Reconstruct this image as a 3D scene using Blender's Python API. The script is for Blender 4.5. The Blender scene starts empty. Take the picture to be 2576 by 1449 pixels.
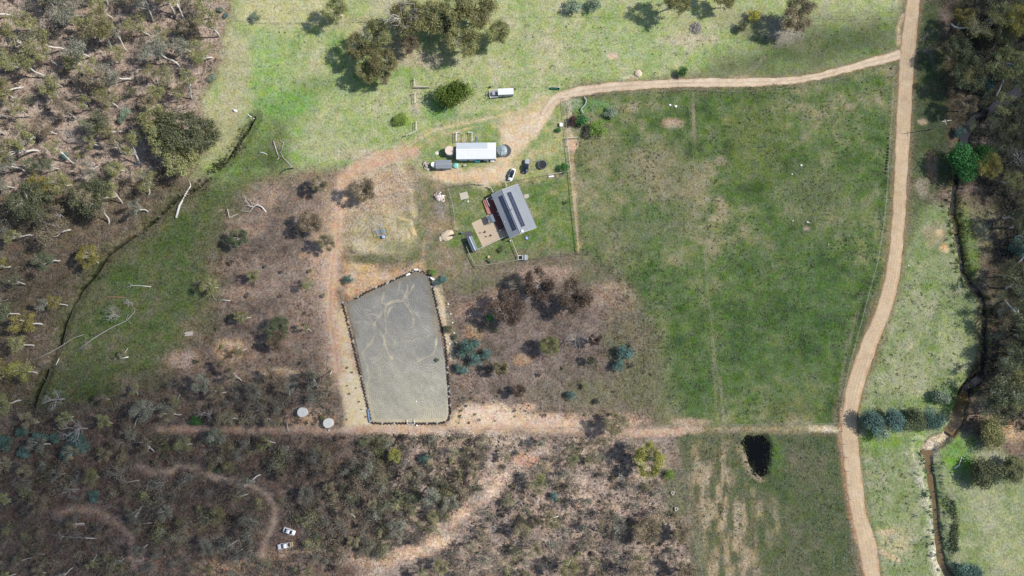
import bpy, bmesh, math, random
import numpy as np
from mathutils import Vector, Matrix

# ------------------------------------------------------------------ camera, sky, sun, exposure
SC = bpy.context.scene
COL = SC.collection
R = math.radians
CAM_H, TILT, FPX = 250.0, R(7.0), 1740.0          # metres above ground, tilt off straight down, focal length (photo read at 2576 px wide)
cam_d = bpy.data.cameras.new("camera")
cam = bpy.data.objects.new("camera", cam_d)
COL.objects.link(cam)
cam.location = (0, 0, CAM_H)
cam.rotation_euler = (TILT, 0, 0)
cam_d.sensor_width = 36
cam_d.lens = 36 * FPX / 2576
cam_d.clip_end = 8000
SC.camera = cam

SUN_EL = R(41)
SH = Vector((-1, -0.15, 0)).normalized()          # the way shadows fall
world = bpy.data.worlds.new("World")
SC.world = world
world.use_nodes = True
wn = world.node_tree
sky = wn.nodes.new("ShaderNodeTexSky")
sky.sky_type = 'NISHITA'
sky.sun_disc = False
sky.sun_elevation = SUN_EL
sky.sun_rotation = math.atan2(-SH.x, -SH.y)
bg = wn.nodes["Background"]
wn.links.new(sky.outputs[0], bg.inputs[0])
bg.inputs[1].default_value = 0.10
sun_d = bpy.data.lights.new("sun", 'SUN')
sun_d.energy = 4.0
sun_d.angle = R(0.5)
sun_d.color = (1.0, 0.95, 0.87)
sun = bpy.data.objects.new("sun", sun_d)
COL.objects.link(sun)
sun.rotation_euler = Vector((SH.x * math.cos(SUN_EL), SH.y * math.cos(SUN_EL), -math.sin(SUN_EL))).to_track_quat('-Z', 'Y').to_euler()
SC.view_settings.view_transform = 'Standard'
SC.view_settings.look = 'None'
SC.view_settings.gamma = 1
SC.view_settings.exposure = 0.55
SC.cycles.max_bounces = 5
SC.cycles.diffuse_bounces = 2
SC.cycles.glossy_bounces = 2
SC.cycles.transparent_max_bounces = 8
SC.cycles.volume_bounces = 0

rng = random.Random(7)
nrg = np.random.default_rng(7)

# ------------------------------------------------------------------ from a point read off the photo to a point on the ground
CT, ST = math.cos(TILT), math.sin(TILT)
def G(px, py, z=0.0):
    cx = (np.asarray(px, float) - 1288.0); cy = -(np.asarray(py, float) - 724.5); cz = -FPX
    wy = cy * CT - cz * ST; wz = cy * ST + cz * CT
    t = (z - CAM_H) / wz
    return cx * t, wy * t
def g3(p, z=0.0):
    x, y = G(p[0], p[1], z); return Vector((float(x), float(y), z))
def zm(x0, y0, k):                                 # reading made on an enlarged crop of the photo
    return lambda X, Y: ((x0 + X / k) * 0.67083, (y0 + Y / k) * 0.67083)
MPP = 0.147

# ------------------------------------------------------------------ noise
_tabs = {}
def vnoise(X, Y, s, seed):
    if seed not in _tabs: _tabs[seed] = np.random.default_rng(seed).random((256, 256)).astype(np.float32)
    T = _tabs[seed]
    x = np.asarray(X, np.float64) / s + seed * 17.3; y = np.asarray(Y, np.float64) / s + seed * 9.1
    xi = np.floor(x).astype(np.int64); yi = np.floor(y).astype(np.int64)
    fx = (x - xi).astype(np.float32); fy = (y - yi).astype(np.float32)
    fx = fx * fx * (3 - 2 * fx); fy = fy * fy * (3 - 2 * fy)
    a = T[yi & 255, xi & 255]; b = T[yi & 255, (xi + 1) & 255]
    c = T[(yi + 1) & 255, xi & 255]; d = T[(yi + 1) & 255, (xi + 1) & 255]
    return ((a * (1 - fx) + b * fx) * (1 - fy) + (c * (1 - fx) + d * fx) * fy) * 2 - 1
def fbm(X, Y, s, seed, n=3):
    o = 0; a = 1; t = 0
    for i in range(n):
        o = o + a * vnoise(X, Y, s / 2 ** i, seed + i); t += a; a *= .55
    return o / t
def sstep(a, b, x):
    t = np.clip((x - a) / (b - a), 0, 1); return t * t * (3 - 2 * t)
def lin(r, g, b):
    f = lambda v: (v / 255 / 12.92) if v / 255 <= .04045 else ((v / 255 + .055) / 1.055) ** 2.4
    return np.array([f(r), f(g), f(b)], np.float32)
KEXP = 1.55
def alb(r, g, b, s=1.0):                            # base colour of a surface seen as this sRGB colour in full sun
    return lin(r, g, b) / KEXP * s
def seg_dist(X, Y, pts):
    d = None; 
    for (x0, y0), (x1, y1) in zip(pts[:-1], pts[1:]):
        dx, dy = x1 - x0, y1 - y0; L = dx * dx + dy * dy + 1e-9
        t = np.clip(((X - x0) * dx + (Y - y0) * dy) / L, 0, 1)
        q = np.hypot(X - x0 - t * dx, Y - y0 - t * dy)
        d = q if d is None else np.minimum(d, q)
    return d
def inside(X, Y, poly):
    m = np.zeros(np.shape(X), bool); n = len(poly)
    for i in range(n):
        x0, y0 = poly[i]; x1, y1 = poly[(i + 1) % n]
        if y0 == y1: continue
        c = ((y0 > Y) != (y1 > Y)) & (X < (x1 - x0) * (Y - y0) / (y1 - y0) + x0)
        m ^= c
    return m
def wpts(P): return [tuple(float(v) for v in G(*p)) for p in P]
def poly_sd(X, Y, poly):
    d = seg_dist(X, Y, list(poly) + [poly[0]])
    return np.where(inside(X, Y, poly), -d, d)

# ------------------------------------------------------------------ lie of the land (photo readings)
ROAD = [(2308, -120, 36), (2302, -50, 35), (2297, 0, 34), (2290, 70, 38), (2284, 130, 42), (2279, 190, 38), (2273, 300, 38), (2264, 480, 33), (2257, 583, 34), (2247, 683, 36),
        (2232, 750, 36), (2208, 816, 37), (2180, 883, 40), (2153, 966, 42), (2139, 1033, 40), (2137, 1099, 40), (2147, 1199, 42), (2161, 1299, 38),
        (2180, 1366, 46), (2194, 1449, 40), (2210, 1520, 40), (2230, 1600, 40)]
DRIVE = [(2268, 135, 30), (2235, 146, 28), (2184, 158, 23), (2117, 177, 19), (2050, 193, 20), (1984, 203, 20), (1850, 208, 25), (1717, 209, 23), (1600, 215, 24), (1525, 220, 25), (1460, 230, 26),
         (1420, 240, 28), (1396, 254, 30), (1380, 272, 28), (1368, 292, 24)]
CREEK = [(2640, 170), (2571, 226), (2497, 277), (2457, 300), (2432, 333), (2425, 370), (2410, 440), (2403, 483), (2399, 536), (2407, 563), (2410, 590), (2419, 633), (2424, 683), (2450, 723), (2474, 750),
         (2480, 800), (2477, 850), (2480, 883), (2470, 950), (2440, 976), (2424, 1009), (2410, 1066), (2384, 1099), (2350, 1116), (2336, 1133), (2340, 1173), (2347, 1219), (2355, 1266), (2360, 1333), (2370, 1399), (2384, 1440), (2440, 1500)]
GULLY = [(638, 296), (610, 345), (590, 372), (566, 405), (545, 428), (500, 470), (440, 500), (395, 545), (352, 580), (305, 612), (265, 645), (238, 690), (200, 730), (178, 775), (160, 815), (146, 870), (128, 905), (100, 970), (85, 1010), (78, 1040)]
DAM = [(p[0], p[1]) for p in [(1879, 1102), (1917, 1100), (1932, 1122), (1929, 1166), (1927, 1190), (1917, 1197), (1900, 1189), (1887, 1163), (1880, 1133), (1873, 1118)]]
ARENA = [(890, 752), (940, 729), (1000, 700), (1030, 687), (1052, 684), (1072, 690), (1082, 705), (1090, 745), (1104, 820), (1118, 905), (1125, 980), (1128, 1040), (1122, 1058), (1100, 1063), (940, 1063), (931, 1050), (915, 960), (893, 850), (872, 772), (866, 765)]
ROAD_W = [(*[float(v) for v in G(a, b)], w * MPP) for a, b, w in ROAD]
DRIVE_W = [(*[float(v) for v in G(a, b)], w * MPP) for a, b, w in DRIVE]
CREEK_W = wpts(CREEK); GULLY_W = wpts(GULLY); DAM_W = wpts(DAM); ARENA_W = wpts(ARENA)
MOUND = G(958, 590)

def creek_d(X, Y):                                  # the bed pinches to a narrow run in its middle reach
    return np.minimum(np.minimum(seg_dist(X, Y, CREEK_W[:6]), seg_dist(X, Y, CREEK_W[5:19]) * 2.6), np.minimum(seg_dist(X, Y, CREEK_W[18:25]) * 1.0, seg_dist(X, Y, CREEK_W[24:]) * 1.9))
def hgt(X, Y):
    X = np.asarray(X, np.float64); Y = np.asarray(Y, np.float64)
    h = np.zeros(np.broadcast(X, Y).shape)
    w = .8 * fbm(X, Y, 5, 31, 2)
    d = creek_d(X, Y) + w * 1.5
    h -= 1.4 * sstep(2.9, 1.2, d) + .5 * sstep(7, 3, d)
    d = seg_dist(X, Y, GULLY_W) + w * .6 + 1.5 * sstep(.05, .35, fbm(X, Y, 13, 39, 2))
    h -= 1.1 * sstep(1.1, .35, d + .4 * np.abs(vnoise(X, Y, 7, 37))) + .5 * sstep(4, 1.2, d)
    d = poly_sd(X, Y, DAM_W) + w * 1.6
    h -= 1.4 * sstep(2.5, -1.0, d)
    q = np.hypot((X - MOUND[0]) / 15.0, (Y - MOUND[1]) / 11.0)
    h += 1.1 * sstep(1.15, .55, q)
    return h
def h1(x, y): return float(hgt(np.array([x]), np.array([y]))[0])
def at(px, py, z=0.0):                              # standing on the ground where the photo shows it
    x, y = G(px, py, z); x = float(x); y = float(y)
    return Vector((x, y, h1(x, y)))

# ------------------------------------------------------------------ ground sheet: coloured by what grows or lies there
def axis(lo, hi, step):
    a = list(np.arange(lo, hi, step)); s = step; v = a[-1]
    while v < 2600: s *= 1.35; v += s; a.append(v)
    s = step; v = lo; pre = []
    while v > -2600: s *= 1.35; v -= s; pre.append(v)
    return np.array(pre[::-1] + a)
gx = axis(-225, 225, .42); gy = axis(-92, 178, .42)
GX, GY = np.meshgrid(gx, gy)
n20 = fbm(GX, GY, 24, 1, 3); n7 = fbm(GX, GY, 7, 5, 3); n2 = fbm(GX, GY, 2.2, 9, 3); n1 = vnoise(GX, GY, .9, 14)
n7b = fbm(GX, GY, 9, 41, 3); n4 = fbm(GX, GY, 3.6, 45, 3); ns = fbm(GX * 1.0, GY * .35, 2.0, 52, 2)
HGT = hgt(GX, GY)
CV = np.zeros(GX.shape + (3,), np.float32); MO = np.full(GX.shape, .55, np.float32)
def sl(x0, x1, y0, y1):
    return (slice(np.searchsorted(gy, y0), np.searchsorted(gy, y1)), slice(np.searchsorted(gx, x0), np.searchsorted(gx, x1)))
def put(s, m, c, mo=None):
    m = m.astype(np.float32)[..., None]; CV[s] = CV[s] * (1 - m) + np.asarray(c, np.float32) * m
    if mo is not None: MO[s] = MO[s] * (1 - m[..., 0]) + mo * m[..., 0]
def mixc(w, *cols):                                 # blend a few colours by a noise field running -1..1
    w = np.clip((w + .62) / 1.24, 0, .9999) * (len(cols) - 1); i = w.astype(int); f = (w - i)[..., None]
    C = np.array(cols, np.float32); return C[i] * (1 - f) + C[np.minimum(i + 1, len(cols) - 1)] * f
def blob(px, py, rx, ry, c, a=1.0, soft=.45, nz=.35, rot=0, mo=None):
    x, y = [float(v) for v in G(px, py)]; rx *= MPP; ry *= MPP; Rm = max(rx, ry) * (1.6 + nz)
    s = sl(x - Rm, x + Rm, y - Rm, y + Rm); X = GX[s] - x; Y = GY[s] - y; k = R(rot)
    u = X * math.cos(k) + Y * math.sin(k); v = -X * math.sin(k) + Y * math.cos(k)
    d = np.hypot(u / rx, v / ry) + nz * (n7[s] * .6 + n2[s] * .5)
    put(s, a * sstep(1 + soft, 1 - soft, d), c, mo)
def area(P, c, a=1.0, soft=3.0, nz=2.0, mo=None, cf=None):
    W = wpts(P); xs = [p[0] for p in W]; ys = [p[1] for p in W]; e = soft + nz + 2
    s = sl(min(xs) - e, max(xs) + e, min(ys) - e, max(ys) + e)
    d = poly_sd(GX[s], GY[s], W) + nz * (n7[s] * .8 + n2[s] * .45)
    put(s, a * sstep(soft, -soft, d), cf(s) if cf else c, mo)
def line(P, w, c, a=1.0, soft=.8, nz=.5, mo=None, fade=None):
    W = wpts(P); xs = [p[0] for p in W]; ys = [p[1] for p in W]; w = w * MPP / 2; e = w + soft + nz + 2
    s = sl(min(xs) - e, max(xs) + e, min(ys) - e, max(ys) + e)
    d = seg_dist(GX[s], GY[s], W) + nz * (n7[s] * .6 + n2[s] * .8)
    m = a * sstep(w + soft, w - soft, d)
    if fade is not None: m = m * sstep(-fade, fade * .6, n4[s] + .15)
    put(s, m, c, mo)

A = alb
# default: dry brown woodland floor
CV[:] = mixc(n7 * .7 + n2 * .5, A(96, 80, 68), A(128, 108, 90), A(150, 128, 108)); MO[:] = .9
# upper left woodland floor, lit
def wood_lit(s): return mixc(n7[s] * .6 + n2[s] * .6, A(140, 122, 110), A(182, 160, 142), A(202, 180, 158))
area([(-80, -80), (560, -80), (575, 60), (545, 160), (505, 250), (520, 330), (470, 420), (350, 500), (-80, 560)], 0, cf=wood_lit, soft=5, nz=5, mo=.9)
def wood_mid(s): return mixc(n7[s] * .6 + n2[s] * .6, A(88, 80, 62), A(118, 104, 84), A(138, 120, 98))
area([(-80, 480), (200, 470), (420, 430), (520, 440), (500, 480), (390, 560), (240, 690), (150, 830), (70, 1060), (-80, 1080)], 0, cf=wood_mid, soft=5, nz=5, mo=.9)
# bright upper paddocks
def grass_lit(s): return mixc(n7[s] * .5 + n7b[s] * .45 + n2[s] * .45, A(202, 194, 154), A(184, 188, 130), A(164, 180, 110), A(142, 172, 90))
area([(560, -120), (2275, -120), (2262, 130), (2100, 185), (1700, 200), (1440, 222), (1330, 330), (1080, 420), (880, 430), (700, 440), (560, 470), (480, 440), (540, 330), (505, 250), (560, 150), (580, 40)], 0, cf=grass_lit, soft=4, nz=4, mo=.5)
def grass_dim(s): return mixc(n7[s] * .5 + n7b[s] * .5 + n2[s] * .3, A(124, 126, 90), A(108, 118, 76), A(92, 108, 64), A(80, 98, 56))
area([(1840, 60), (2272, 40), (2262, 135), (2100, 180), (1900, 195), (1760, 198), (1800, 150), (1900, 120)], 0, cf=grass_dim, soft=9, nz=6, mo=.5)
# big green paddock
def paddock(s): return mixc(n20[s] * .6 + n7[s] * .55 + n4[s] * .5, A(158, 148, 112), A(130, 136, 88), A(100, 122, 64), A(84, 110, 50), A(62, 88, 42))
area([(1420, 240), (1700, 222), (2000, 215), (2255, 150), (2255, 480), (2232, 700), (2170, 870), (2118, 1000), (2105, 1080), (1660, 1082), (1640, 1000), (1660, 850), (1560, 700), (1440, 640), (1430, 400)], 0, cf=paddock, soft=4, nz=3, mo=.6)
# house yard and the slope under it
def lawn(s): return mixc(n7[s] * .5 + n2[s] * .6, A(168, 160, 112), A(132, 144, 82), A(106, 132, 64), A(92, 124, 54))
area([(1290, 468), (1436, 440), (1458, 636), (1316, 654), (1190, 670), (1165, 620), (1290, 600)], 0, cf=lawn, soft=1.2, nz=1.2, mo=.6)
def dry_mix(s): return mixc(n7[s] * .5 + n7b[s] * .3 + n2[s] * .5, A(176, 150, 122), A(148, 134, 104), A(122, 124, 86), A(112, 118, 78))
area([(1050, 420), (1280, 455), (1200, 620), (1190, 672), (1460, 640), (1560, 720), (1300, 720), (1130, 720), (1080, 690), (870, 640), (880, 560), (1000, 500)], 0, cf=dry_mix, soft=5, nz=4, mo=.6)
area([(1130, 480), (1240, 470), (1200, 560), (1180, 640), (1200, 665), (1330, 650), (1290, 600), (1160, 610), (1135, 560)], A(120, 134, 80), a=.6, soft=3, nz=3, mo=.6)
area([(1000, 350), (1200, 300), (1330, 270), (1400, 255), (1425, 250), (1436, 440), (1290, 465), (1240, 470), (1060, 440)], 0, cf=lambda s: mixc(n7[s] * .5 + n2[s] * .6, A(204, 180, 134), A(178, 176, 118), A(150, 166, 96), A(132, 156, 80)), soft=3, nz=3, mo=.5)
area([(1140, 470), (1290, 462), (1300, 600), (1200, 640), (1150, 600)], 0, cf=lawn, a=.8, soft=3, nz=3, mo=.6)
# brown centre grove
def grove(s): return mixc(n7[s] * .5 + n7b[s] * .3 + n2[s] * .55, A(110, 100, 84), A(136, 118, 106), A(154, 136, 122), A(172, 148, 132))
area([(1180, 730), (1400, 660), (1530, 720), (1590, 850), (1590, 1000), (1640, 1070), (1480, 1080), (1140, 1080), (1135, 900), (1150, 800)], 0, cf=grove, soft=13, nz=13, mo=.75)
for b in [(1590, 790, 40, 50), (1610, 900, 46, 60), (1560, 730, 40, 30), (1620, 1000, 40, 40), (1540, 850, 26, 40), (1200, 720, 60, 22), (1480, 700, 40, 20), (1580, 960, 40, 30), (1500, 990, 60, 24)]: blob(*b, A(112, 122, 80), .6, .8, .9)
area([(1300, 980), (1640, 900), (1700, 1040), (1440, 1060)], A(130, 124, 94), a=.55, soft=8, nz=6)
blob(1370, 690, 70, 22, A(192, 160, 138), .8); blob(1540, 745, 60, 35, A(190, 158, 132), .7); blob(1210, 770, 55, 22, A(198, 160, 130), .7, rot=20); blob(1195, 835, 24, 20, A(192, 156, 112), .8)
blob(1315, 905, 22, 14, A(206, 162, 116), .8); blob(1240, 745, 30, 25, A(186, 152, 126), .6)
# left: green gully flats and bare brown slope
def brownslope(s): return mixc(n7[s] * .5 + n7b[s] * .4 + n2[s] * .5, A(104, 92, 84), A(128, 112, 98), A(152, 130, 112), A(178, 148, 122))
area([(560, 470), (700, 440), (860, 440), (850, 640), (840, 860), (870, 960), (870, 1090), (350, 1090), (520, 900), (570, 700)], 0, cf=brownslope, soft=6, nz=5, mo=.75)
def gullygreen(s): return mixc(n7[s] * .5 + n2[s] * .5 + n4[s] * .3, A(136, 126, 98), A(102, 112, 66), A(82, 110, 48), A(64, 98, 36))
area([(640, 300), (740, 330), (720, 440), (600, 480), (560, 560), (530, 660), (540, 760), (450, 880), (400, 930), (230, 1010), (80, 1070), (90, 1000), (150, 880), (190, 770), (260, 660), (400, 560), (520, 470), (580, 390)], 0, cf=gullygreen, a=.92, soft=9, nz=9, mo=.8)
for b in [(330, 640, 40, 16), (250, 760, 30, 40), (420, 760, 50, 40), (500, 640, 34, 30), (330, 880, 60, 24), (200, 930, 40, 30), (480, 520, 30, 16), (440, 690, 40, 24), (540, 570, 24, 40), (290, 740, 26, 20), (380, 960, 60, 20)]: blob(*b, A(110, 106, 80), .3, .7, .6)
for b in [(620, 330, 60, 40), (700, 290, 70, 34), (580, 420, 40, 40)]: blob(*b, A(112, 138, 64), .5, .7, .5)
for b in [(420, 610, 40, 22), (470, 560, 40, 25), (300, 690, 40, 25), (520, 500, 34, 22), (690, 400, 30, 26), (640, 200, 50, 30), (760, 240, 40, 25), (370, 830, 30, 20), (250, 990, 50, 25)]:
    blob(*b, A(72, 96, 40) if b[1] > 330 else A(146, 172, 92), .55)
# bright green and straw patches on the upper paddock
for px, py, rx, ry, c, a in [(660, 130, 40, 70, (138, 182, 94), .5), (720, 260, 80, 36, (116, 166, 66), .8), (790, 215, 60, 26, (126, 150, 84), .6), (690, 180, 50, 60, (146, 182, 90), .5), (900, 200, 60, 60, (140, 172, 86), .5), (1110, 280, 40, 26, (108, 158, 74), .7), (1010, 305, 34, 22, (146, 178, 70), .7),
                             (1220, 300, 70, 16, (122, 164, 88), .6), (1090, 400, 40, 30, (122, 158, 84), .6), (1180, 320, 45, 14, (112, 160, 80), .7), (1600, 120, 120, 40, (164, 184, 120), .5), (1060, 150, 60, 24, (196, 180, 148), .8),
                             (590, 200, 40, 110, (196, 184, 146), .6), (560, 330, 50, 60, (186, 176, 130), .6), (1000, 130, 40, 40, (192, 172, 142), .7), (1340, 100, 60, 30, (196, 186, 148), .5), (1740, 100, 80, 18, (206, 190, 160), .7), (1970, 75, 50, 40, (170, 158, 146), .7),
                             (1800, 60, 100, 30, (180, 178, 130), .4), (1540, 140, 12, 10, (224, 192, 150), .9), (1590, 195, 20, 8, (222, 196, 160), .6), (700, 30, 120, 40, (206, 198, 142), .7), (860, 60, 90, 25, (196, 188, 134), .5), (1045, 240, 14, 45, (216, 196, 170), .6), (1000, 230, 60, 30, (188, 190, 138), .5), (820, 360, 90, 40, (190, 186, 142), .5), (900, 390, 70, 16, (204, 186, 158), .6)]:
    blob(px, py, rx, ry, A(*c), a)
# paddock patches
for px, py, rx, ry, c, a in [(1560, 600, 70, 60, (146, 136, 108), .4), (1500, 380, 60, 50, (150, 142, 104), .6), (1440, 260, 22, 14, (206, 196, 178), .9), (1480, 265, 60, 18, (112, 154, 86), .7), (1690, 310, 30, 14, (206, 172, 146), .7), (1700, 470, 60, 120, (138, 132, 100), .5), (1813, 405, 16, 14, (172, 152, 128), .7),
                             (1900, 350, 80, 120, (112, 122, 62), .5), (1640, 560, 90, 60, (84, 112, 64), .5), (2050, 500, 90, 90, (126, 128, 92), .45), (1950, 640, 70, 60, (74, 104, 52), .5), (2050, 760, 80, 120, (78, 110, 56), .5), (1890, 860, 90, 70, (76, 106, 52), .6), (1760, 960, 70, 80, (80, 108, 54), .6), (2000, 960, 100, 60, (84, 110, 56), .5), (1990, 1030, 70, 20, (110, 112, 60), .5),
                             (1620, 420, 70, 60, (152, 140, 110), .5), (1660, 730, 60, 60, (84, 112, 60), .5), (2030, 575, 10, 6, (176, 160, 144), .8), (1745, 300, 5, 60, (166, 148, 122), .7), (1640, 240, 40, 10, (120, 128, 84), .5), (1560, 800, 50, 50, (150, 132, 108), .5), (1640, 960, 50, 60, (116, 116, 84), .5)]:
    blob(px, py, rx, ry, A(*c), a)
line([(1740, 250), (1745, 330), (1775, 640), (1795, 850), (1805, 950), (1815, 1065)], 8, A(138, 132, 98), .25, fade=1.4)
line([(1790, 850), (1798, 950), (1806, 1060)], 4, A(190, 168, 134), .5, fade=.6); line([(1812, 950), (1820, 1060)], 3, A(196, 174, 140), .6, fade=.7)
line([(2170, 740), (2130, 880), (2112, 1000)], 9, A(150, 136, 120), .6, fade=.5); line([(2235, 480), (2225, 640)], 7, A(132, 122, 98), .5, fade=.5)
# lower right paddock
def pad2(s): return mixc(n7[s] * .6 + n4[s] * .4, A(128, 118, 96), A(104, 108, 76), A(88, 102, 62), A(74, 94, 54))
area([(1690, 1085), (2110, 1085), (2125, 1200), (2150, 1360), (2175, 1560), (1790, 1560), (1745, 1400), (1715, 1200)], 0, cf=pad2, soft=3, nz=2, mo=.6)
def straw(s): return mixc(ns[s] * 1.1, A(98, 108, 70), A(128, 118, 88), A(178, 156, 124), A(196, 172, 138))
area([(1720, 1120), (1860, 1140), (1880, 1230), (1960, 1280), (1920, 1400), (1880, 1470), (1780, 1470), (1745, 1330)], 0, cf=straw, a=.75, soft=7, nz=7, mo=.7)
line([(1870, 1130), (1878, 1165), (1895, 1195), (1915, 1206)], 14, A(178, 156, 128), .8, soft=1.2)
line([(1930, 1195), (1960, 1186), (1985, 1178)], 5, A(120, 110, 76), .6)
line([(a, b) for a, b in DAM] + [DAM[0]], 9, A(104, 88, 64), .85, soft=.8, nz=1.2)
blob(1945, 1150, 22, 40, A(92, 122, 48), .8)
# right verge and creek flats
def flats(s): return mixc(n7[s] * .45 + n7b[s] * .3 + n2[s] * .5, A(182, 176, 142), A(156, 164, 116), A(136, 152, 94), A(118, 142, 74))
area([(2300, 500), (2400, 520), (2425, 690), (2470, 760), (2450, 940), (2400, 1080), (2480, 1120), (2660, 1200), (2660, 1560), (2200, 1560), (2160, 1300), (2150, 1040), (2220, 840), (2275, 640)], 0, cf=flats, soft=3, nz=3, mo=.55)
def verge(s): return mixc(n7[s] * .5 + n2[s] * .5, A(112, 106, 82), A(90, 104, 64), A(78, 98, 56))
area([(2310, -100), (2360, -100), (2380, 200), (2400, 440), (2330, 520), (2290, 600), (2285, 300)], 0, cf=verge, soft=4, nz=3, mo=.7)
area([(2400, 480), (2500, 520), (2500, 600), (2460, 680), (2430, 640), (2415, 560)], A(158, 152, 104), a=.8, soft=3, nz=3, mo=.9)
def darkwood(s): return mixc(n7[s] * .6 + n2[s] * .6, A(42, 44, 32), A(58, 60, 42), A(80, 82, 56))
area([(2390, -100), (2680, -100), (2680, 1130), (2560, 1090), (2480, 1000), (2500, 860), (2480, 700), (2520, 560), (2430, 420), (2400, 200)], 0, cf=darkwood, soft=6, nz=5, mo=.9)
for px, py, rx, ry, c, a in [(2480, 310, 26, 14, (196, 172, 150), .95), (2470, 355, 22, 10, (192, 166, 146), .8), (2320, 307, 12, 8, (214, 186, 150), .8), (2345, 420, 16, 40, (180, 140, 108), .7), (2320, 470, 18, 26, (176, 160, 138), .7), (2350, 590, 30, 30, (168, 152, 122), .7), (2363, 585, 12, 10, (226, 186, 130), .7), (2375, 625, 12, 9, (230, 190, 132), .8),
                             (2495, 570, 26, 44, (176, 168, 124), .6), (2530, 750, 36, 22, (172, 160, 122), .6), (2520, 1040, 60, 40, (170, 152, 120), .7), (2550, 1085, 36, 26, (206, 166, 122), .9), (2410, 1150, 36, 40, (112, 160, 54), .85), (2390, 1000, 30, 26, (124, 164, 66), .8), (2300, 1010, 50, 16, (134, 162, 78), .6),
                             (2220, 1110, 60, 26, (124, 156, 66), .7), (2310, 1100, 20, 30, (128, 164, 62), .7), (2440, 650, 26, 60, (110, 140, 56), .8), (2425, 560, 18, 40, (104, 138, 50), .7), (2450, 1130, 40, 30, (118, 152, 66), .5), (2490, 1150, 34, 40, (182, 176, 150), .6), (2280, 950, 60, 50, (196, 190, 150), .35), (2400, 850, 40, 60, (186, 192, 130), .4),
                             (2540, 1380, 50, 60, (178, 180, 130), .5), (2480, 1260, 50, 60, (176, 178, 134), .5), (2260, 1360, 34, 30, (214, 196, 150), .6), (2230, 1340, 20, 8, (230, 200, 160), .7)]:
    blob(px, py, rx, ry, A(*c), a)
line([(2305, 1190), (2325, 1230), (2340, 1300), (2350, 1380), (2362, 1470)], 22, A(222, 214, 190), .75, soft=1.5, nz=1.2, fade=.8, mo=.8)
line([(2330, 1105), (2305, 1095), (2296, 1130), (2300, 1160), (2320, 1165)], 6, A(210, 204, 168), .6)
line([(2180, 1370), (2215, 1385), (2260, 1410)], 9, A(226, 194, 152), .85)
line([(2300, 130), (2360, 122)], 5, A(176, 160, 130), .8); line([(2318, 100), (2350, 76)], 4, A(180, 164, 136), .8); line([(2340, 130), (2350, 175)], 7, A(150, 140, 118), .7)
line([(1850, 200), (1900, 170), (1925, 140)], 8, A(150, 146, 118), .6); line([(1840, 195), (1880, 195)], 10, A(206, 178, 140), .7)
# creek bed
s_all = (slice(None), slice(None))
dC = creek_d(GX, GY)
put(s_all, .8 * sstep(3.0, 1.6, dC + n2 * 1.0) * (n7 > -.9), A(78, 74, 50)[None, None])
line([(2424, 1009), (2410, 1066), (2395, 1090)], 26, A(104, 80, 58), .8); line([(2384, 1099), (2350, 1116), (2336, 1133), (2340, 1150)], 24, A(216, 196, 164), .95, mo=.9); line([(2352, 1120), (2342, 1140)], 26, A(222, 206, 182), .9, mo=.8)
line([(2352, 1235), (2358, 1290), (2366, 1390)], 7, A(226, 210, 182), .8, fade=.8); line([(2384, 1245), (2404, 1310), (2396, 1400)], 12, A(104, 104, 76), .6)
line([(2460, 915), (2430, 990)], 18, A(92, 70, 48), .7)
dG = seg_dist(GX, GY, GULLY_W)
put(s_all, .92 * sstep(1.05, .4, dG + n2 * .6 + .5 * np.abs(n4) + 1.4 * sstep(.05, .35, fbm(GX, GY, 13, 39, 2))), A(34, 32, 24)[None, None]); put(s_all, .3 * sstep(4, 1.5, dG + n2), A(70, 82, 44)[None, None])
# bottom woodland
def wood_bot(s): return mixc(n7[s] * .55 + n7b[s] * .3 + n2[s] * .6, A(124, 110, 100), A(158, 138, 124), A(186, 162, 144), A(204, 178, 156))
area([(880, 1088), (1560, 1092), (1690, 1090), (1715, 1200), (1745, 1400), (1780, 1560), (900, 1560)], 0, cf=wood_bot, soft=4, nz=4, mo=.85)
def wood_bl(s): return mixc(n7[s] * .55 + n2[s] * .6, A(92, 76, 66), A(122, 102, 90), A(146, 124, 108))
area([(-100, 1060), (380, 1030), (860, 1080), (960, 1120), (940, 1300), (860, 1560), (-100, 1560)], 0, cf=wood_bl, soft=8, nz=6, mo=.9)
area([(1620, 1120), (1700, 1120), (1740, 1330), (1680, 1300)], A(126, 116, 98), a=.7, soft=6, nz=4)
blob(1700, 1250, 30, 60, A(104, 112, 76), .7); blob(1755, 1440, 20, 90, A(96, 110, 70), .6)
# bare dirt: yard, tracks, arena surrounds
DIRT = A(226, 186, 148); DIRT2 = A(206, 164, 130); RED = A(200, 164, 140); SAND = A(232, 208, 162); PALE = A(238, 216, 184)
area([(1400, 250), (1375, 300), (1345, 350), (1290, 390), (1285, 430), (1250, 462), (1220, 465), (1100, 452), (1085, 440), (1150, 425), (1260, 410), (1270, 380), (1250, 340), (1262, 300), (1330, 275), (1370, 252)], A(230, 202, 164), a=.95, soft=2.5, nz=3.0, mo=.35)
line([(1390, 260), (1370, 300), (1345, 340)], 16, A(238, 208, 176), .7); line([(1330, 290), (1270, 310)], 26, A(212, 190, 142), .5)
area([(1095, 428), (1160, 435), (1240, 440), (1250, 455), (1150, 455), (1080, 448)], A(228, 192, 150), a=.9, soft=2, nz=2, mo=.3)
line([(1420, 250), (1300, 283), (1180, 305), (1080, 330), (1010, 375), (940, 410), (880, 432)], 16, A(196, 186, 130), .7, nz=.8)
line([(1330, 275), (1200, 304), (1090, 328), (1020, 372), (950, 415)], 3.5, A(220, 192, 148), .8, soft=.5); line([(1330, 288), (1200, 318), (1100, 342), (1040, 380)], 4, A(214, 184, 142), .75, soft=.5, fade=.7)
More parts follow.
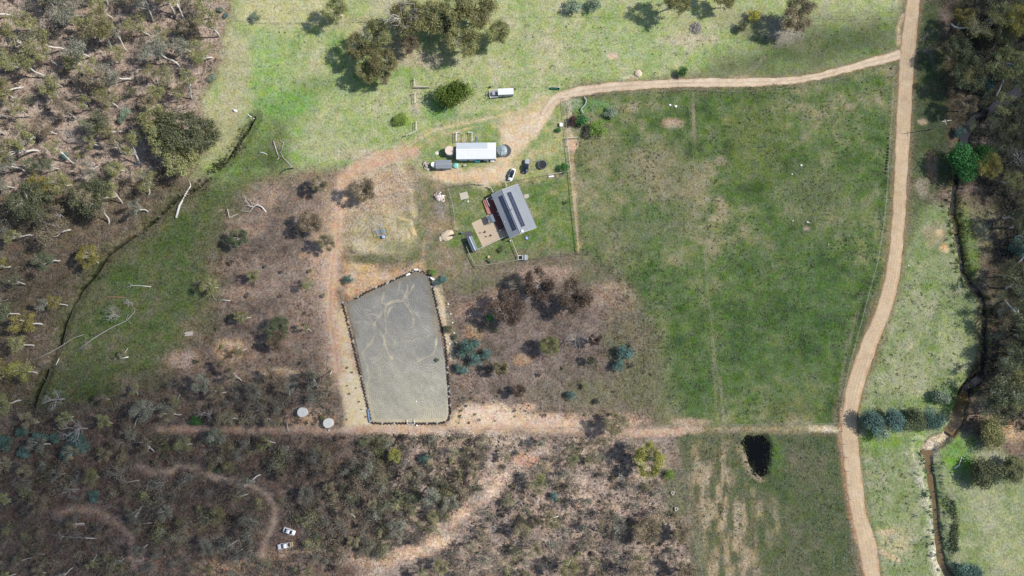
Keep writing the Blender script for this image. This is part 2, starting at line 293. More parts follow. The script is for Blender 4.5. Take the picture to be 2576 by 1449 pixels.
line([(1040, 380), (960, 400), (900, 420), (862, 450), (852, 520), (850, 600), (840, 640)], 32, A(206, 170, 142), .95, soft=2.0, nz=1.6, mo=.35)
line([(840, 640), (830, 720), (832, 800), (845, 870), (852, 920)], 36, A(206, 174, 146), .92, soft=2.4, nz=2, mo=.35)
line([(838, 640), (836, 700), (838, 780), (850, 860)], 8, A(218, 172, 138), .7)
line([(1010, 385), (1010, 430), (1030, 480), (1045, 540)], 14, A(214, 196, 150), .6, nz=1.5)
area([(870, 440), (960, 425), (1000, 430), (1010, 480), (960, 520), (880, 545), (858, 520)], A(196, 170, 138), a=.6, soft=4, nz=4)
area([(860, 430), (960, 405), (1040, 395), (1065, 470), (1050, 545), (1000, 540), (930, 535), (870, 640), (800, 665), (800, 560), (835, 470)], A(212, 184, 152), a=.55, soft=5, nz=5, mo=.5); line([(800, 680), (805, 760), (825, 860), (845, 960)], 40, A(204, 176, 150), .5, soft=3, nz=3, mo=.5)
blob(810, 660, 40, 60, A(206, 172, 146), .6); blob(700, 700, 90, 50, A(160, 138, 122), .6); blob(580, 880, 36, 26, A(212, 172, 126), .85); blob(460, 905, 40, 22, A(196, 164, 142), .75); blob(700, 940, 60, 14, A(210, 178, 142), .7)
blob(600, 735, 46, 18, A(190, 158, 134), .5); blob(830, 770, 22, 30, A(216, 178, 140), .5); blob(760, 780, 30, 60, A(196, 166, 142), .4)
area([(838, 780), (866, 775), (935, 1064), (1120, 1070), (1136, 1040), (1240, 1010), (1330, 1040), (1480, 1060), (1480, 1082), (870, 1086), (862, 1000), (855, 900)], A(230, 200, 158), a=.95, soft=1.8, nz=1.8, mo=.35)
area([(868, 900), (905, 950), (930, 1064), (870, 1075), (862, 985)], A(236, 216, 172), a=.9, soft=2, nz=2, mo=.25)
line([(1090, 710), (1110, 760), (1125, 850), (1135, 900)], 16, A(228, 206, 166), .9, soft=1, nz=1, mo=.4)
line([(1105, 720), (1128, 770), (1140, 850), (1146, 890)], 10, A(168, 156, 122), .6, fade=.9, mo=1.2)
line([(1065, 690), (1000, 715), (900, 755), (872, 770)], 22, A(206, 170, 126), .6, soft=2, nz=2); area([(868, 660), (960, 680), (1060, 660), (1040, 690), (890, 750), (850, 720)], A(218, 178, 132), a=.85, soft=3, nz=3, mo=.45)
line([(850, 625), (872, 655), (900, 685)], 5, A(120, 96, 72), .6); line([(900, 690), (930, 672), (980, 655)], 5, A(150, 128, 92), .6)
line([(400, 1080), (560, 1080), (700, 1082), (870, 1083), (1100, 1080), (1300, 1076), (1480, 1080), (1600, 1085), (1720, 1085)], 16, A(206, 170, 144), .8, soft=1.2, nz=1.2, mo=.4)
line([(1580, 1090), (1720, 1080), (1850, 1080), (2000, 1080), (2110, 1080)], 14, A(184, 164, 126), .7, soft=1.2, nz=1, fade=1.0)
line([(2040, 1078), (2125, 1082)], 14, A(220, 200, 164), .85); line([(1590, 1090), (1700, 1085), (1760, 1078)], 16, A(206, 172, 146), .8)
line([(347, 1173), (383, 1189), (433, 1186), (450, 1172), (493, 1176), (553, 1206), (627, 1219), (673, 1243), (693, 1279), (687, 1326), (665, 1363), (660, 1415), (655, 1500)], 13, A(198, 172, 146), .85, soft=.9, nz=1, mo=.5, fade=1.5)
line([(127, 1299), (187, 1279), (240, 1283), (290, 1316), (333, 1349), (325, 1400)], 14, A(192, 160, 134), .8, soft=1.1, nz=1.2, mo=.5, fade=1.4)
line([(560, 1440), (640, 1400), (720, 1390), (860, 1400), (960, 1420), (1040, 1385), (1090, 1368)], 20, A(206, 170, 138), .75, soft=2, nz=2)
line([(900, 1470), (1020, 1400), (1090, 1366), (1150, 1305), (1205, 1268), (1262, 1215), (1300, 1170), (1370, 1140), (1450, 1118), (1560, 1096)], 12, A(216, 186, 158), .75, soft=1.4, nz=2.2, mo=.7, fade=1.2)
for b in [(1260, 1205, 26, 14, (236, 200, 170)), (1240, 1240, 16, 14, (238, 204, 174)), (1320, 1155, 34, 16, (216, 164, 134)), (1110, 1365, 36, 14, (232, 196, 160)), (1040, 1390, 40, 14, (224, 186, 150)), (560, 1430, 60, 24, (206, 168, 128)), (390, 1420, 60, 26, (180, 146, 126)), (1150, 1290, 30, 14, (220, 180, 146)), (1230, 1040, 70, 24, (236, 204, 176)), (1400, 1055, 80, 14, (222, 184, 156)), (1560, 1060, 60, 18, (206, 170, 144)), (1740, 1062, 40, 10, (196, 166, 136)), (1325, 1025, 22, 10, (230, 186, 146)), (780, 1055, 60, 26, (214, 176, 140)), (1100, 1100, 90, 20, (220, 190, 162)), (1230, 1105, 90, 16, (206, 184, 160))]:
    blob(b[0], b[1], b[2], b[3], A(*b[4]), .8)
TRK = [(1040, 380), (960, 400), (900, 420), (862, 450), (852, 520), (850, 600), (840, 640), (832, 720), (832, 800), (845, 880), (852, 930)]
line(TRK, 24, A(212, 172, 138), .85, soft=1.4, nz=1.6, mo=.35)
for dx in (-6, 5): line([(a + dx, b) for a, b in TRK], 4, A(230, 196, 160), .6, soft=.5, nz=.6, fade=1.2)
line(TRK, 3, A(176, 134, 104), .5, soft=.5, nz=.6, fade=1.0)
# horse yard mound, sand heap, small bare spots
def yardring(s):
    q = np.hypot((GX[s] - MOUND[0]) / 1.35, (GY[s] - MOUND[1]) * 1.0)
    return mixc(np.sin(q * 6.5 + n7[s] * 7 + n4[s] * 3) * .22 + n2[s] * .65, A(172, 158, 120), A(206, 188, 146), A(222, 204, 164))
blob(958, 592, 92, 60, 0, 0); area([(880, 560), (920, 545), (980, 540), (1040, 560), (1050, 600), (1020, 640), (950, 655), (890, 640), (870, 600)], 0, cf=yardring, a=.85, soft=4, nz=3, mo=.5)
blob(950, 590, 40, 22, A(146, 132, 84), .6); blob(1000, 620, 40, 16, A(128, 132, 84), .6); blob(940, 652, 60, 12, A(96, 104, 66), .7); blob(915, 672, 40, 10, A(222, 190, 138), .6); line([(1010, 550), (1035, 560), (1045, 590)], 8, A(224, 196, 152), .8); line([(1050, 560), (1062, 600), (1060, 630)], 14, A(116, 126, 74), .6); line([(1068, 600), (1064, 640)], 6, A(192, 152, 124), .7)
blob(1105, 525, 16, 14, A(150, 142, 136), .7); blob(1110, 565, 40, 24, A(186, 154, 128), .5); blob(1140, 610, 18, 12, A(112, 144, 66), .7)
line([(1440, 345), (1440, 430), (1456, 630)], 8, A(216, 180, 142), .75, fade=.9); blob(1440, 365, 14, 16, A(228, 186, 148), .8); line([(1432, 260), (1434, 340)], 9, A(206, 186, 158), .7)
# road shoulders
line([(a, b) for a, b, w in ROAD], 52, A(150, 132, 96), .6, soft=1.2, nz=1.4, mo=.5)
line([(a - 22, b) for a, b, w in ROAD[14:19]], 8, A(196, 148, 110), .8); line([(2272, 40), (2260, 70), (2262, 110)], 10, A(216, 186, 150), .8)
line([(a, b) for a, b, w in DRIVE[:11]], 30, A(150, 134, 100), .6, soft=.9, nz=1.0)

def grid_mesh(name, X, Y, Z, col, mo):
    ny, nx = X.shape; me = bpy.data.meshes.new(name)
    me.vertices.add(nx * ny); me.vertices.foreach_set("co", np.stack([X, Y, Z], -1).astype(np.float32).ravel())
    i = np.arange((ny - 1) * (nx - 1)); r = i // (nx - 1); c = i % (nx - 1); b = r * nx + c
    q = np.stack([b, b + 1, b + nx + 1, b + nx], -1).astype(np.int32)
    me.loops.add(q.size); me.loops.foreach_set("vertex_index", q.ravel())
    me.polygons.add(len(q)); me.polygons.foreach_set("loop_start", (np.arange(len(q)) * 4).astype(np.int32))
    me.polygons.foreach_set("use_smooth", np.ones(len(q), bool))
    at_ = me.attributes.new("tint", 'FLOAT_COLOR', 'POINT')
    rgba = np.concatenate([col, mo[..., None]], -1).astype(np.float32); at_.data.foreach_set("color", rgba.ravel())
    me.update(calc_edges=True); me.validate(); return me

# ------------------------------------------------------------------ materials
def new_mat(name):
    m = bpy.data.materials.new(name); m.use_nodes = True; nt = m.node_tree
    return m, nt, nt.nodes["Principled BSDF"], nt.nodes.new, nt.links.new
def math_n(nt, op, a, b=None, c=None):
    n = nt.nodes.new("ShaderNodeMath"); n.operation = op
    for i, v in enumerate((a, b, c)):
        if v is None: continue
        if isinstance(v, (int, float)): n.inputs[i].default_value = v
        else: nt.links.new(v, n.inputs[i])
    return n.outputs[0]
def noise_n(nt, vec, scale, detail=3, rough=.55):
    n = nt.nodes.new("ShaderNodeTexNoise"); n.inputs["Scale"].default_value = scale; n.inputs["Detail"].default_value = detail; n.inputs["Roughness"].default_value = rough
    if vec is not None: nt.links.new(vec, n.inputs["Vector"])
    return n.outputs[0]
def scale_col(nt, col, fac):
    v = nt.nodes.new("ShaderNodeVectorMath"); v.operation = 'SCALE'; nt.links.new(col, v.inputs[0]); nt.links.new(fac, v.inputs[3]); return v.outputs[0]
def ground_mat(name, bump=.5, fine=1.0, hue=.13, sat=(1.4, .88)):
    m, nt, bs, N, L = new_mat(name)
    a = N("ShaderNodeAttribute"); a.attribute_name = "tint"; tc = N("ShaderNodeTexCoord"); P = tc.outputs["Object"]
    f1 = noise_n(nt, P, 1.15 * fine, 4, .7); f2 = noise_n(nt, P, .33 * fine, 3, .6); f3 = noise_n(nt, P, 2.9 * fine, 2, .6)
    s = math_n(nt, 'ADD', math_n(nt, 'MULTIPLY', math_n(nt, 'SUBTRACT', f1, .5), 3.6), math_n(nt, 'ADD', math_n(nt, 'MULTIPLY', math_n(nt, 'SUBTRACT', f2, .5), 1.7), math_n(nt, 'MULTIPLY', math_n(nt, 'SUBTRACT', f3, .5), 2.4)))
    amp = math_n(nt, 'MULTIPLY', s, a.outputs["Alpha"]); fac = math_n(nt, 'MAXIMUM', math_n(nt, 'ADD', amp, 1.0), .15)
    col = scale_col(nt, a.outputs["Color"], fac)
    hs = N("ShaderNodeHueSaturation"); L(col, hs.inputs["Color"]); h = noise_n(nt, P, .42, 4, .65)
    L(math_n(nt, 'ADD', math_n(nt, 'MULTIPLY', math_n(nt, 'SUBTRACT', h, .5), hue), .5), hs.inputs["Hue"])
    h2 = noise_n(nt, P, .27, 4, .7); L(math_n(nt, 'ADD', math_n(nt, 'MULTIPLY', math_n(nt, 'SUBTRACT', h2, .5), sat[0]), sat[1]), hs.inputs["Saturation"])
    L(hs.outputs[0], bs.inputs["Base Color"]); bs.inputs["Roughness"].default_value = .95; bs.inputs["Specular IOR Level"].default_value = .15
    b = N("ShaderNodeBump"); b.inputs["Strength"].default_value = bump; b.inputs["Distance"].default_value = .25
    L(math_n(nt, 'MULTIPLY', s, a.outputs["Alpha"]), b.inputs["Height"]); L(b.outputs[0], bs.inputs["Normal"])
    return m
def mat(name, c, rough=.6, metal=0, var=.15, scale=1.5, spec=.4, coat=0):
    m, nt, bs, N, L = new_mat(name); tc = N("ShaderNodeTexCoord")
    f = noise_n(nt, tc.outputs["Object"], scale, 4, .6); g = noise_n(nt, tc.outputs["Object"], scale * 9, 2, .6)
    v = math_n(nt, 'ADD', math_n(nt, 'MULTIPLY', math_n(nt, 'SUBTRACT', f, .5), 2.2 * var), math_n(nt, 'ADD', math_n(nt, 'MULTIPLY', math_n(nt, 'SUBTRACT', g, .5), 1.2 * var), 1.0))
    rgb = N("ShaderNodeRGB"); rgb.outputs[0].default_value = (*[float(x) for x in c], 1)
    L(scale_col(nt, rgb.outputs[0], v), bs.inputs["Base Color"]); bs.inputs["Roughness"].default_value = rough; bs.inputs["Metallic"].default_value = metal
    bs.inputs["Specular IOR Level"].default_value = spec; bs.inputs["Coat Weight"].default_value = coat
    return m
def ribbed(name, c, pitch=.2, axis='X', rough=.45, metal=0.0, var=.1):
    m = mat(name, c, rough, metal, var, .6); nt = m.node_tree; bs = nt.nodes["Principled BSDF"]
    tc = nt.nodes.new("ShaderNodeTexCoord"); w = nt.nodes.new("ShaderNodeTexWave"); w.bands_direction = axis; w.inputs["Scale"].default_value = .314 / pitch
    nt.links.new(tc.outputs["Object"], w.inputs["Vector"]); b = nt.nodes.new("ShaderNodeBump"); b.inputs["Strength"].default_value = .5; b.inputs["Distance"].default_value = .03
    nt.links.new(w.outputs["Fac"], b.inputs["Height"]); nt.links.new(b.outputs[0], bs.inputs["Normal"]); return m
def leaf_mat(name, c, var=.35):
    m = bpy.data.materials.new(name); m.use_nodes = True; nt = m.node_tree; nt.nodes.clear(); N = nt.nodes.new; L = nt.links.new
    out = N("ShaderNodeOutputMaterial"); mx = N("ShaderNodeMixShader"); d = N("ShaderNodeBsdfDiffuse"); t = N("ShaderNodeBsdfTranslucent")
    tc = N("ShaderNodeTexCoord"); oi = N("ShaderNodeObjectInfo"); a = N("ShaderNodeAttribute"); a.attribute_name = "shade"
    f = noise_n(nt, tc.outputs["Object"], .45, 3); rgb = N("ShaderNodeRGB"); rgb.outputs[0].default_value = (*[float(x) for x in c], 1)
    v = math_n(nt, 'ADD', math_n(nt, 'MULTIPLY', math_n(nt, 'SUBTRACT', f, .5), 2 * var), math_n(nt, 'ADD', math_n(nt, 'MULTIPLY', math_n(nt, 'SUBTRACT', oi.outputs["Random"], .5), .35), 1.0))
    v = math_n(nt, 'MULTIPLY', v, math_n(nt, 'ADD', math_n(nt, 'MULTIPLY', a.outputs["Fac"], .7), .65))
    hs = N("ShaderNodeHueSaturation"); L(scale_col(nt, rgb.outputs[0], v), hs.inputs["Color"])
    L(math_n(nt, 'ADD', math_n(nt, 'MULTIPLY', math_n(nt, 'SUBTRACT', oi.outputs["Random"], .5), .04), .5), hs.inputs["Hue"])
    L(hs.outputs[0], d.inputs["Color"]); L(hs.outputs[0], t.inputs["Color"]); mx.inputs[0].default_value = .28
    L(d.outputs[0], mx.inputs[1]); L(t.outputs[0], mx.inputs[2]); L(mx.outputs[0], out.inputs["Surface"]); return m

M = {}
M['ground'] = ground_mat("ground_cover", .55)
M['road'] = ground_mat("road_gravel", .25, 1.3, .02, (.4, .86))
M['bark'] = mat("pale_gum_bark", (.48, .46, .43), .8, 0, .35, 1.2)
M['bark_dark'] = mat("dark_gum_bark", (.16, .13, .11), .9, 0, .3, 1.2)
M['dead'] = mat("weathered_dead_wood", (.34, .32, .30), .85, 0, .3, 2)
M['redwood'] = mat("red_brown_bark", (.22, .12, .08), .9, 0, .3, 2)
M['post'] = mat("grey_timber", (.42, .38, .33), .85, 0, .25, 2)
M['post_dark'] = mat("dark_timber", (.13, .11, .09), .9, 0, .25, 2)
M['rail'] = mat("pale_pine_rail", (.62, .56, .47), .8, 0, .2, 2)
M['wire'] = mat("fence_wire", (.30, .31, .30), .5, .6, .1)
M['steel'] = mat("galvanised_steel", (.52, .54, .56), .4, .5, .12)
M['white'] = mat("white_paint", (.80, .80, .79), .45, 0, .05)
M['carwhite'] = mat("white_car_paint", (.80, .80, .81), .25, 0, .02, coat=.6)
M['carnavy'] = mat("dark_blue_car_paint", (.018, .024, .045), .22, 0, .05, coat=.7)
M['glass'] = mat("dark_window_glass", (.02, .026, .032), .08, 0, .05, spec=.6)
M['tyre'] = mat("tyre_rubber", (.022, .022, .024), .85, 0, .3, 3)
M['tyre_pale'] = mat("white_painted_rubber", (.45, .45, .44), .8, 0, .2, 3)
M['black'] = mat("black_plastic", (.02, .02, .022), .6, 0, .2)
M['cream'] = mat("cream_concrete", (.60, .59, .55), .8, 0, .1, .8)
M['creamtop'] = mat("sandy_tank_lid", (.60, .50, .42), .8, 0, .1, .8)
M['tankgreen'] = mat("grey_green_tank", (.26, .31, .32), .5, .1, .08)
M['concrete'] = mat("concrete", (.42, .38, .31), .9, 0, .15, 1)
M['patio'] = mat("sandy_paving", (.44, .35, .25), .9, 0, .1, .8)
M['deck'] = mat("red_brown_decking", (.16, .055, .042), .7, 0, .2, 3)
M['roofgrey'] = ribbed("grey_roof_steel", (.215, .235, .26), .2, 'X', .5)
M['roofdark'] = ribbed("slate_grey_roof_steel", (.12, .15, .185), .2, 'X', .5)
M['roofwhite'] = ribbed("white_roof_steel", (.64, .66, .68), .3, 'X', .4)
M['wallpale'] = mat("pale_wall_boards", (.58, .56, .52), .7, 0, .1)
M['wallgrey'] = mat("grey_steel_cladding", (.34, .37, .40), .6, .1, .1)
M['teal'] = mat("turquoise_plastic", (.10, .48, .46), .6, 0, .2, 2)
M['green'] = mat("dark_green_plastic", (.02, .12, .07), .5, 0, .2, 2)
M['blue'] = mat("blue_steel", (.16, .30, .48), .5, .1, .15, 2)
M['bluelight'] = mat("pale_blue_plastic", (.30, .42, .66), .5, 0, .12, 2)
M['purple'] = mat("purple_plastic", (.22, .16, .42), .5, 0, .1, 2)
M['timber'] = mat("raw_timber", (.50, .36, .19), .8, 0, .2, 2)
M['stone'] = mat("pale_rock", (.46, .42, .38), .9, 0, .25, 2)
M['sandheap'] = mat("heaped_sand", (.50, .41, .30), .95, 0, .15, 2)
M['ash'] = mat("pinkish_rubble", (.48, .38, .36), .9, 0, .35, 3)
M['horse'] = mat("brown_horse_coat", (.075, .040, .022), .6, 0, .25, 2)
M['hair'] = mat("black_mane_hair", (.015, .012, .01), .7, 0, .2, 4)
M['darkpad'] = mat("dark_gravel", (.075, .075, .08), .95, 0, .35, 3)
def water(name, c, rough=.05):
    m = mat(name, c, rough, 0, .2, .2, spec=.5); nt = m.node_tree; bs = nt.nodes["Principled BSDF"]; tc = nt.nodes.new("ShaderNodeTexCoord")
    b = nt.nodes.new("ShaderNodeBump"); b.inputs["Strength"].default_value = .05; nt.links.new(noise_n(nt, tc.outputs["Object"], 2.5, 3), b.inputs["Height"]); nt.links.new(b.outputs[0], bs.inputs["Normal"]); return m
M['damwater'] = water("dam_water", (.004, .005, .006), .12); M['damwater'].node_tree.nodes['Principled BSDF'].inputs['Specular IOR Level'].default_value = .05; M['brownwater'] = water("creek_water", (.13, .085, .035), .12); M['darkwater'] = water("shaded_creek_water", (.016, .016, .022), .1)  # darkwater: the creek's water with tree shade put into its colour
LEAF = {k: leaf_mat("leaves_" + k, tuple(1.25 * v for v in c), .6 if k == 'blue' else .4) for k, c in {
    'olive': (.225, .222, .105), 'brown': (.23, .195, .13), 'grey': (.205, .205, .16), 'yellow': (.27, .255, .085), 'dark': (.12, .135, .078),
    'blue': (.115, .185, .16), 'emerald': (.06, .145, .048), 'pine': (.095, .15, .034), 'lime': (.155, .215, .055), 'purple': (.085, .048, .048), 'sage': (.20, .25, .18), 'russet': (.165, .125, .095), 'gold': (.30, .26, .07), 'scrub': (.15, .13, .11)}.items()}

# ------------------------------------------------------------------ mesh builder and tagging
class MB:
    def __init__(s): s.v = []; s.f = []; s.sm = []
    def add(s, vs, fs, smooth=False):
        b = len(s.v); s.v += [tuple(x) for x in vs]; s.f += [tuple(i + b for i in f) for f in fs]; s.sm += [smooth] * len(fs); return s
    def box(s, c, size, rz=0, ry=0, rx=0, taper=1.0):
        m = Matrix.Rotation(rz, 3, 'Z') @ Matrix.Rotation(ry, 3, 'Y') @ Matrix.Rotation(rx, 3, 'X'); a, b, d = [x / 2 for x in size]
        vs = [Vector(c) + m @ Vector((x * a * (taper if z > 0 else 1), y * b * (taper if z > 0 else 1), z * d)) for z in (-1, 1) for x, y in ((-1, -1), (1, -1), (1, 1), (-1, 1))]
        return s.add(vs, [(3, 2, 1, 0), (4, 5, 6, 7), (0, 1, 5, 4), (1, 2, 6, 5), (2, 3, 7, 6), (3, 0, 4, 7)])
    def bar(s, p, q, w, h=None):
        p = Vector(p); q = Vector(q); d = q - p; h = h or w
        if d.length < 1e-4: return s
        u = d.normalized(); a = u.cross(Vector((0, 0, 1)));  a = a.normalized() if a.length > 1e-3 else Vector((1, 0, 0)); b = a.cross(u)
        vs = [c + a * x * w / 2 + b * y * h / 2 for c in (p, q) for x, y in ((-1, -1), (1, -1), (1, 1), (-1, 1))]
        return s.add(vs, [(3, 2, 1, 0), (4, 5, 6, 7), (0, 1, 5, 4), (1, 2, 6, 5), (2, 3, 7, 6), (3, 0, 4, 7)])
    def tube(s, pts, rad, n=6, cap=True):
        pts = [Vector(p) for p in pts]; rad = rad if hasattr(rad, '__len__') else [rad] * len(pts); vs = []; fs = []
        for i, p in enumerate(pts):
            d = (pts[min(i + 1, len(pts) - 1)] - pts[max(i - 1, 0)]).normalized(); a = d.orthogonal().normalized() if i == 0 else (a - d * a.dot(d)).normalized(); b = d.cross(a)
            vs += [p + (a * math.cos(2 * math.pi * k / n) + b * math.sin(2 * math.pi * k / n)) * rad[i] for k in range(n)]
        for i in range(len(pts) - 1):
            for k in range(n): fs.append((i * n + k, i * n + (k + 1) % n, (i + 1) * n + (k + 1) % n, (i + 1) * n + k))
        if cap: fs += [tuple(range(n - 1, -1, -1)), tuple(range((len(pts) - 1) * n, len(pts) * n))]
        return s.add(vs, fs, True)
    def lathe(s, prof, c=(0, 0, 0), n=28, cap=True):
        c = Vector(c); vs = [c + Vector((r * math.cos(2 * math.pi * k / n), r * math.sin(2 * math.pi * k / n), z)) for r, z in prof for k in range(n)]; fs = []
        for i in range(len(prof) - 1):
            for k in range(n): fs.append((i * n + k, i * n + (k + 1) % n, (i + 1) * n + (k + 1) % n, (i + 1) * n + k))
        
        if cap: fs.append(tuple(range(n - 1, -1, -1))); fs.append(tuple(range((len(prof) - 1) * n, len(prof) * n)))
        return s.add(vs, fs, False)
    def torus(s, c, Rr, r, n=18, m=8, mat3=None):
        vs = []; fs = []; c = Vector(c)
        for i in range(n):
            for j in range(m):
                a = 2 * math.pi * i / n; b = 2 * math.pi * j / m; p = Vector(((Rr + r * math.cos(b)) * math.cos(a), (Rr + r * math.cos(b)) * math.sin(a), r * 1.25 * math.sin(b))); vs.append(c + (mat3 @ p if mat3 else p))
                fs.append((i * m + j, ((i + 1) % n) * m + j, ((i + 1) % n) * m + (j + 1) % m, i * m + (j + 1) % m))
        return s.add(vs, fs, True)
    def prism(s, poly, z0, z1):
        n = len(poly); z0 = z0 if hasattr(z0, '__len__') else [z0] * n; z1 = z1 if hasattr(z1, '__len__') else [z1] * n
        ar = sum(poly[i][0] * poly[(i + 1) % n][1] - poly[(i + 1) % n][0] * poly[i][1] for i in range(n))
        if ar < 0: poly = poly[::-1]; z0 = z0[::-1]; z1 = z1[::-1]
        vs = [(p[0], p[1], z) for p, z in zip(poly, z0)] + [(p[0], p[1], z) for p, z in zip(poly, z1)]
        return s.add(vs, [tuple(range(n - 1, -1, -1)), tuple(range(n, 2 * n))] + [(i, (i + 1) % n, n + (i + 1) % n, n + i) for i in range(n)])
    def lump(s, c, r, seed=0, n=9, m=14, rough=.25):
        rg = random.Random(seed); vs = []; fs = []; c = Vector(c)
        for i in range(n + 1):
            for j in range(m):
                th = math.pi * i / n; ph = 2 * math.pi * j / m; k = 1 + rough * (rg.random() - .5) * 2 if 0 < i < n else 1
                vs.append(c + Vector((r[0] * k * math.sin(th) * math.cos(ph), r[1] * k * math.sin(th) * math.sin(ph), r[2] * k * math.cos(th))))
        for i in range(n):
            for j in range(m): fs.append((i * m + j, (i + 1) * m + j, (i + 1) * m + (j + 1) % m, i * m + (j + 1) % m))
        return s.add(vs, fs, True)
    def mesh(s, name):
        me = bpy.data.meshes.new(name); me.from_pydata(s.v, [], s.f); me.polygons.foreach_set("use_smooth", s.sm); me.validate(); me.update(); return me

def tag(o, label=None, cat=None, group=None, kind=None):
    if label: o["label"] = label
    if cat: o["category"] = cat
    if group: o["group"] = group
    if kind: o["kind"] = kind
    return o
def thing(name, label, cat, loc, rz=0, group=None):
    o = bpy.data.objects.new(name, None); COL.objects.link(o); o.location = loc; o.rotation_euler = (0, 0, rz); o.empty_display_size = .3
    return tag(o, label, cat, group)
def obj(name, mb, m, parent=None, bevel=0, loc=None):
    me = mb if isinstance(mb, bpy.types.Mesh) else mb.mesh(name)
    if m is not None and not me.materials: me.materials.append(m)
    o = bpy.data.objects.new(name, me); COL.objects.link(o)
    if parent: o.parent = parent
    if loc is not None: o.location = loc
    if bevel:
        b = o.modifiers.new("soft_edges", 'BEVEL'); b.width = bevel; b.segments = 2; b.limit_method = 'ANGLE'
    return o
def setmat(o, m):
    if not o.data.materials: o.data.materials.append(m)
    o.material_slots[0].link = 'OBJECT'; o.material_slots[0].material = m
def copy_tree(root, loc, rz=None, sc=None):
    r = root.copy(); COL.objects.link(r); r.location = loc
    if rz is not None: r.rotation_euler = (0, 0, rz)
    if sc is not None: r.scale = sc if hasattr(sc, '__len__') else (sc, sc, sc)
    for ch in list(root.children):
        c = ch.copy(); COL.objects.link(c); c.parent = r
        for g in list(ch.children):
            d = g.copy(); COL.objects.link(d); d.parent = c
    return r

# ------------------------------------------------------------------ the setting
go = obj("ground", grid_mesh("ground", GX, GY, HGT, CV, MO), M['ground']); tag(go, kind="structure")

def ribbon(name, W, colf, mo, z=.05, jitter=.35, seed=3, crown=.06):
    P = [Vector((a, b, 0)) for a, b, w in W]; pts = []; ws = []
    for i in range(len(P) - 1):
        p0 = P[max(i - 1, 0)]; p1 = P[i]; p2 = P[i + 1]; p3 = P[min(i + 2, len(P) - 1)]; n = max(2, int((p2 - p1).length / .6))
        for k in range(n):
            t = k / n; pts.append(.5 * ((2 * p1) + (p2 - p0) * t + (2 * p0 - 5 * p1 + 4 * p2 - p3) * t * t + (3 * p1 - p0 - 3 * p2 + p3) * t ** 3)); ws.append(W[i][2] * (1 - t) + W[i + 1][2] * t)
    pts.append(P[-1]); ws.append(W[-1][2]); n = len(pts); U = np.linspace(-1, 1, 25)
    X = np.zeros((n, 25)); Y = np.zeros((n, 25)); V = np.zeros((n, 25))
    for i, p in enumerate(pts):
        d = (pts[min(i + 1, n - 1)] - pts[max(i - 1, 0)]).normalized(); nx, ny = d.y, -d.x
        jl = 1 + jitter * 2 / max(ws[i], 1) * float(fbm(np.array([p.x]), np.array([p.y]), 3.0, seed, 2)[0]); jr = 1 + jitter * 2 / max(ws[i], 1) * float(fbm(np.array([p.x]), np.array([p.y]), 3.0, seed + 5, 2)[0])
        u = np.where(U < 0, U * jl, U * jr) * ws[i] / 2; X[i] = p.x + nx * u; Y[i] = p.y + ny * u; V[i] = U
    Z = z + crown * (1 - V ** 2) - .12 * sstep(.93, 1.0, np.abs(V)); col = colf(X, Y, V)
    me = grid_mesh(name, X, Y, Z, col, np.full(X.shape, mo, np.float32)); me.flip_normals(); o = obj(name, me, M['road']); return tag(o, kind="structure")
def roadcol(X, Y, V):
    c = mixc(fbm(X, Y, 6, 61, 3) * .7 + fbm(X, Y, 1.2, 64, 2) * .3, A(200, 170, 132), A(210, 182, 142), A(218, 192, 154))
    for u0, w, k, cc in [(-.5, .09, .35, A(226, 200, 164)), (-.12, .08, .3, A(224, 198, 162)), (.22, .07, .3, A(226, 200, 166)), (.56, .09, .3, A(224, 198, 162)), (.04, .06, .22, A(190, 158, 122)), (-.32, .07, .22, A(190, 158, 122)), (.4, .06, .22, A(190, 158, 122))]:
        m = (k * np.exp(-((V - u0) / w) ** 2) * (1 + .6 * vnoise(X, Y, 5, 66)))[..., None]; c = c * (1 - m) + cc * m
    c = c * (1 + .10 * fbm(X, Y, 2.2, 70, 3))[..., None]; e = (.8 * sstep(.74, 1.0, np.abs(V) + .18 * fbm(X, Y, 2, 68, 2)))[..., None]; return (c * (1 - e) + A(186, 134, 94) * e).astype(np.float32)
def drivecol(X, Y, V):
    c = mixc(fbm(X, Y, 5, 71, 3) * .6 + fbm(X, Y, 1.5, 74, 2) * .4, A(208, 180, 148), A(222, 196, 162), A(234, 212, 180))
    m = (.5 * sstep(-10, -60, -np.abs(X - 40)))[..., None] * 0
    c = c * (1 + .12 * fbm(X, Y, 2.0, 79, 3))[..., None]
    for u0, k, cc in [(-.42, .5, A(236, 212, 186)), (.42, .5, A(236, 212, 186)), (0, .45, A(176, 152, 120))]: q = (k * np.exp(-((V - u0) / .14) ** 2) * (.6 + .7 * np.clip(vnoise(X, Y, 6, 80), 0, 1)))[..., None]; c = c * (1 - q) + cc * q
    e = (.7 * sstep(.7, 1.0, np.abs(V) + .3 * fbm(X, Y, 2, 78, 2)))[..., None]; return (c * (1 - e) + A(180, 140, 108) * e + m).astype(np.float32)
ribbon("gravel_road", ROAD_W, roadcol, .2, jitter=.3)
ribbon("driveway", DRIVE_W, drivecol, .26, z=.035, jitter=.4, seed=21, crown=.02)

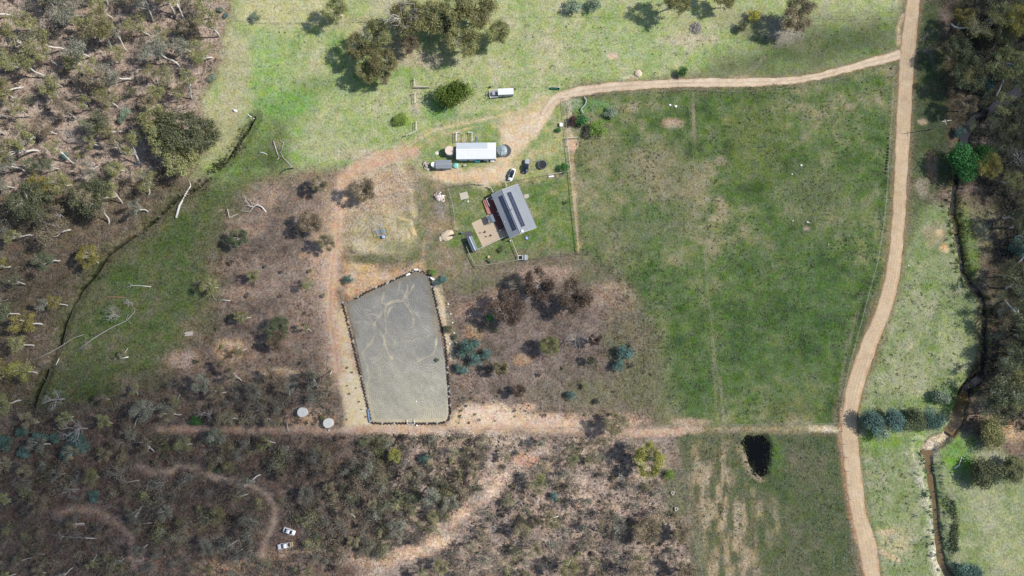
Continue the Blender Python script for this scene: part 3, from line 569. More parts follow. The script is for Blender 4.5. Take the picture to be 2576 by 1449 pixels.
def water_ribbon(name, P, widths, z, m):
    W = wpts(P); mb = MB(); L_ = []; 
    for i, (x, y) in enumerate(W):
        a = W[max(i - 1, 0)]; b = W[min(i + 1, len(W) - 1)]; d = Vector((b[0] - a[0], b[1] - a[1], 0)).normalized(); n = Vector((d.y, -d.x, 0)); w = widths[i] * MPP / 2
        L_.append((Vector((x, y, z)) + n * w, Vector((x, y, z)) - n * w))
    for (a, b), (c, d) in zip(L_[:-1], L_[1:]): mb.add([a, b, d, c], [(0, 1, 2, 3)])
    o = obj(name, mb, m); return tag(o, kind="structure")
water_ribbon("creek_water_shaded", CREEK[1:9], [30, 28, 28, 26, 16, 10, 8, 8], -1.0, M['darkwater'])
water_ribbon("creek_pool", [(2397, 540), (2402, 555), (2408, 572), (2408, 588)], [8, 22, 22, 6], -1.05, M['brownwater'])
water_ribbon("creek_water", CREEK[10:21], [12, 12, 12, 12, 12, 12, 14, 14, 18, 22, 30], -1.12, M['darkwater'])
water_ribbon("creek_water_brown", CREEK[24:], [26, 30, 30, 26, 24, 24, 26, 30], -1.14, M['brownwater'])
water_ribbon("creek_bend_water", [(2432, 985), (2424, 1009), (2412, 1060), (2392, 1092)], [16, 34, 40, 24], -1.05, M['brownwater'])
dm = MB(); ex = [(x, y) for x, y in wpts([(1904 + (a - 1904) * 1.7, 1148 + (b - 1148) * 1.3) for a, b in DAM])]; dm.add([(x, y, -.75) for x, y in ex], [tuple(range(len(ex)))]); do = obj("dam_water", dm, M['damwater']); tag(do, kind="structure")
if do.data.polygons[0].normal.z < 0: do.data.flip_normals()

# riding arena: raked grey sand
ax = np.arange(min(p[0] for p in ARENA_W) - 1, max(p[0] for p in ARENA_W) + 1, .22); ay = np.arange(min(p[1] for p in ARENA_W) - 1, max(p[1] for p in ARENA_W) + 1, .22)
AX, AY = np.meshgrid(ax, ay); sd = poly_sd(AX, AY, ARENA_W); v01 = (AY - ay[0]) / (ay[-1] - ay[0])
base = mixc((.5 - v01) * 1.05 + fbm(AX, AY, 9, 81, 3) * .25, A(130, 130, 128), A(146, 145, 140), A(174, 170, 155), A(194, 186, 158))  # soft cloud shade over the upper arena is put into the sand colour
ring = np.zeros(AX.shape); wsum = np.zeros(AX.shape)
for px, py, sg in [(1045, 870, 14), (1010, 800, 10), (1030, 985, 11), (980, 930, 9), (1075, 760, 9), (930, 760, 12), (1000, 1010, 12), (1060, 1040, 10), (960, 1000, 9), (1085, 900, 10)]:
    x, y = [float(v) for v in G(px, py)]; r = np.hypot((AX - x) * 1.15, AY - y); w = np.exp(-3.2 * (r / sg) ** 2); ring += w * np.sin(r * 7.4 + 5.5 * fbm(AX, AY, 4.0, 84, 3) + px); wsum += w
lines = np.clip(ring / (wsum + .03), -1, 1) * (.45 + .55 * sstep(-.4, .4, fbm(AX, AY, 2.2, 88, 2)))
stroke = fbm(AX * .8 + AY * .6, (AY * .8 - AX * .6) * .3, 1.1, 86, 2); base = base * (1 + .14 * stroke)[..., None]; base = base * (1 + .17 * lines[..., None] * (.45 + .55 * sstep(-.3, .5, fbm(AX, AY, 6, 90, 2)))[..., None]) + .14 * np.clip(lines, 0, 1)[..., None] * A(190, 176, 140)
def apath(P, w, c, a):
    global base
    d = seg_dist(AX, AY, wpts(P)) + .45 * fbm(AX, AY, 1.5, 93, 2); m = (a * sstep(w * MPP / 2 + .3, w * MPP / 2 - .3, d) * (.7 + .4 * fbm(AX, AY, 3, 95, 2)))[..., None]; base = base * (1 - m) + c * m
z3 = zm(1260, 980, 5.367); z4 = zm(1260, 1250, 3.917); PT = A(206, 190, 152)
for P, w in [([(1440, 480), (1440, 590), (1360, 760), (1380, 830), (1460, 930), (1540, 1060), (1570, 1220), (1530, 1330)], 5), ([(1570, 470), (1480, 640), (1380, 770)], 4), ([(960, 620), (940, 740), (910, 870), (910, 1050), (780, 1240), (770, 1449)], 5), ([(1340, 800), (1150, 800), (1000, 880), (980, 1020), (1000, 1250), (1010, 1449)], 5), ([(1130, 920), (1050, 1010), (1030, 1150)], 4), ([(1990, 1100), (2000, 1250), (2020, 1449)], 6)]:
    apath([z3(*p) for p in P], w * .75, PT, .85)
for P, w in [([(590, 0), (530, 120), (390, 280), (420, 380), (460, 480), (490, 640), (460, 750)], 6), ([(700, 20), (720, 150), (760, 280), (830, 380)], 5), ([(1490, 0), (1450, 250), (1420, 310), (1220, 400)], 5), ([(450, 760), (480, 930), (540, 1200), (560, 1270)], 8), ([(560, 1280), (1000, 1290), (1600, 1280)], 12), ([(1640, 1000), (1640, 1200), (1600, 1280)], 10)]:
    apath([z4(*p) for p in P], w * .7, A(214, 198, 158), .9)
arg = random.Random(19)
for k in range(26):
    a0, b0 = arg.uniform(900, 1110), arg.uniform(720, 1050); th = arg.uniform(0, 6.28); P_ = [(a0, b0)]
    for j in range(6): th += arg.uniform(-.6, .6); P_.append((P_[-1][0] + 14 * math.cos(th), P_[-1][1] + 14 * math.sin(th)))
    apath(P_, 1.6, A(204, 194, 166), .55)
edge = (.55 * sstep(-3.2, -.3, sd + fbm(AX, AY, 3, 97, 2)) * (v01 > .55))[..., None]; base = base * (1 - edge) + A(140, 126, 100) * edge
keep = sd < -.02; idx = -np.ones(AX.shape, int); vs = []; cc = []
me0 = grid_mesh("arena", AX, AY, np.where(sd < .1, .035 + .02 * lines, -.3), np.clip(base, 0.01, 1).astype(np.float32), np.full(AX.shape, .22, np.float32))
ar = obj("riding_arena", me0, M['road']); tag(ar, kind="structure")

# ------------------------------------------------------------------ clouds drifting far above: closed lumpy bodies of even vapour; their shadows dim parts of the land
cm = bpy.data.materials.new("cloud_vapour"); cm.use_nodes = True; cn = cm.node_tree; cn.nodes.clear(); co = cn.nodes.new("ShaderNodeOutputMaterial"); cv = cn.nodes.new("ShaderNodeVolumePrincipled"); cv.inputs["Density"].default_value = .03; cv.inputs["Color"].default_value = (.95, .95, .95, 1); cn.links.new(cv.outputs[0], co.inputs["Volume"])
CLOUD_Z = 900.0
def cloud(lobes, seed):
    ce = math.cos(SUN_EL) / math.sin(SUN_EL) * CLOUD_Z; off = (-SH.x * ce, -SH.y * ce); L_ = [(*[float(v) for v in G(px, py)], rx * MPP, ry * MPP, k) for px, py, rx, ry, k in lobes]
    x0 = min(l[0] - l[2] * 1.5 for l in L_); x1 = max(l[0] + l[2] * 1.5 for l in L_); y0 = min(l[1] - l[3] * 1.5 for l in L_); y1 = max(l[1] + l[3] * 1.5 for l in L_)
    X, Y = np.meshgrid(np.arange(x0, x1, 5.0), np.arange(y0, y1, 5.0)); W = .22 * fbm(X, Y, 60, seed, 3) + .10 * fbm(X, Y, 18, seed + 4, 2); T = np.zeros(X.shape)
    for a, b, rx, ry, k in L_: T = np.maximum(T, k * sstep(1.25, .55, np.hypot((X - a) / rx, (Y - b) / ry) + W))
    T = T * (1 + .25 * fbm(X, Y, 30, seed + 8, 2)); n = X.size; ny, nx = X.shape; V = np.concatenate([np.stack([X + off[0], Y + off[1], CLOUD_Z + T * .62], -1).reshape(-1, 3), np.stack([X + off[0], Y + off[1], CLOUD_Z - T * .38], -1).reshape(-1, 3)])
    F = []; on = T > .15
    for j in range(ny - 1):
        for i in range(nx - 1):
            if on[j, i] or on[j, i + 1] or on[j + 1, i] or on[j + 1, i + 1]:
                a = j * nx + i; F.append((a, a + 1, a + nx + 1, a + nx)); F.append((n + a, n + a + nx, n + a + nx + 1, n + a + 1))
    me = bpy.data.meshes.new("cloud"); me.from_pydata(V.tolist(), [], F); bmm = bmesh.new(); bmm.from_mesh(me); bmesh.ops.remove_doubles(bmm, verts=bmm.verts, dist=.02); bmesh.ops.delete(bmm, geom=[v for v in bmm.verts if not v.link_faces], context='VERTS'); bmm.to_mesh(me); bmm.free(); me.materials.append(cm)
    o = bpy.data.objects.new("cloud", me); COL.objects.link(o); return tag(o, kind="structure")
CT_ = math.sin(SUN_EL) / .03                        # thickness that dims the sun to 1/e
cloud([(100, 1200, 300, 300, 1.6 * CT_), (150, 1300, 620, 330, 1.1 * CT_), (420, 1180, 420, 260, 1.05 * CT_), (60, 800, 300, 330, .45 * CT_), (420, 760, 330, 260, .25 * CT_), (700, 1000, 300, 260, .35 * CT_)], 301)
cloud([(2560, 250, 230, 420, .9 * CT_), (2600, 800, 150, 300, .7 * CT_)], 331)
cloud([(1400, 800, 260, 190, .32 * CT_)], 351)

# ------------------------------------------------------------------ trees
def leaf_quads(rg, centres, n, rc, size, flat=.65, hang=.5):
    """many small leaf-sprig faces spread through soft clumps"""
    V = []; S = []
    for c, k in centres:
        m = int(n * k); p = rg.normal(0, .5, (m, 3)) * np.array([rc, rc, rc * flat]) * k ** .5 + np.array(c)
        a = rg.normal(0, 1, (m, 3)); a[:, 2] -= hang; a /= np.linalg.norm(a, axis=1)[:, None]; b = rg.normal(0, 1, (m, 3)); b = np.cross(a, b); b /= np.linalg.norm(b, axis=1)[:, None] + 1e-6
        l = size * rg.uniform(.6, 1.4, (m, 1)); w = l * rg.uniform(.35, .7, (m, 1)); V.append(np.stack([p - a * l * .5, p + b * w * .5, p + a * l * .5, p - b * w * .5], 1)); S.append(np.repeat(np.clip(rg.normal(.5, .3) + rg.normal(0, .12, m), 0, 1.2), 4))
    V = np.concatenate(V).reshape(-1, 3); S = np.concatenate(S); return V, S
def leaf_mesh(name, V, S):
    me = bpy.data.meshes.new(name); n = len(V); me.vertices.add(n); me.vertices.foreach_set("co", V.astype(np.float32).ravel()); me.loops.add(n); me.loops.foreach_set("vertex_index", np.arange(n, dtype=np.int32))
    me.polygons.add(n // 4); me.polygons.foreach_set("loop_start", (np.arange(n // 4) * 4).astype(np.int32)); a = me.attributes.new("shade", 'FLOAT', 'POINT'); a.data.foreach_set("value", S.astype(np.float32)); me.update(calc_edges=True); return me
def limb(mb, p, q, r0, r1, rg, bend=.12, n=4, seg=5):
    p = np.array(p, float); q = np.array(q, float); L_ = np.linalg.norm(q - p); off = rg.normal(0, bend * L_, 3); off2 = rg.normal(0, bend * L_ * .5, 3); pts = []
    for i in range(seg + 1):
        t = i / seg; pts.append(p + (q - p) * t + off * math.sin(math.pi * t) + off2 * math.sin(2 * math.pi * t))
    mb.tube(pts, [r0 + (r1 - r0) * i / seg for i in range(seg + 1)], n); return pts
def gum(seed, h=12.0, r=3.6, fork=.42, nl=4, sparse=1.0, size=.42, lean=.1, sub=(4, 6), rcf=.34):
    rg = np.random.default_rng(seed); mb = MB(); top = np.array([rg.normal(0, lean) * h, rg.normal(0, lean) * h, h * fork]); tr = limb(mb, (0, 0, -.25), top, .027 * h, .018 * h, rg, .05, 7); cl = []
    a0 = rg.uniform(0, 6.28)
    for i in range(nl):
        a = a0 + 6.283 * i / nl + rg.normal(0, .35); rr = r * rg.uniform(.3, .65); q = top * np.array([1.25, 1.25, 1]) + np.array([math.cos(a) * rr, math.sin(a) * rr, h * rg.uniform(.22, .42)]); st = np.array(tr[-1 - int(rg.integers(0, 2))]); li = limb(mb, st, q, .013 * h, .006 * h, rg, .1, 5); cl.append((q + np.array([0, 0, .2]), .9)); cl.append((np.array(li[2]) * np.array([.7, .7, 1]) + np.array([0, 0, h * .12]), 1.0))
        for j in range(int(rg.integers(*sub))):
            b = a + rg.normal(0, .9); e = q + np.array([math.cos(b) * r * rg.uniform(.2, .5), math.sin(b) * r * rg.uniform(.2, .6), h * rg.uniform(-.06, .17)]); limb(mb, li[-1 - int(rg.integers(0, 3))], e, .0055 * h, .002 * h, rg, .12, 4, 4); cl.append((e, rg.uniform(.6, 1.3)))
            if rg.random() < .55: cl.append((e + rg.normal(0, .1, 3) * r + np.array([0, 0, -.3]), rg.uniform(.4, .9)))
    V, S = leaf_quads(rg, cl, (100 if rcf < .3 else 78) * sparse, r * rcf, size if rcf < .3 else size * .88); return mb.mesh("gum_trunk"), leaf_mesh("gum_crown", V, S)
def bushy(seed, h, r, n=1800, size=.35, stems=3, low=.25, lobes=9, flat=.8):
    """dense rounded crown over a few stems"""
    rg = np.random.default_rng(seed); mb = MB(); cl = []
    for i in range(lobes):
        a = rg.uniform(0, 6.28); rr = r * .62 * math.sqrt(rg.random()); z = h * (low + (1 - low) * (.35 + .5 * rg.random() * (1 - .55 * rr / r))); cl.append((np.array([math.cos(a) * rr, math.sin(a) * rr, z]), rg.uniform(.7, 1.3)))
    for i in range(stems): limb(mb, (rg.normal(0, .08 * r), rg.normal(0, .08 * r), -.15), cl[i % lobes][0], .03 * h, .01 * h, rg, .08, 5)
    V = []; S = []
    for c, k in cl:
        m = int(n * k / lobes); d = rg.normal(0, 1, (m, 3)); d /= np.linalg.norm(d, axis=1)[:, None]; rad = r * .46 * k ** .4 * (rg.random((m, 1)) ** .35); p = c + d * rad * np.array([1, 1, flat]); p[:, 2] = np.maximum(p[:, 2], .1)
        a = d + rg.normal(0, .6, (m, 3)); a /= np.linalg.norm(a, axis=1)[:, None]; t = np.cross(a, rg.normal(0, 1, (m, 3))); t /= np.linalg.norm(t, axis=1)[:, None]; u = np.cross(a, t); l = size * rg.uniform(.6, 1.3, (m, 1)); V.append(np.stack([p - t * l * .5, p + u * l * .3, p + t * l * .5, p - u * l * .3], 1)); S.append(np.repeat(np.clip(rg.normal(.5, .2) + rg.normal(0, .14, m), 0, 1), 4))
    return mb.mesh("stems"), leaf_mesh("crown", np.concatenate(V).reshape(-1, 3), np.concatenate(S))
def dead(seed, h=9, r=4, nl=6):
    rg = np.random.default_rng(seed); mb = MB(); top = np.array([rg.normal(0, .06) * h, rg.normal(0, .06) * h, h * .5]); tr = limb(mb, (0, 0, -.2), top, .026 * h, .015 * h, rg, .05, 7); a0 = rg.uniform(0, 6.28)
    for i in range(nl):
        a = a0 + 6.283 * i / nl + rg.normal(0, .3); q = top + np.array([math.cos(a) * r * rg.uniform(.5, .9), math.sin(a) * r * rg.uniform(.5, .9), h * rg.uniform(.1, .45)]); li = limb(mb, tr[-1 - int(rg.integers(0, 2))], q, .012 * h, .005 * h, rg, .12, 5)
        for j in range(4):
            b = a + rg.normal(0, .8); e = np.array(li[2 + j % 3]) + np.array([math.cos(b) * r * .4, math.sin(b) * r * .4, h * rg.uniform(.02, .16)]); l2 = limb(mb, li[2 + j % 3], e, .006 * h, .0025 * h, rg, .15, 4, 4)
            for k in range(2): limb(mb, l2[2 + k], e + rg.normal(0, .16, 3) * r, .003 * h, .0015 * h, rg, .15, 3, 3)
    return mb.mesh("dead_trunk")

GUMS = [gum(100 + i, 12, rr, fk, nl, sp, .46, ln) for i, (rr, fk, nl, sp, ln) in enumerate([(3.2, .45, 4, .9, .06), (3.8, .38, 5, .8, .1), (2.8, .5, 3, .9, .12), (4.2, .35, 5, .9, .08), (3.4, .42, 4, .65, .14), (3.0, .5, 4, .75, .05), (3.7, .3, 6, .85, .1), (2.6, .55, 3, .7, .16), (4.0, .4, 5, .7, .12), (3.3, .33, 4, 1.0, .1)])]
BIGGUM = [gum(140 + i, 12, rr, .34, 7, 1.15, .40, .06, (6, 9), .24) for i, rr in enumerate((4.6, 5.0, 4.3, 5.3))]
WATTLE = [bushy(160 + i, 4, 2.4, 1350, .34, 3, .2, 8) for i in range(4)]
DENSE = [bushy(175 + i, 4, 2.4, 5200, .24, 3, .15, 16, .85) for i in range(2)]
SCRUB = [bushy(180 + i, 1.6, 1.1, 260, .3, 3, .1, 6, .7) for i in range(5)]
DEAD = [dead(200 + i, 9, rr, nl) for i, (rr, nl) in enumerate([(4, 7), (3, 5), (4.6, 8), (2.6, 4)])]
def plant(name, meshes, m_trunk, m_leaf, loc, rz, sc, label, cat, group=None):
    t = thing(name, label, cat, loc, rz, group); t.scale = sc if hasattr(sc, '__len__') else (sc,) * 3
    a = obj("trunk", meshes[0], None, t); setmat(a, m_trunk)
    if len(meshes) > 1: b = obj("crown", meshes[1], None, t); setmat(b, m_leaf)
    return t
TAKEN = []
KEEP = [(*[float(v) for v in G(*p)], r) for *p, r in [(762, 1038, 5.5), (826, 1064, 5.5), (790, 1060, 4), (728, 1335, 7), (716, 1372, 7), (745, 1330, 6), (738, 1350, 6), (720, 1068, 3), (735, 1350, 5), (455, 500, 6)]]
def free(x, y, d): return all((x - a) ** 2 + (y - b) ** 2 > r * r for a, b, r in KEEP) and all((x - a) ** 2 + (y - b) ** 2 > d * d for a, b in TAKEN)
COLWORD = {'russet': "russet", 'olive': "olive", 'brown': "brownish", 'grey': "grey-green", 'yellow': "yellow-green", 'dark': "dark green"}
def gum_at(px, py, h, kind, area_txt, grp, r_scale=1.0, crown=False, label=None, big=False, bark='bark'):
    x, y = G(px, py, .68 * h if crown else 0); x = float(x); y = float(y); TAKEN.append((x, y)); s = h / 12
    size = "tall" if h >= 12.5 else ("middling" if h >= 9 else "small")
    lab = label or f"{size} {COLWORD[kind]} gum {area_txt}"
    pool = BIGGUM if big else GUMS; r_scale *= 1.06 if big else 1.08
    return plant("gum_tree", pool[rng.randrange(len(pool))], M[bark], LEAF[kind], (x, y, h1(x, y)), rng.uniform(0, 6.28), (s * r_scale, s * r_scale, s), lab, "tree", grp)

# single trees that stand out (photo position of the crown, height, leaf colour)
z9 = zm(1180, 60, 5.367); z10 = zm(1600, 0, 5.367)
for px, py, h, k, rs, lab in [
    (955, 75, 13, 'olive', .95, "bushy olive gum at the left end of the top paddock clump"), (1010, 40, 14, 'olive', 1.0, "olive gum behind the bare silver tree in the top paddock"), (1068, 60, 13, 'olive', 1.1, "broad olive gum just right of the bare silver tree"), (1035, 105, 10, 'brown', .8, "shorter brownish gum below the bare silver tree"),
    (1150, 35, 14, 'olive', 1.05, "golden olive gum at the top of the right-hand clump"), (1215, 30, 14, 'olive', 1.1, "broad gum at the top right of the paddock clump by the fence"), (1255, 70, 11, 'olive', .85, "gum on the right rim of the top paddock clump"), (1180, 105, 12, 'olive', 1.1, "low spreading gum at the foot of the right-hand clump"), (1125, 70, 11, 'dark', .8, "shaded gum squeezed between the two halves of the clump"),
    (905, 130, 11, 'olive', 1.0, "gum leaning off the lower left of the paddock clump"), (950, 150, 12, 'olive', 1.05, "broad gum casting a long shadow over the bright grass"), (930, 185, 10, 'olive', .9, "lowest gum of the paddock clump nearest the pens"), (970, 195, 8, 'brown', .8, "thin pale gum at the pens' upper corner"),
    (850, 15, 11, 'olive', .9, "gum straddling the top fence line"), (1690, -8, 13, 'olive', .85, "broad gum at the top edge throwing a fan-shaped shadow on pale grass"), (1790, -20, 10, 'olive', .8, "small olive gum at the top edge above the stick heap"), (1835, -2, 9, 'olive', .9, "olive gum at the top edge right of the stick heap"), (2010, 20, 12, 'brown', 1.1, "wide tawny gum over the fence at the upper right"),
    (440, 320, 15, 'dark', 1.25, "large dark green gum at the woodland edge above the gully"), (385, 300, 13, 'olive', 1.0, "leafy gum left of the large dark green gum"), (500, 345, 12, 'dark', 1.05, "dark spreading gum on the gully's upper bank"), (440, 385, 13, 'olive', 1.1, "gum below the large dark green gum by the gully"),
    (235, 480, 13, 'dark', 1.1, "dark crowned gum beside the shaded left thicket"), (60, 520, 12, 'dark', 1.2, "dark spreading gum at the left edge halfway up"), (110, 470, 10, 'yellow', .9, "yellow-green gum near the left edge"), (220, 655, 9, 'yellow', 1.0, "yellow-green gum hanging over the gully's left bank"),
    (610, 600, 7, 'dark', 1.2, "low dark crown ringed round a white forked trunk"), (810, 470, 8, 'brown', .9, "brownish gum at the bend of the red track"), (925, 480, 9, 'brown', 1.15, "wide bare-topped brown gum beside the red track"), (790, 560, 9, 'brown', 1.0, "tawny gum on the left verge of the red track"), (815, 605, 8, 'brown', .9, "rusty gum above the crest of the red track"), (700, 815, 8, 'dark', 1.1, "dark gum on the bare slope left of the arena"), (690, 860, 8, 'brown', 1.0, "brownish gum just below the dark gum left of the arena"), (600, 800, 6, 'olive', .8, "small olive gum by the fork of white logs"),
    (1365, 730, 11, 'russet', 1.2, "topmost of the gums in the brown grove"), (1290, 785, 11, 'russet', 1.15, "widest brown gum, at the grove's left side"), (1450, 760, 11, 'russet', 1.25, "gum at the grove's right side with white limbs showing"), (1375, 870, 8, 'olive', .9, "olive gum in the middle of the brown grove"), (1265, 930, 7, 'olive', .8, "slim yellowish olive gum right of the blue-green wattles"), (1500, 860, 6, 'russet', .8, "small brown gum right of the grey dead tree"), (1310, 980, 6, 'russet', .8, "small gum on the pink soil below the grove"), (1485, 910, 4, 'dark', .8, "low dark round gum below the grey dead tree"),
    (1630, 1140, 11, 'yellow', 1.15, "bright yellow-green gum beside the lower paddock fence"), (1635, 1325, 9, 'brown', 1.1, "rust brown gum near the lower paddock fence"), (990, 1140, 6, 'yellow', .9, "small vivid yellow gum below the arena"), (1710, 1350, 7, 'brown', .9, "dark rust gum on the lower paddock fence line"), (1540, 1075, 8, 'brown', 1.1, "brown gum overhanging the lower track"),
    (2490, 405, 9, 'yellow', 1.1, "yellow-olive gum touching the dense green tree by the creek"), (2415, 130, 10, 'dark', 1.0, "dark gum nearest the road at the upper right"), (2440, 175, 11, 'dark', 1.15, "dark olive gum below the one nearest the road"), (2540, 150, 12, 'olive', 1.2, "broad olive gum near the right edge at the top"), (2560, 60, 12, 'yellow', 1.0, "golden gum in the upper right corner"), (2435, 45, 9, 'yellow', .9, "yellowish gum near the top, right of the road"), (2440, 265, 9, 'brown', 1.0, "brown-olive gum over the creek's upper bank"), (2530, 100, 10, 'dark', .9, "dark gum amid the upper right thicket")]:
    gum_at(px, py, h, k, "", None, rs, True, lab, True, 'bark' if k != 'dark' else 'bark')
for b in [(1000, 62, 12, 2, 1.35, "bare silver dead tree in the top paddock clump"), (1447, 855, 8, 0, 1.0, "grey dead tree in the middle of the brown grove"), (285, 795, 8, 2, .9, "pale dead tree above the left gully bend"), (140, 1005, 10, 0, 1.0, "grey dead tree near the left edge below the gully"), (185, 1235, 7, 1, 1.0, "silver dead sapling in the lower left woodland"), (200, 1080, 10, 2, 1.0, "dead tree with white limbs over the blue-green thicket"), (180, 350, 8, 1, 1.1, "skeletal grey tree in the upper left woodland"), (300, 1410, 7, 1, 1.0, "dead grey tree by the lower left bare patch"), (2560, 400, 9, 0, 1.0, "pale dead tree at the right edge beyond the dense green tree"), (320, 760, 7, 3, .9, "slim dead tree on the green gully flat"), (1240, 1330, 9, 3, 1.0, "slim dead tree by the pink track"), (520, 1040, 8, 1, 1., "dead tree left of the white tanks"), (1560, 1200, 7, 3, 1., "charred dead tree left of the bright yellow-green gum"), (245, 480, 8, 1, 1., "dead tree on the shaded bank above the left gully")]:
    x, y = [float(v) for v in G(b[0], b[1], .5 * b[2])]; TAKEN.append((x, y)); plant("dead_tree", (DEAD[b[3]],), M['dead'], None, (x, y, h1(x, y)), rng.uniform(0, 6.28), b[2] / 9 * b[4], b[5], "dead tree")

# woodland: every gum an object of its own
TRACKS = [wpts(P) for P in ([(347, 1173), (383, 1189), (433, 1186), (450, 1172), (493, 1176), (553, 1206), (627, 1219), (673, 1243), (693, 1279), (687, 1326), (665, 1363), (660, 1415)], [(127, 1299), (187, 1279), (240, 1283), (290, 1316), (333, 1349), (325, 1400)], [(400, 1080), (700, 1082), (1100, 1080), (1480, 1080), (1700, 1085)], [(1020, 1400), (1150, 1305), (1262, 1210), (1300, 1165)], [(840, 640), (832, 800), (850, 900)], [(700, 1335), (760, 1340), (720, 1375), (690, 1370)])]
TRACKS.append(wpts([(930, 1440), (1020, 1400), (1090, 1366), (1150, 1305), (1205, 1268), (1262, 1215), (1300, 1170), (1370, 1140)]))
def clear_of_tracks(x, y, d): return all(float(seg_dist(np.array([x]), np.array([y]), t)[0]) > d + (1.2 if i == len(TRACKS) - 1 else 0) for i, t in enumerate(TRACKS))
SEEN = [(123, 205), (207, 173), (303, 159), (405, 130), (377, 90), (507, 85), (318, 128), (143, 20), (37, 160), (43, 255), (77, 72), (42, 42), (535, 145), (483, 250), (447, 258), (277, 233), (223, 277), (73, 291), (297, 272), (143, 337), (350, 415), (247, 418), (62, 433), (435, 413), (210, 40), (270, 15), (440, 40), (455, 170), (180, 130), (90, 140), (250, 190), (330, 200), (400, 215), (150, 250), (20, 90), (10, 340), (100, 380), (190, 300)]
def wood(poly, n, dmin, hr, kinds, area_txt, grp, seeds=(), rs=(.8, 1.1), trk=2.5, crown=False):
    W = poly; xs = [p[0] for p in W]; ys = [p[1] for p in W]; k = 0; tries = 0
    for p in seeds:
        x, y = [float(v) for v in G(*p)]
        if free(x, y, dmin * .6): gum_at(p[0], p[1], rng.uniform(*hr), rng.choice(kinds), area_txt, grp, rng.uniform(*rs)); k += 1
    while k < n and tries < 6000:
        tries += 1; px = rng.uniform(min(xs), max(xs)); py = rng.uniform(min(ys), max(ys))
        if not inside(np.array([px]), np.array([py]), W)[0]: continue
        x, y = [float(v) for v in G(px, py)]
        if not free(x, y, dmin) or not clear_of_tracks(x, y, trk): continue
        gum_at(px, py, rng.uniform(*hr), rng.choice(kinds), area_txt, grp, rng.uniform(*rs), crown); k += 1
wood([(-30, -20), (560, -20), (560, 100), (530, 160), (490, 250), (470, 290), (300, 300), (-30, 310)], 66, 4.8, (9, 14), ['olive', 'olive', 'brown', 'grey'], "with pale leaning trunk in the upper left woodland", "gums of the upper left woodland", SEEN)
wood([(-30, 310), (300, 300), (420, 400), (500, 450), (380, 550), (180, 590), (-30, 600)], 30, 5.6, (8, 13), ['olive', 'dark', 'grey', 'brown'], "on the shaded slope left of the gully head", "gums on the slope left of the gully head")
wood([(-30, 600), (180, 600), (250, 640), (190, 730), (140, 850), (80, 1010), (-30, 1040)], 16, 7.0, (8, 12), ['olive', 'yellow', 'dark', 'grey'], "between the left edge and the lower gully", "gums between the left edge and the lower gully")
wood([(240, 800), (420, 960), (560, 880), (520, 700), (560, 640), (820, 700), (820, 860), (640, 960), (480, 1000), (200, 1010)], 10, 9, (5, 8), ['brown', 'olive', 'olive'], "scattered on the bare slope left of the arena", "gums on the bare slope left of the arena")
wood([(90, 1020), (460, 960), (680, 950), (840, 930), (850, 1010), (700, 1040), (700, 1070), (100, 1070)], 16, 6.5, (6, 10), ['olive', 'brown', 'grey'], "in the scrub above the straight lower track", "gums above the straight lower track")
wood([(-30, 1150), (100, 1090), (500, 1090), (860, 1090), (870, 1180), (740, 1230), (560, 1210), (340, 1180), (230, 1260), (-30, 1290)], 20, 6.8, (6, 10), ['olive', 'brown', 'grey'], "between the straight track and the winding track", "gums between the straight and winding tracks")
wood([(-30, 1300), (130, 1310), (340, 1200), (640, 1235), (675, 1300), (640, 1400), (500, 1470), (-30, 1470)], 16, 7, (5, 9), ['brown', 'olive', 'grey'], "inside the loop of the winding track", "gums inside the winding track")
wood([(870, 1095), (1150, 1095), (1230, 1180), (1130, 1300), (1000, 1380), (740, 1380), (710, 1250), (860, 1190)], 14, 7, (5, 9.5), ['olive', 'grey', 'brown'], "in the bush below the arena", "gums in the bush below the arena")
wood([(1170, 1095), (1560, 1100), (1600, 1130), (1600, 1260), (1690, 1340), (1730, 1470), (1130, 1470), (1130, 1390), (1200, 1300), (1290, 1190)], 20, 7.4, (5, 10), ['olive', 'grey', 'brown', 'brown'], "in the open bush beyond the pink track", "gums in the open bush beyond the pink track")
wood([(700, 1400), (1120, 1390), (1120, 1475), (700, 1475)], 4, 6, (5, 9), ['olive', 'brown'], "along the bottom edge left of the pink track", "gums along the bottom edge")
wood([(2480, -20), (2600, -20), (2600, 700), (2540, 700), (2540, 500), (2450, 240), (2400, 60)], 20, 5.5, (8, 12), ['dark', 'dark', 'olive', 'dark'], "in the dark creekside forest at the upper right", "gums in the dark upper right forest", (), (1.0, 1.3), 2.5, True)
wood([(2500, 690), (2590, 690), (2590, 1080), (2510, 1060), (2496, 880)], 15, 5, (9, 13), ['dark', 'dark', 'olive', 'dark'], "on the right bank where the creek narrows", "gums on the creek's right bank", (), (1.0, 1.3), 2.5, True)
wood([(2540, 1150), (2600, 1140), (2600, 1240), (2550, 1210)], 1, 6, (7, 10), ['dark', 'olive'], "on the right edge beside the creek's sandy bend", "gums by the sandy bend")

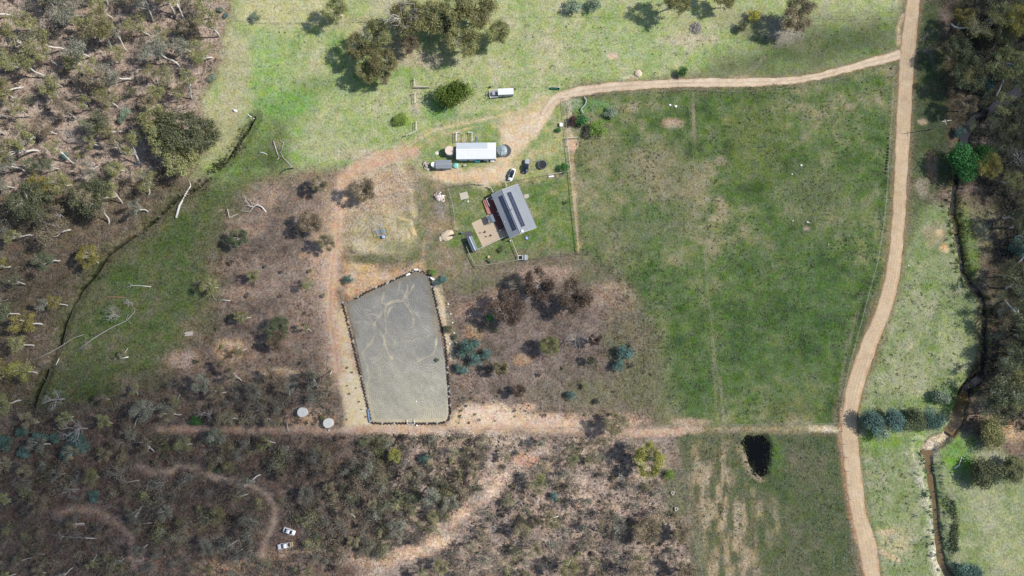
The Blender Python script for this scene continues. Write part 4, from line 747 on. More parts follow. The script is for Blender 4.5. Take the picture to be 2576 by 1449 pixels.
# blue-green wattles and other shrubs with a look of their own
z5 = zm(1280, 720, 2.0125)
for px, py, r, h, k, lab in [(1172, 882, 22, 4.5, 'blue', "largest blue-green wattle beside the arena"), (1192, 862, 13, 3.2, 'blue', "blue-green wattle at the top right of the arena cluster"), (1195, 908, 15, 3.5, 'blue', "blue-green wattle at the lower right of the largest one"), (1222, 893, 13, 3.2, 'blue', "lone blue-green wattle right of the arena cluster"), (1153, 928, 12, 2.8, 'blue', "small blue-green wattle below the largest one"), (1170, 932, 11, 2.6, 'blue', "lowest blue-green wattle beside the arena's right side"),
    (1570, 883, 21, 4.2, 'blue', "larger blue-green wattle of the pair by the green paddock"), (1553, 921, 16, 3.4, 'blue', "smaller blue-green wattle of the pair by the green paddock"), (1437, 996, 10, 2.4, 'blue', "small round turquoise shrub above the lower track"), (880, 703, 11, 2.8, 'blue', "round blue-green shrub left of the arena's top corner"), (1118, 703, 11, 2.6, 'blue', "teal shrub outside the arena's top right corner"), (1103, 711, 9, 2.0, 'blue', "low teal shrub touching the arena's tyre wall"),
    (1088, 683, 10, 2.0, 'lime', "light green shrub outside the arena's top corner"), (1128, 829, 10, 1.8, 'dark', "dark round shrub on the sand right of the tyre wall"), (1146, 846, 7, 1.4, 'dark', "smaller dark shrub on the sand right of the tyre wall"), (1100, 905, 5, .8, 'dark', "tiny dark shrub inside the arena's right edge"),
    (1140, 237, 39, 5.6, 'pine', "big round dark green conifer in the paddock above the shed"), (1720, 178, 14, 3.6, 'emerald', "bright green round tree beside the driveway"), (2420, 410, 40, 8.5, 'emerald', "large dense green tree on the creek bank"), (2460, 392, 26, 7.5, 'emerald', "smaller green tree joined to the large dense creek tree"), (1462, 300, 16, 3.2, 'emerald', "glossy dark green tree beside the purple shrub"), (1441, 308, 14, 2.6, 'purple', "purple-leaved shrub by the yard fence"), (1506, 324, 22, 3.2, 'lime', "bright lime green tree in the paddock corner"), (1482, 335, 14, 2.2, 'scrub', "dull brown shrub touching the lime green tree"), (1535, 282, 15, 2.0, 'sage', "thin grey-green shrub in the paddock corner"),
    (1420, 424, 12, 2.4, 'emerald', "dark green shrub in the corner of the yard fence"), (1406, 328, 8, 1.3, 'emerald', "small dark bush below the white box"), (1012, 302, 20, 2.2, 'lime', "lime green bush beside the pens"), (645, 43, 14, 2.2, 'sage', "grey-green bush just above the top fence"), (553, 22, 9, 1.6, 'sage', "pale grey-green bush above the top left fence end"), (570, 38, 8, 1.4, 'blue', "pale blue-green bush below the one at the fence end"),
    (1440, 15, 20, 3.6, 'sage', "pale blue-green wattle at the top edge"), (1490, 12, 19, 3.4, 'sage', "second pale blue-green wattle at the top edge, right of the first"), (1870, 65, 15, 3.4, 'dark', "dark shrub standing below the top fence"), (1985, 62, 13, 3.4, 'gold', "golden shrub on the top fence line"), (1895, 38, 16, 3.2, 'gold', "golden green shrub above the dark one on the top fence"),
    (2192, 1060, 26, 5.5, 'blue', "large blue-green tree against the road at the creek paddock"), (2212, 1085, 22, 4.4, 'sage', "grey wattle at the foot of the roadside blue-green tree"), (2248, 1055, 24, 4.6, 'blue', "second blue-green tree from the road in the creekside row"), (2300, 1058, 26, 5, 'dark', "darkest tree of the creekside row"), (2345, 1053, 26, 4.8, 'blue', "rightmost blue-green tree of the creekside row"), (2375, 1000, 22, 4.0, 'sage', "grey wattle overhanging the creek's brown pool"), (2495, 1090, 34, 5, 'olive', "spreading olive shrub above the sandy creek bend"), (2440, 1440, 26, 3, 'blue', "blue-green thicket on the creek at the bottom edge"), (2480, 1190, 34, 6, 'dark', "dark low tree on the right creek flat"), (2540, 1180, 30, 6, 'dark', "dark tree near the right edge beside the creek flat"),
    (318, 283, 16, 3.2, 'sage', "pale sage shrub in a gap of the upper left woodland"), (305, 305, 10, 2.6, 'sage', "small sage shrub under the larger one in the upper left"), (530, 197, 13, 1.4, 'sage', "low sage shrub on the woodland edge at the upper left"), (165, 395, 12, 2.6, 'blue', "blue-green shrub in the shaded left woodland"),
    (190, 1118, 27, 5, 'blue', "largest round tree of the blue-green thicket at the lower left"), (100, 1110, 20, 4, 'blue', "blue-green tree in the middle of the lower left thicket"), (15, 1115, 18, 4.4, 'blue', "leftmost blue-green tree of the lower left thicket"), (60, 1085, 16, 3.8, 'blue', "upper blue-green tree of the lower left thicket"), (140, 1105, 15, 3.4, 'blue', "blue-green tree left of the largest one in the lower left thicket"), (60, 1135, 16, 3.6, 'blue', "lower blue-green tree at the left of the thicket"), (165, 1145, 17, 3.4, 'blue', "blue-green tree under the largest one of the thicket"), (240, 1245, 16, 3, 'blue', "lone blue-green shrub in the lower left bush"),
    (538, 1097, 18, 3, 'emerald', "bright green round shrub below the straight lower track"), (492, 1055, 14, 2.6, 'emerald', "dark green shrub above the straight lower track"), (1682, 1195, 12, 2, 'lime', "bright green shrub by the lower paddock fence"), (1065, 1155, 12, 2.4, 'blue', "teal shrub below the vivid yellow gum"), (1392, 1250, 10, 2.2, 'blue', "small teal shrub in the open bush"), (2560, 620, 22, 4, 'blue', "blue-green tree at the right edge beside the dry grass"), (2575, 740, 18, 4, 'sage', "grey-green tree at the right edge below the dry grass"), (2480, 210, 18, 3.4, 'blue', "blue-green shrub in the upper right forest"), (2420, 330, 16, 3.2, 'blue', "blue-green shrub on the creek's upper bank"), (1235, 800, 10, 2.4, 'emerald', "small dark green shrub left of the brown grove"), (1222, 823, 14, 2.2, 'scrub', "grey scrub bush left of the brown grove"), (1244, 830, 8, 1.4, 'dark', "blackish shrub left of the brown grove")]:
    x, y = [float(v) for v in G(px, py, .5 * h)]; TAKEN.append((x, y)); w = (DENSE if r >= 24 else WATTLE)[rng.randrange(2)]; s = r * MPP / 2.4 * 1.28
    plant("conifer" if k == 'pine' else ("tree" if h > 4.5 else "shrub"), w, M['bark_dark'], LEAF[k], (x, y, h1(x, y)), rng.uniform(0, 6.28), (s, s, h / 4), lab, "tree" if h > 4.5 else "shrub")

# low scrub bushes, one object each
def scrub(poly, n, dmin, kinds, txt, grp, rr=(.5, 1.3), trk=1.6, spots=()):
    xs = [p[0] for p in poly]; ys = [p[1] for p in poly]; k = 0; tries = 0; own = []
    while k < n and tries < 4000:
        tries += 1; px = rng.uniform(min(xs), max(xs)); py = rng.uniform(min(ys), max(ys))
        if not inside(np.array([px]), np.array([py]), poly)[0]: continue
        x, y = [float(v) for v in G(px, py)]
        if any((x - a) ** 2 + (y - b) ** 2 < dmin ** 2 for a, b in own) or not clear_of_tracks(x, y, trk): continue
        own.append((x, y)); s = rng.uniform(*rr); kk = rng.choice(kinds)
        plant("scrub_bush", SCRUB[rng.randrange(5)], M['bark_dark'], LEAF[kk], (x, y, h1(x, y)), rng.uniform(0, 6.28), (s, s, s * rng.uniform(.7, 1.1)), f"{'wide' if s > .95 else 'small'} {'brownish' if kk == 'scrub' else ('dark' if kk == 'dark' else 'dull olive')} scrub bush {txt}", "bush", grp); k += 1
K3 = ['scrub', 'scrub', 'dark', 'olive']
scrub([(0, 0), (540, 0), (480, 300), (0, 560)], 40, 3.5, K3, "under the gums at the upper left", "scrub under the upper left gums")
scrub([(0, 1090), (860, 1095), (680, 1240), (340, 1180), (0, 1280)], 40, 3.5, K3, "between the straight and winding tracks", "scrub between the two tracks")
scrub([(0, 1310), (340, 1200), (650, 1240), (640, 1440), (0, 1440)], 36, 3.5, K3, "inside the winding track's loop", "scrub inside the winding track")
scrub([(870, 1095), (1240, 1095), (1130, 1300), (1000, 1380), (740, 1380), (710, 1250)], 44, 3.0, ['dark', 'dark', 'scrub', 'olive'], "in the bush just below the arena", "scrub just below the arena")
scrub([(1170, 1095), (1600, 1100), (1600, 1260), (1730, 1440), (1130, 1440), (1200, 1300)], 46, 3.2, ['scrub', 'scrub', 'olive', 'grey'], "in the open bush left of the lower paddock", "scrub left of the lower paddock")
scrub([(1150, 960), (1260, 1000), (1340, 1010), (1340, 1060), (1145, 1065)], 22, 1.6, ['dark', 'olive', 'scrub'], "on the pale sand right of the arena", "scrub on the pale sand right of the arena", (.25, .65), .5)
scrub([(866, 920), (900, 940), (925, 1060), (872, 1070)], 9, 2.2, ['scrub', 'olive'], "on the cream sand left of the arena", "scrub on the cream sand left of the arena", (.25, .55), .5)
scrub([(560, 560), (830, 700), (830, 1050), (560, 1060), (480, 960)], 26, 5, K3, "on the bare slope beside the red track", "scrub on the bare slope")
scrub([(1180, 900), (1640, 820), (1640, 1060), (1180, 1060)], 16, 5, K3, "among the grove right of the arena", "scrub among the central grove")

# undergrowth too fine to count, litter sticks and tussocks
def scatter(name, polys, n, size, m, seed, zr=(.05, .5), clump=14, cr=.7):
    rg = np.random.default_rng(seed); V = []; S = []
    for poly, k in polys:
        W = wpts(poly); xs = [p[0] for p in W]; ys = [p[1] for p in W]; c = rg.uniform((min(xs), min(ys)), (max(xs), max(ys)), (int(n * k * 1.9), 2)); c = c[inside(c[:, 0], c[:, 1], W)]
        den = fbm(c[:, 0], c[:, 1], 9, seed, 3); c = c[den + rg.normal(0, .15, len(c)) > -.05]
        keep = np.ones(len(c), bool)
        for t in TRACKS: keep &= seg_dist(c[:, 0], c[:, 1], t) > 1.7
        c = c[keep]; m_ = len(c) * clump; cc = np.repeat(c, clump, 0); sh = np.repeat(np.clip(rg.normal(.5, .25, len(c)), 0, 1), clump); rr = np.repeat(rg.uniform(.4, 1.3, len(c)), clump)[:, None]
        p = np.concatenate([cc + rg.normal(0, cr * .5, (m_, 2)) * rr, rg.uniform(*zr, (m_, 1)) * rr], 1); p[:, 2] += hgt(p[:, 0], p[:, 1])
        a = rg.normal(0, 1, (m_, 3)); a /= np.linalg.norm(a, axis=1)[:, None]; b = np.cross(a, rg.normal(0, 1, (m_, 3))); b /= np.linalg.norm(b, axis=1)[:, None]; l = size * rg.uniform(.5, 1.4, (m_, 1)); V.append(np.stack([p - a * l * .5, p + b * l * .3, p + a * l * .5, p - b * l * .3], 1)); S.append(np.repeat(sh, 4))
    o = obj(name, leaf_mesh(name, np.concatenate(V).reshape(-1, 3), np.concatenate(S)), m); return tag(o, kind="stuff")
UL = [(-20, -20), (560, -20), (545, 150), (490, 260), (490, 420), (400, 520), (250, 640), (150, 830), (80, 1040), (-20, 1060)]
BL = [(-20, 1040), (450, 970), (830, 950), (860, 1090), (870, 1190), (730, 1300), (760, 1470), (-20, 1470)]
BM = [(880, 1092), (1240, 1095), (1200, 1230), (1100, 1340), (940, 1400), (760, 1420), (730, 1300), (870, 1190)]
BR = [(1250, 1095), (1560, 1100), (1610, 1130), (1720, 1330), (1760, 1470), (960, 1470), (1110, 1390), (1240, 1260)]
RT = [(2430, -20), (2600, -20), (2600, 1100), (2500, 1040), (2500, 640), (2440, 380)]
tag(scatter("undergrowth", [(UL, .55), (BL, .9), (BM, .75), (BR, .25), (RT, 1.2)], 4600, .42, LEAF['scrub'], 301), "low brownish undergrowth between the gums", "undergrowth")
tag(scatter("low_shrubbery", [(UL, .25), (BL, .7), (BM, .7), (BR, .5), (RT, .8)], 1500, .36, LEAF['grey'], 303, (.1, .8), 26, 1.1), "low grey-green heath between the gums", "low shrubs")
tag(scatter("dry_litter", [(UL, .6), (BL, .8), (BM, .6), (BR, .25), ([(1180, 720), (1560, 730), (1640, 860), (1640, 1060), (1140, 1060)], .5), ([(560, 560), (840, 660), (830, 1060), (480, 1060)], .6)], 1500, .30, LEAF['purple'], 305, (.02, .15), 10, 1.2), "dark leaf litter lying under the trees", "leaf litter")
PD = [(1440, 250), (2240, 190), (2240, 480), (2220, 680), (2150, 880), (2110, 1060), (1680, 1060), (1650, 860), (1470, 640)]
PD2 = [(1700, 1095), (2100, 1095), (2150, 1440), (1770, 1440)]; TOPP = [(600, 10), (1280, 60), (2240, 60), (2240, 130), (1440, 205), (1000, 360), (880, 400), (640, 300)]; CRK = [(2300, 620), (2440, 720), (2440, 960), (2330, 1120), (2340, 1440), (2240, 1440), (2170, 1150), (2200, 900)]
tag(scatter("paddock_weeds", [(PD, 1.6), (PD2, .35), (CRK, .3), (TOPP, .35)], 1500, .36, LEAF['dark'], 321, (.02, .3), 10, .6), "dark weed tussocks dotted over the paddocks", "weeds")
tag(scatter("seed_heads", [(PD, 1.2), (PD2, 1.0), (CRK, 1.2), (TOPP, 1.0)], 1500, .26, LEAF['sage'], 323, (.05, .3), 6, .6), "pale grass seed heads speckling the paddocks", "grass")
tag(scatter("bank_scrub", [([(2366, 1225), (2390, 1232), (2412, 1310), (2408, 1400), (2390, 1410), (2392, 1320)], 1)], 420, .4, LEAF['dark'], 331, (.05, .7), 16, .8), "dark low scrub along the lower creek's right bank", "low shrubs")
def reeds(P, n, w, seed):
    rg = np.random.default_rng(seed); W = wpts(P); mb = []; k = rg.integers(0, len(W) - 1, n); t = rg.random(n); c = np.array([np.array(W[i]) * (1 - u) + np.array(W[i + 1]) * u for i, u in zip(k, t)]) + rg.normal(0, w, (n, 2)); m = n * 9; cc = np.repeat(c, 9, 0) + rg.normal(0, .3, (m, 2)); z = hgt(cc[:, 0], cc[:, 1]); a = rg.normal(0, .35, (m, 3)); a[:, 2] = 1; l = rg.uniform(.4, 1.1, (m, 1)); b = rg.normal(0, 1, (m, 3)) * .12; p = np.concatenate([cc, z[:, None]], 1); V = np.stack([p - b, p + b, p + a * l + b * .4, p + a * l - b * .4], 1); return leaf_mesh("reeds", V.reshape(-1, 3), np.repeat(rg.random(m), 4))
tag(obj("reeds", reeds([(a, b) for a, b in DAM] + [DAM[0]], 70, .6, 5), LEAF['dark']), "dark rushes fringing the dam", "rushes", kind="stuff")
tag(obj("creek_rushes", reeds(CREEK[5:21], 420, 1.7, 6), LEAF['olive']), "rushes and long grass on the creek's banks", "rushes", kind="stuff"); tag(obj("bank_grass", reeds(CREEK[24:], 130, 2.4, 7), LEAF['sage']), "long pale grass along the lower creek", "grass", kind="stuff"); tag(obj("gully_grass", reeds(GULLY[:9], 130, 1.0, 8), LEAF['dark']), "dark tussocks along the gully", "grass", kind="stuff")
def sticks(polys, n, seed):
    rg = np.random.default_rng(seed); mb = MB()
    for poly, k in polys:
        W = wpts(poly); xs = [p[0] for p in W]; ys = [p[1] for p in W]
        for i in range(int(n * k)):
            x, y = rg.uniform((min(xs), min(ys)), (max(xs), max(ys)))
            if not inside(np.array([x]), np.array([y]), W)[0]: continue
            a = rg.uniform(0, 6.28); l = rg.uniform(.8, 3.2); p = np.array([x, y, h1(x, y) + .12]); limb(mb, p, p + np.array([math.cos(a) * l, math.sin(a) * l, rg.uniform(0, .3)]), .055 + .02 * rg.random(), .025, rg, .12, 4, 4)
    return mb
tag(obj("fallen_sticks", sticks([(UL, 1), (BL, 1.3), (BM, .7), (BR, .9), ([(1180, 760), (1560, 760), (1600, 1020), (1180, 1040)], .3)], 300, 311), M['dead']), "pale sticks scattered over the woodland floor", "sticks", kind="stuff")

# small scrubby trees of the dry bush
def teatree(seed, h=4.5, r=2.3):
    rg = np.random.default_rng(seed); mb = MB(); cl = []
    for i in range(6):
        a = rg.uniform(0, 6.28); q = np.array([math.cos(a) * r * rg.uniform(.2, .8), math.sin(a) * r * rg.uniform(.2, .8), h * rg.uniform(.5, .85)]); li = limb(mb, (rg.normal(0, .1), rg.normal(0, .1), -.1), q, .07, .03, rg, .1, 5)
        for j in range(3):
            e = q + rg.normal(0, .22, 3) * r; limb(mb, li[3], e, .03, .012, rg, .1, 3, 3); cl.append((e, rg.uniform(.6, 1.2)))
    V, S = leaf_quads(rg, cl, 34, r * .5, .31, .6); return mb.mesh("teatree_stems"), leaf_mesh("teatree_crown", V, S)
TEA = [teatree(230 + i, 4.5, r) for i, r in enumerate((2.3, 2.7, 1.9, 2.5))]
def teas(poly, n, dmin, kinds, txt, grp):
    xs = [p[0] for p in poly]; ys = [p[1] for p in poly]; k = 0; tries = 0
    while k < n and tries < 5000:
        tries += 1; px = rng.uniform(min(xs), max(xs)); py = rng.uniform(min(ys), max(ys))
        if not inside(np.array([px]), np.array([py]), poly)[0]: continue
        x, y = [float(v) for v in G(px, py)]
        if not free(x, y, dmin) or not clear_of_tracks(x, y, 2.2): continue
        TAKEN.append((x, y)); s = rng.uniform(.7, 1.35); kk = rng.choice(kinds); w = {'scrub': "brown", 'grey': "grey-green", 'olive': "olive", 'dark': "dark green", 'brown': "tawny"}[kk]
        plant("tea_tree", TEA[rng.randrange(4)], M['dead'], LEAF[kk], (x, y, h1(x, y)), rng.uniform(0, 6.28), s, f"{'broad' if s > 1.0 else 'small'} {w} many-stemmed scrub tree {txt}", "small tree", grp); k += 1
teas(BM, 84, 3.0, ['grey', 'olive', 'scrub', 'brown', 'dark'], "in the bush just below the arena", "scrub trees below the arena")
teas(BR, 58, 3.6, ['grey', 'olive', 'brown', 'grey'], "in the open bush right of the pink track", "scrub trees right of the pink track")
teas([(0, 1085), (860, 1090), (860, 1190), (720, 1240), (760, 1440), (0, 1440)], 115, 3.0, ['grey', 'scrub', 'brown', 'olive'], "around the winding track at the lower left", "scrub trees at the lower left")
teas([(0, 0), (540, 0), (480, 280), (480, 420), (0, 600)], 55, 3.4, ['grey', 'olive', 'brown', 'dark'], "under the tall gums at the upper left", "scrub trees at the upper left")
teas([(420, 960), (830, 940), (850, 1060), (420, 1070)], 22, 3.2, ['grey', 'scrub', 'brown'], "above the straight lower track", "scrub trees above the lower track")
teas([(2430, 0), (2590, 0), (2590, 640), (2540, 640), (2440, 330)], 30, 3.4, ['dark', 'dark', 'olive'], "in the dark forest at the upper right", "scrub trees at the upper right")
teas([(2500, 700), (2590, 700), (2590, 1080), (2510, 1040)], 20, 3.4, ['dark', 'grey', 'brown'], "on the creek's shaded right bank", "scrub trees on the right bank")

# ------------------------------------------------------------------ fallen timber and stones
def log(P, w, label, m='dead', r0=.2, z=.16, branches=0, seed=0, name="fallen_log", cat="log"):
    rg = np.random.default_rng(seed + 900); pts = [at(*p) for p in P]; o = pts[0]; mb = MB(); L_ = [(p - o) + Vector((0, 0, z)) for p in pts]; n = len(L_)
    mb.tube(L_, [r0 * .72 * (1 - .55 * i / max(1, n - 1)) for i in range(n)], 8)
    for k in range(branches):
        i = int(rg.integers(n // 2, n)); d = (L_[i] - L_[i - 1]).normalized(); s = 1 if k % 2 else -1; e = L_[i] + Vector((d.x * 1.6 - d.y * s * rg.uniform(.8, 2.4), d.y * 1.6 + d.x * s * rg.uniform(.8, 2.4), rg.uniform(.1, .9))); limb(mb, L_[i], e, r0 * .3, .03, rg, .15, 5)
    t = thing(name, label, cat, o); obj("trunk", mb, M[m], t); return t
z6 = zm(860, 380, 4.83); z7 = zm(600, 660, 5.367); zbl = lambda X, Y: (X / 3, 966 + Y / 3); zl = lambda X, Y: (X / 3, 483 + Y / 3)
t = log([z6(1165, 1215), z6(1060, 1110), z6(975, 1020), z6(930, 920), z6(985, 760)], 0, "long thin fallen trunk lying head to tail with the thicker one on the upper flat", r0=.26, branches=4, seed=1)
t = log([z6(800, 720), z6(835, 830), z6(880, 970), z6(900, 1030)], 0, "thick grey fallen trunk with a splintered upper end by the gully flat", r0=.38, seed=2, branches=2)
p = at(*z6(1160, 1215)); st = thing("dead_tree", "broken standing stub with a bent tip beside the fallen trunks", "dead tree", p); mb = MB(); rg_ = np.random.default_rng(5); mb.tube([(0, 0, -.2), (.1, .1, 2.4), (.5, -.5, 4.4), (.9, -1.3, 5.2)], [.3, .24, .17, .1], 8); obj("trunk", mb, M['dead'], st)
log([z6(545, 930), z6(600, 925), z6(650, 945), z6(692, 965)], 0, "short white log lying left of the fallen trunks", 'white', .2, seed=3)
log([z6(330, 235), z6(380, 270), z6(440, 295)], 0, "white log at the head of the gully", 'white', .3, seed=4, branches=1)
log([z7(335, 850), z7(400, 600), z7(465, 400), z7(520, 310), z7(620, 200)], 0, "big split pale trunk fallen across the gully", 'bark', .62, .45, seed=6, branches=3)
log([z7(830, 180), z7(880, 225)], 0, "short orange-brown log near the gully", 'redwood', .3, seed=7)
t7 = thing("dead_tree", "bowed pale dead tree arching over the brown slope", "dead tree", at(*z7(2135, 725))); o0 = at(*z7(2135, 725)); mb = MB(); q = [at(*z7(X, Y)) - o0 for X, Y in [(2135, 725), (2060, 630), (1985, 590), (1900, 640), (1840, 720), (1760, 730)]]; mb.tube([v + Vector((0, 0, z)) for v, z in zip(q, (-.2, .6, 1.4, 1.3, .9, .5))], [.34, .26, .2, .15, .1, .05], 7)
for a, b in ((2, (1900, 540)), (2, (2020, 500)), (3, (1700, 640)), (4, (1660, 700)), (3, (1760, 470)), (3, (1720, 380))):
    e = at(*z7(*b)) - o0; limb(mb, q[a] + Vector((0, 0, 1.1)), e + Vector((0, 0, 1.4)), .1, .03, rg_, .12, 5)
obj("trunk", mb, M['bark'], t7)
for i, (P, m, r, lab, br) in enumerate([
    ([zl(1140, 715), zl(1070, 708), zl(1005, 705), zl(945, 725)], 'bark', .24, "pale fallen log across the middle of the green flat", 1), ([zl(940, 795), zl(820, 790), zl(740, 830), zl(700, 880)], 'redwood', .22, "orange-barked fallen tree on the green flat", 4), ([zl(580, 1200), zl(700, 1110), zl(830, 1030), zl(960, 970), zl(1020, 900)], 'dead', .26, "long grey fallen tree stretched across the lower green flat", 5), ([zl(240, 1275), zl(380, 1210), zl(480, 1150), zl(560, 1100), zl(640, 1075)], 'dead', .22, "long grey fallen tree bridging the lower gully", 3),
    ([zl(1740, 820), zl(1690, 815), zl(1640, 815)], 'bark', .26, "forked white log on the bare slope", 2), ([zl(1895, 945), zl(1840, 955), zl(1770, 985)], 'bark', .2, "white limb under the small olive gum", 2), ([zl(970, 1245), zl(905, 1258)], 'white', .22, "stubby white log left of the charred patch", 0), ([zl(425, 1305), zl(450, 1255)], 'white', .2, "white stump log by the lower gully", 0), ([zl(1380, 1085), zl(1470, 1060)], 'dead', .18, "grey log of the stacked sleepers on the flat", 0),
    ([zbl(1145, 435), zbl(1060, 440), zbl(1010, 440), zbl(930, 470)], 'bark', .2, "white fallen limb right of the blue-green thicket", 2), ([zbl(1055, 725), zbl(960, 740), zbl(880, 715)], 'bark', .24, "white log beside the winding track's left end", 1), ([zbl(740, 1165), zbl(620, 1160), zbl(480, 1150), zbl(350, 1130)], 'bark', .3, "long white fallen trunk below the lower left bare patch", 4), ([zbl(340, 1285), zbl(230, 1275)], 'dead', .3, "thick grey log near the lower left corner", 1), ([zbl(745, 890), zbl(670, 885)], 'bark', .24, "white log beside the lone blue-green shrub", 0), ([zbl(640, 1062), zbl(500, 1062), zbl(400, 1040)], 'dead', .24, "grey fallen trunk left of the lower left bare patch", 3), ([zbl(1150, 1045), zbl(1060, 1055)], 'bark', .2, "white limb inside the winding track loop", 2),
    ([zbl(1840, 1240), zbl(1760, 1290)], 'bark', .2, "white log near the bottom end of the winding track", 2), ([zbl(2160, 1075), zbl(2060, 1110)], 'dead', .1, "thin grey branch left of the white sedan", 0), ([(2400, 1178), (2412, 1170), (2418, 1150)], 'white', .3, "white log on the right creek flat", 1), ([(2500, 1120), (2480, 1128)], 'white', .25, "white log by the right creek clump", 0)]):
    log(P, 0, lab, m, r, seed=30 + i, branches=br)
# stick heap
c = at(1750, 71); t = thing("stick_heap", "round heap of grey branches near the top fence", "branch pile", c); rg_ = np.random.default_rng(77)
mb = MB(); 
for k in range(150):
    a = rg_.uniform(0, 6.28); r = 2.3 * math.sqrt(rg_.random()); p = np.array([math.cos(a) * r, math.sin(a) * r, .1 + (2.4 - r) * .35 * rg_.random()]); b = a + rg_.normal(0, .9); l = rg_.uniform(.8, 2.2); limb(mb, p - np.array([math.cos(b), math.sin(b), .1]) * l / 2, p + np.array([math.cos(b), math.sin(b), .2]) * l / 2, rg_.uniform(.04, .1), .03, rg_, .08, 4, 3)
obj("branches", mb, M['dead'], t)
# rubbish heap by the yard, sand heap, dirt heap
c = at(1105, 498); t = thing("rubble_heap", "pinkish white heap of rubble and scrap outside the house yard", "heap", c); mb = MB(); mb.lump((0, 0, .1), (1.6, 1.2, .55), 4, 7, 16, .3); obj("rubble", mb, M['ash'], t); mb = MB()
for k in range(26):
    a = rg_.uniform(0, 6.28); r = rg_.uniform(0, 2.1); mb.box((math.cos(a) * r, math.sin(a) * r, .45 - r * .12), (rg_.uniform(.3, 1.3), rg_.uniform(.12, .4), rg_.uniform(.08, .2)), rg_.uniform(0, 3.1), rg_.normal(0, .2))
obj("scrap_boards", mb, M['white'], t); mb = MB()
for k in range(18): a = rg_.uniform(0, 6.28); limb(mb, (-1.4 + rg_.normal(0, .4), 1.1 + rg_.normal(0, .5), .2), (-1.4 + math.cos(a) * 1.2, 1.1 + math.sin(a) * 1.2, rg_.uniform(.1, .7)), .05, .02, rg_, .1, 4, 3)
obj("sticks", mb, M['redwood'], t)
def heap(px, py, rx, ry, h, label, m, seed, rz=0):
    c = at(px, py); mb = MB(); mb.lump((0, 0, 0), (rx, ry, h), seed, 10, 26, .14); o = obj("heap", mb, M[m]); o.location = c; o.rotation_euler = (0, 0, rz); o.name = {"sandheap": "sand_heap"}.get(m, "dirt_heap"); return tag(o, label, "heap")
heap(1124, 593, 2.7, 1.9, .7, "pale sand heap left of the garden shed", 'sandheap', 11, .5); heap(1605, 185, 1.5, 1.5, .55, "small tan dirt heap above the driveway", 'sandheap', 12)
heap(1108, 600, .8, 1.1, .35, "low straw-coloured dirt heap touching the sand heap", 'sandheap', 15)
def stone(px, py, s, label, m='stone', k=1, seed=0):
    o = obj("rock", MB().lump((0, 0, s * .25), (s, s * .75, s * .6), seed + 400, 6, 9, .25), M[m]); o.location = at(px, py); return tag(o, label, "rock")
for i, (px, py, s, l) in enumerate([(592, 279, .7, "white rock in the grass right of the upper left woodland"), (2030, 559, .5, "pale rock in the green paddock near its far side"), (2034, 560, .35, "smaller pale rock touching the one in the green paddock"), (1994, 556, .35, "lone pale rock left of the paddock's pair of rocks"), (2015, 416, .45, "white rock by itself high in the green paddock"), (1992, 438, .3, "small white stone low in the paddock's upper half"), (1699, 268, .55, "white stump-like rock by the upper paddock wire"), (1685, 265, .5, "grey rock beside the white one by the upper paddock wire"), (2084, 615, .3, "small pale stone near the right side of the green paddock"), (2285, 668, .3, "white stone just right of the road on the verge"), (1502, 1326 - 980 + 980 - 980 + 355, .3, "pale stone on the driveway paddock")][:10]):
    stone(px, py, s, l, 'white' if 'white' in l else 'stone', seed=i)
for i, (px, py) in enumerate([(1130, 865), (1138, 812), (1142, 838), (1148, 862), (1133, 790), (1127, 765)]): tag(stone(px, py, .42, "cream rock in the line of rocks along the sand beside the tyre wall", 'cream', seed=60 + i), group="rocks beside the tyre wall")

# ------------------------------------------------------------------ fences: each line one thing with its posts and wires
POST = {}
def post_mesh(h, w):
    k = (h, w)
    if k not in POST:
        mb = MB(); mb.box((0, 0, h / 2 - .1), (w, w, h + .2)); POST[k] = mb.mesh("post")
    return POST[k]
def fence(P, label, step=4.5, h=1.15, w=.11, m='post', wires=3, rails=0, rail_m='rail', rail_w=.12, name="wire_fence", group=None, top=False):
    pts = [at(*p) for p in P]; o = pts[0]; t = thing(name, label, "fence", o, 0, group); pm = post_mesh(h, w); tot = sum((b - a).length for a, b in zip(pts[:-1], pts[1:])); step = max(step, tot / 95); spots = []
    for a, b in zip(pts[:-1], pts[1:]):
        n = max(1, round((b - a).length / step))
        for i in range(n): q = a + (b - a) * (i / n); q.z = h1(q.x, q.y); spots.append(q)
    spots.append(pts[-1])
    for q in spots:
        e = bpy.data.objects.new("post", pm); COL.objects.link(e); e.parent = t; e.location = q - o; setmat(e, M[m])
    if wires:
        mb = MB()
        for k in range(wires):
            z = h * (.93 - .28 * k)
            for a, b in zip(spots[:-1], spots[1:]): mb.bar(a - o + Vector((0, 0, z)), b - o + Vector((0, 0, z)), .016)
        obj("wires", mb, M['wire'], t)
    for k in range(rails):
        mb = MB(); z = h * (.95 - .42 * k)
        for a, b in zip(spots[:-1], spots[1:]): mb.bar(a - o + Vector((0, 0, z)), b - o + Vector((0, 0, z)), rail_w)
        obj("rail", mb, M[rail_m], t)
    return t
zy = zm(1700, 640, 4.025); zs = zm(1580, 480, 4.025); zp = zm(1500, 260, 4.025); zq = zm(2080, 300, 5.367)
fence([zy(1770, 15), zy(1810, 500), zy(1850, 850), zy(1890, 1255)], "yard fence with a pale rail along the house lawn's right side", 2.6, 1.2, wires=2, rails=1, rail_m='post', name="yard_fence")
fence([zy(1890, 1258), zy(1400, 1320), zy(1110, 1350)], "yard fence along the lower edge of the house lawn", 3, 1.1, wires=2, rails=1, rail_m='post_dark', rail_w=.09, name="yard_fence")
fence([zy(1000, 1352), zy(640, 1410), zy(340, 1449)], "pale yard fence running left from the rabbit hutch", 3, 1.1, wires=2, rails=1, rail_m='post', rail_w=.09, name="yard_fence")
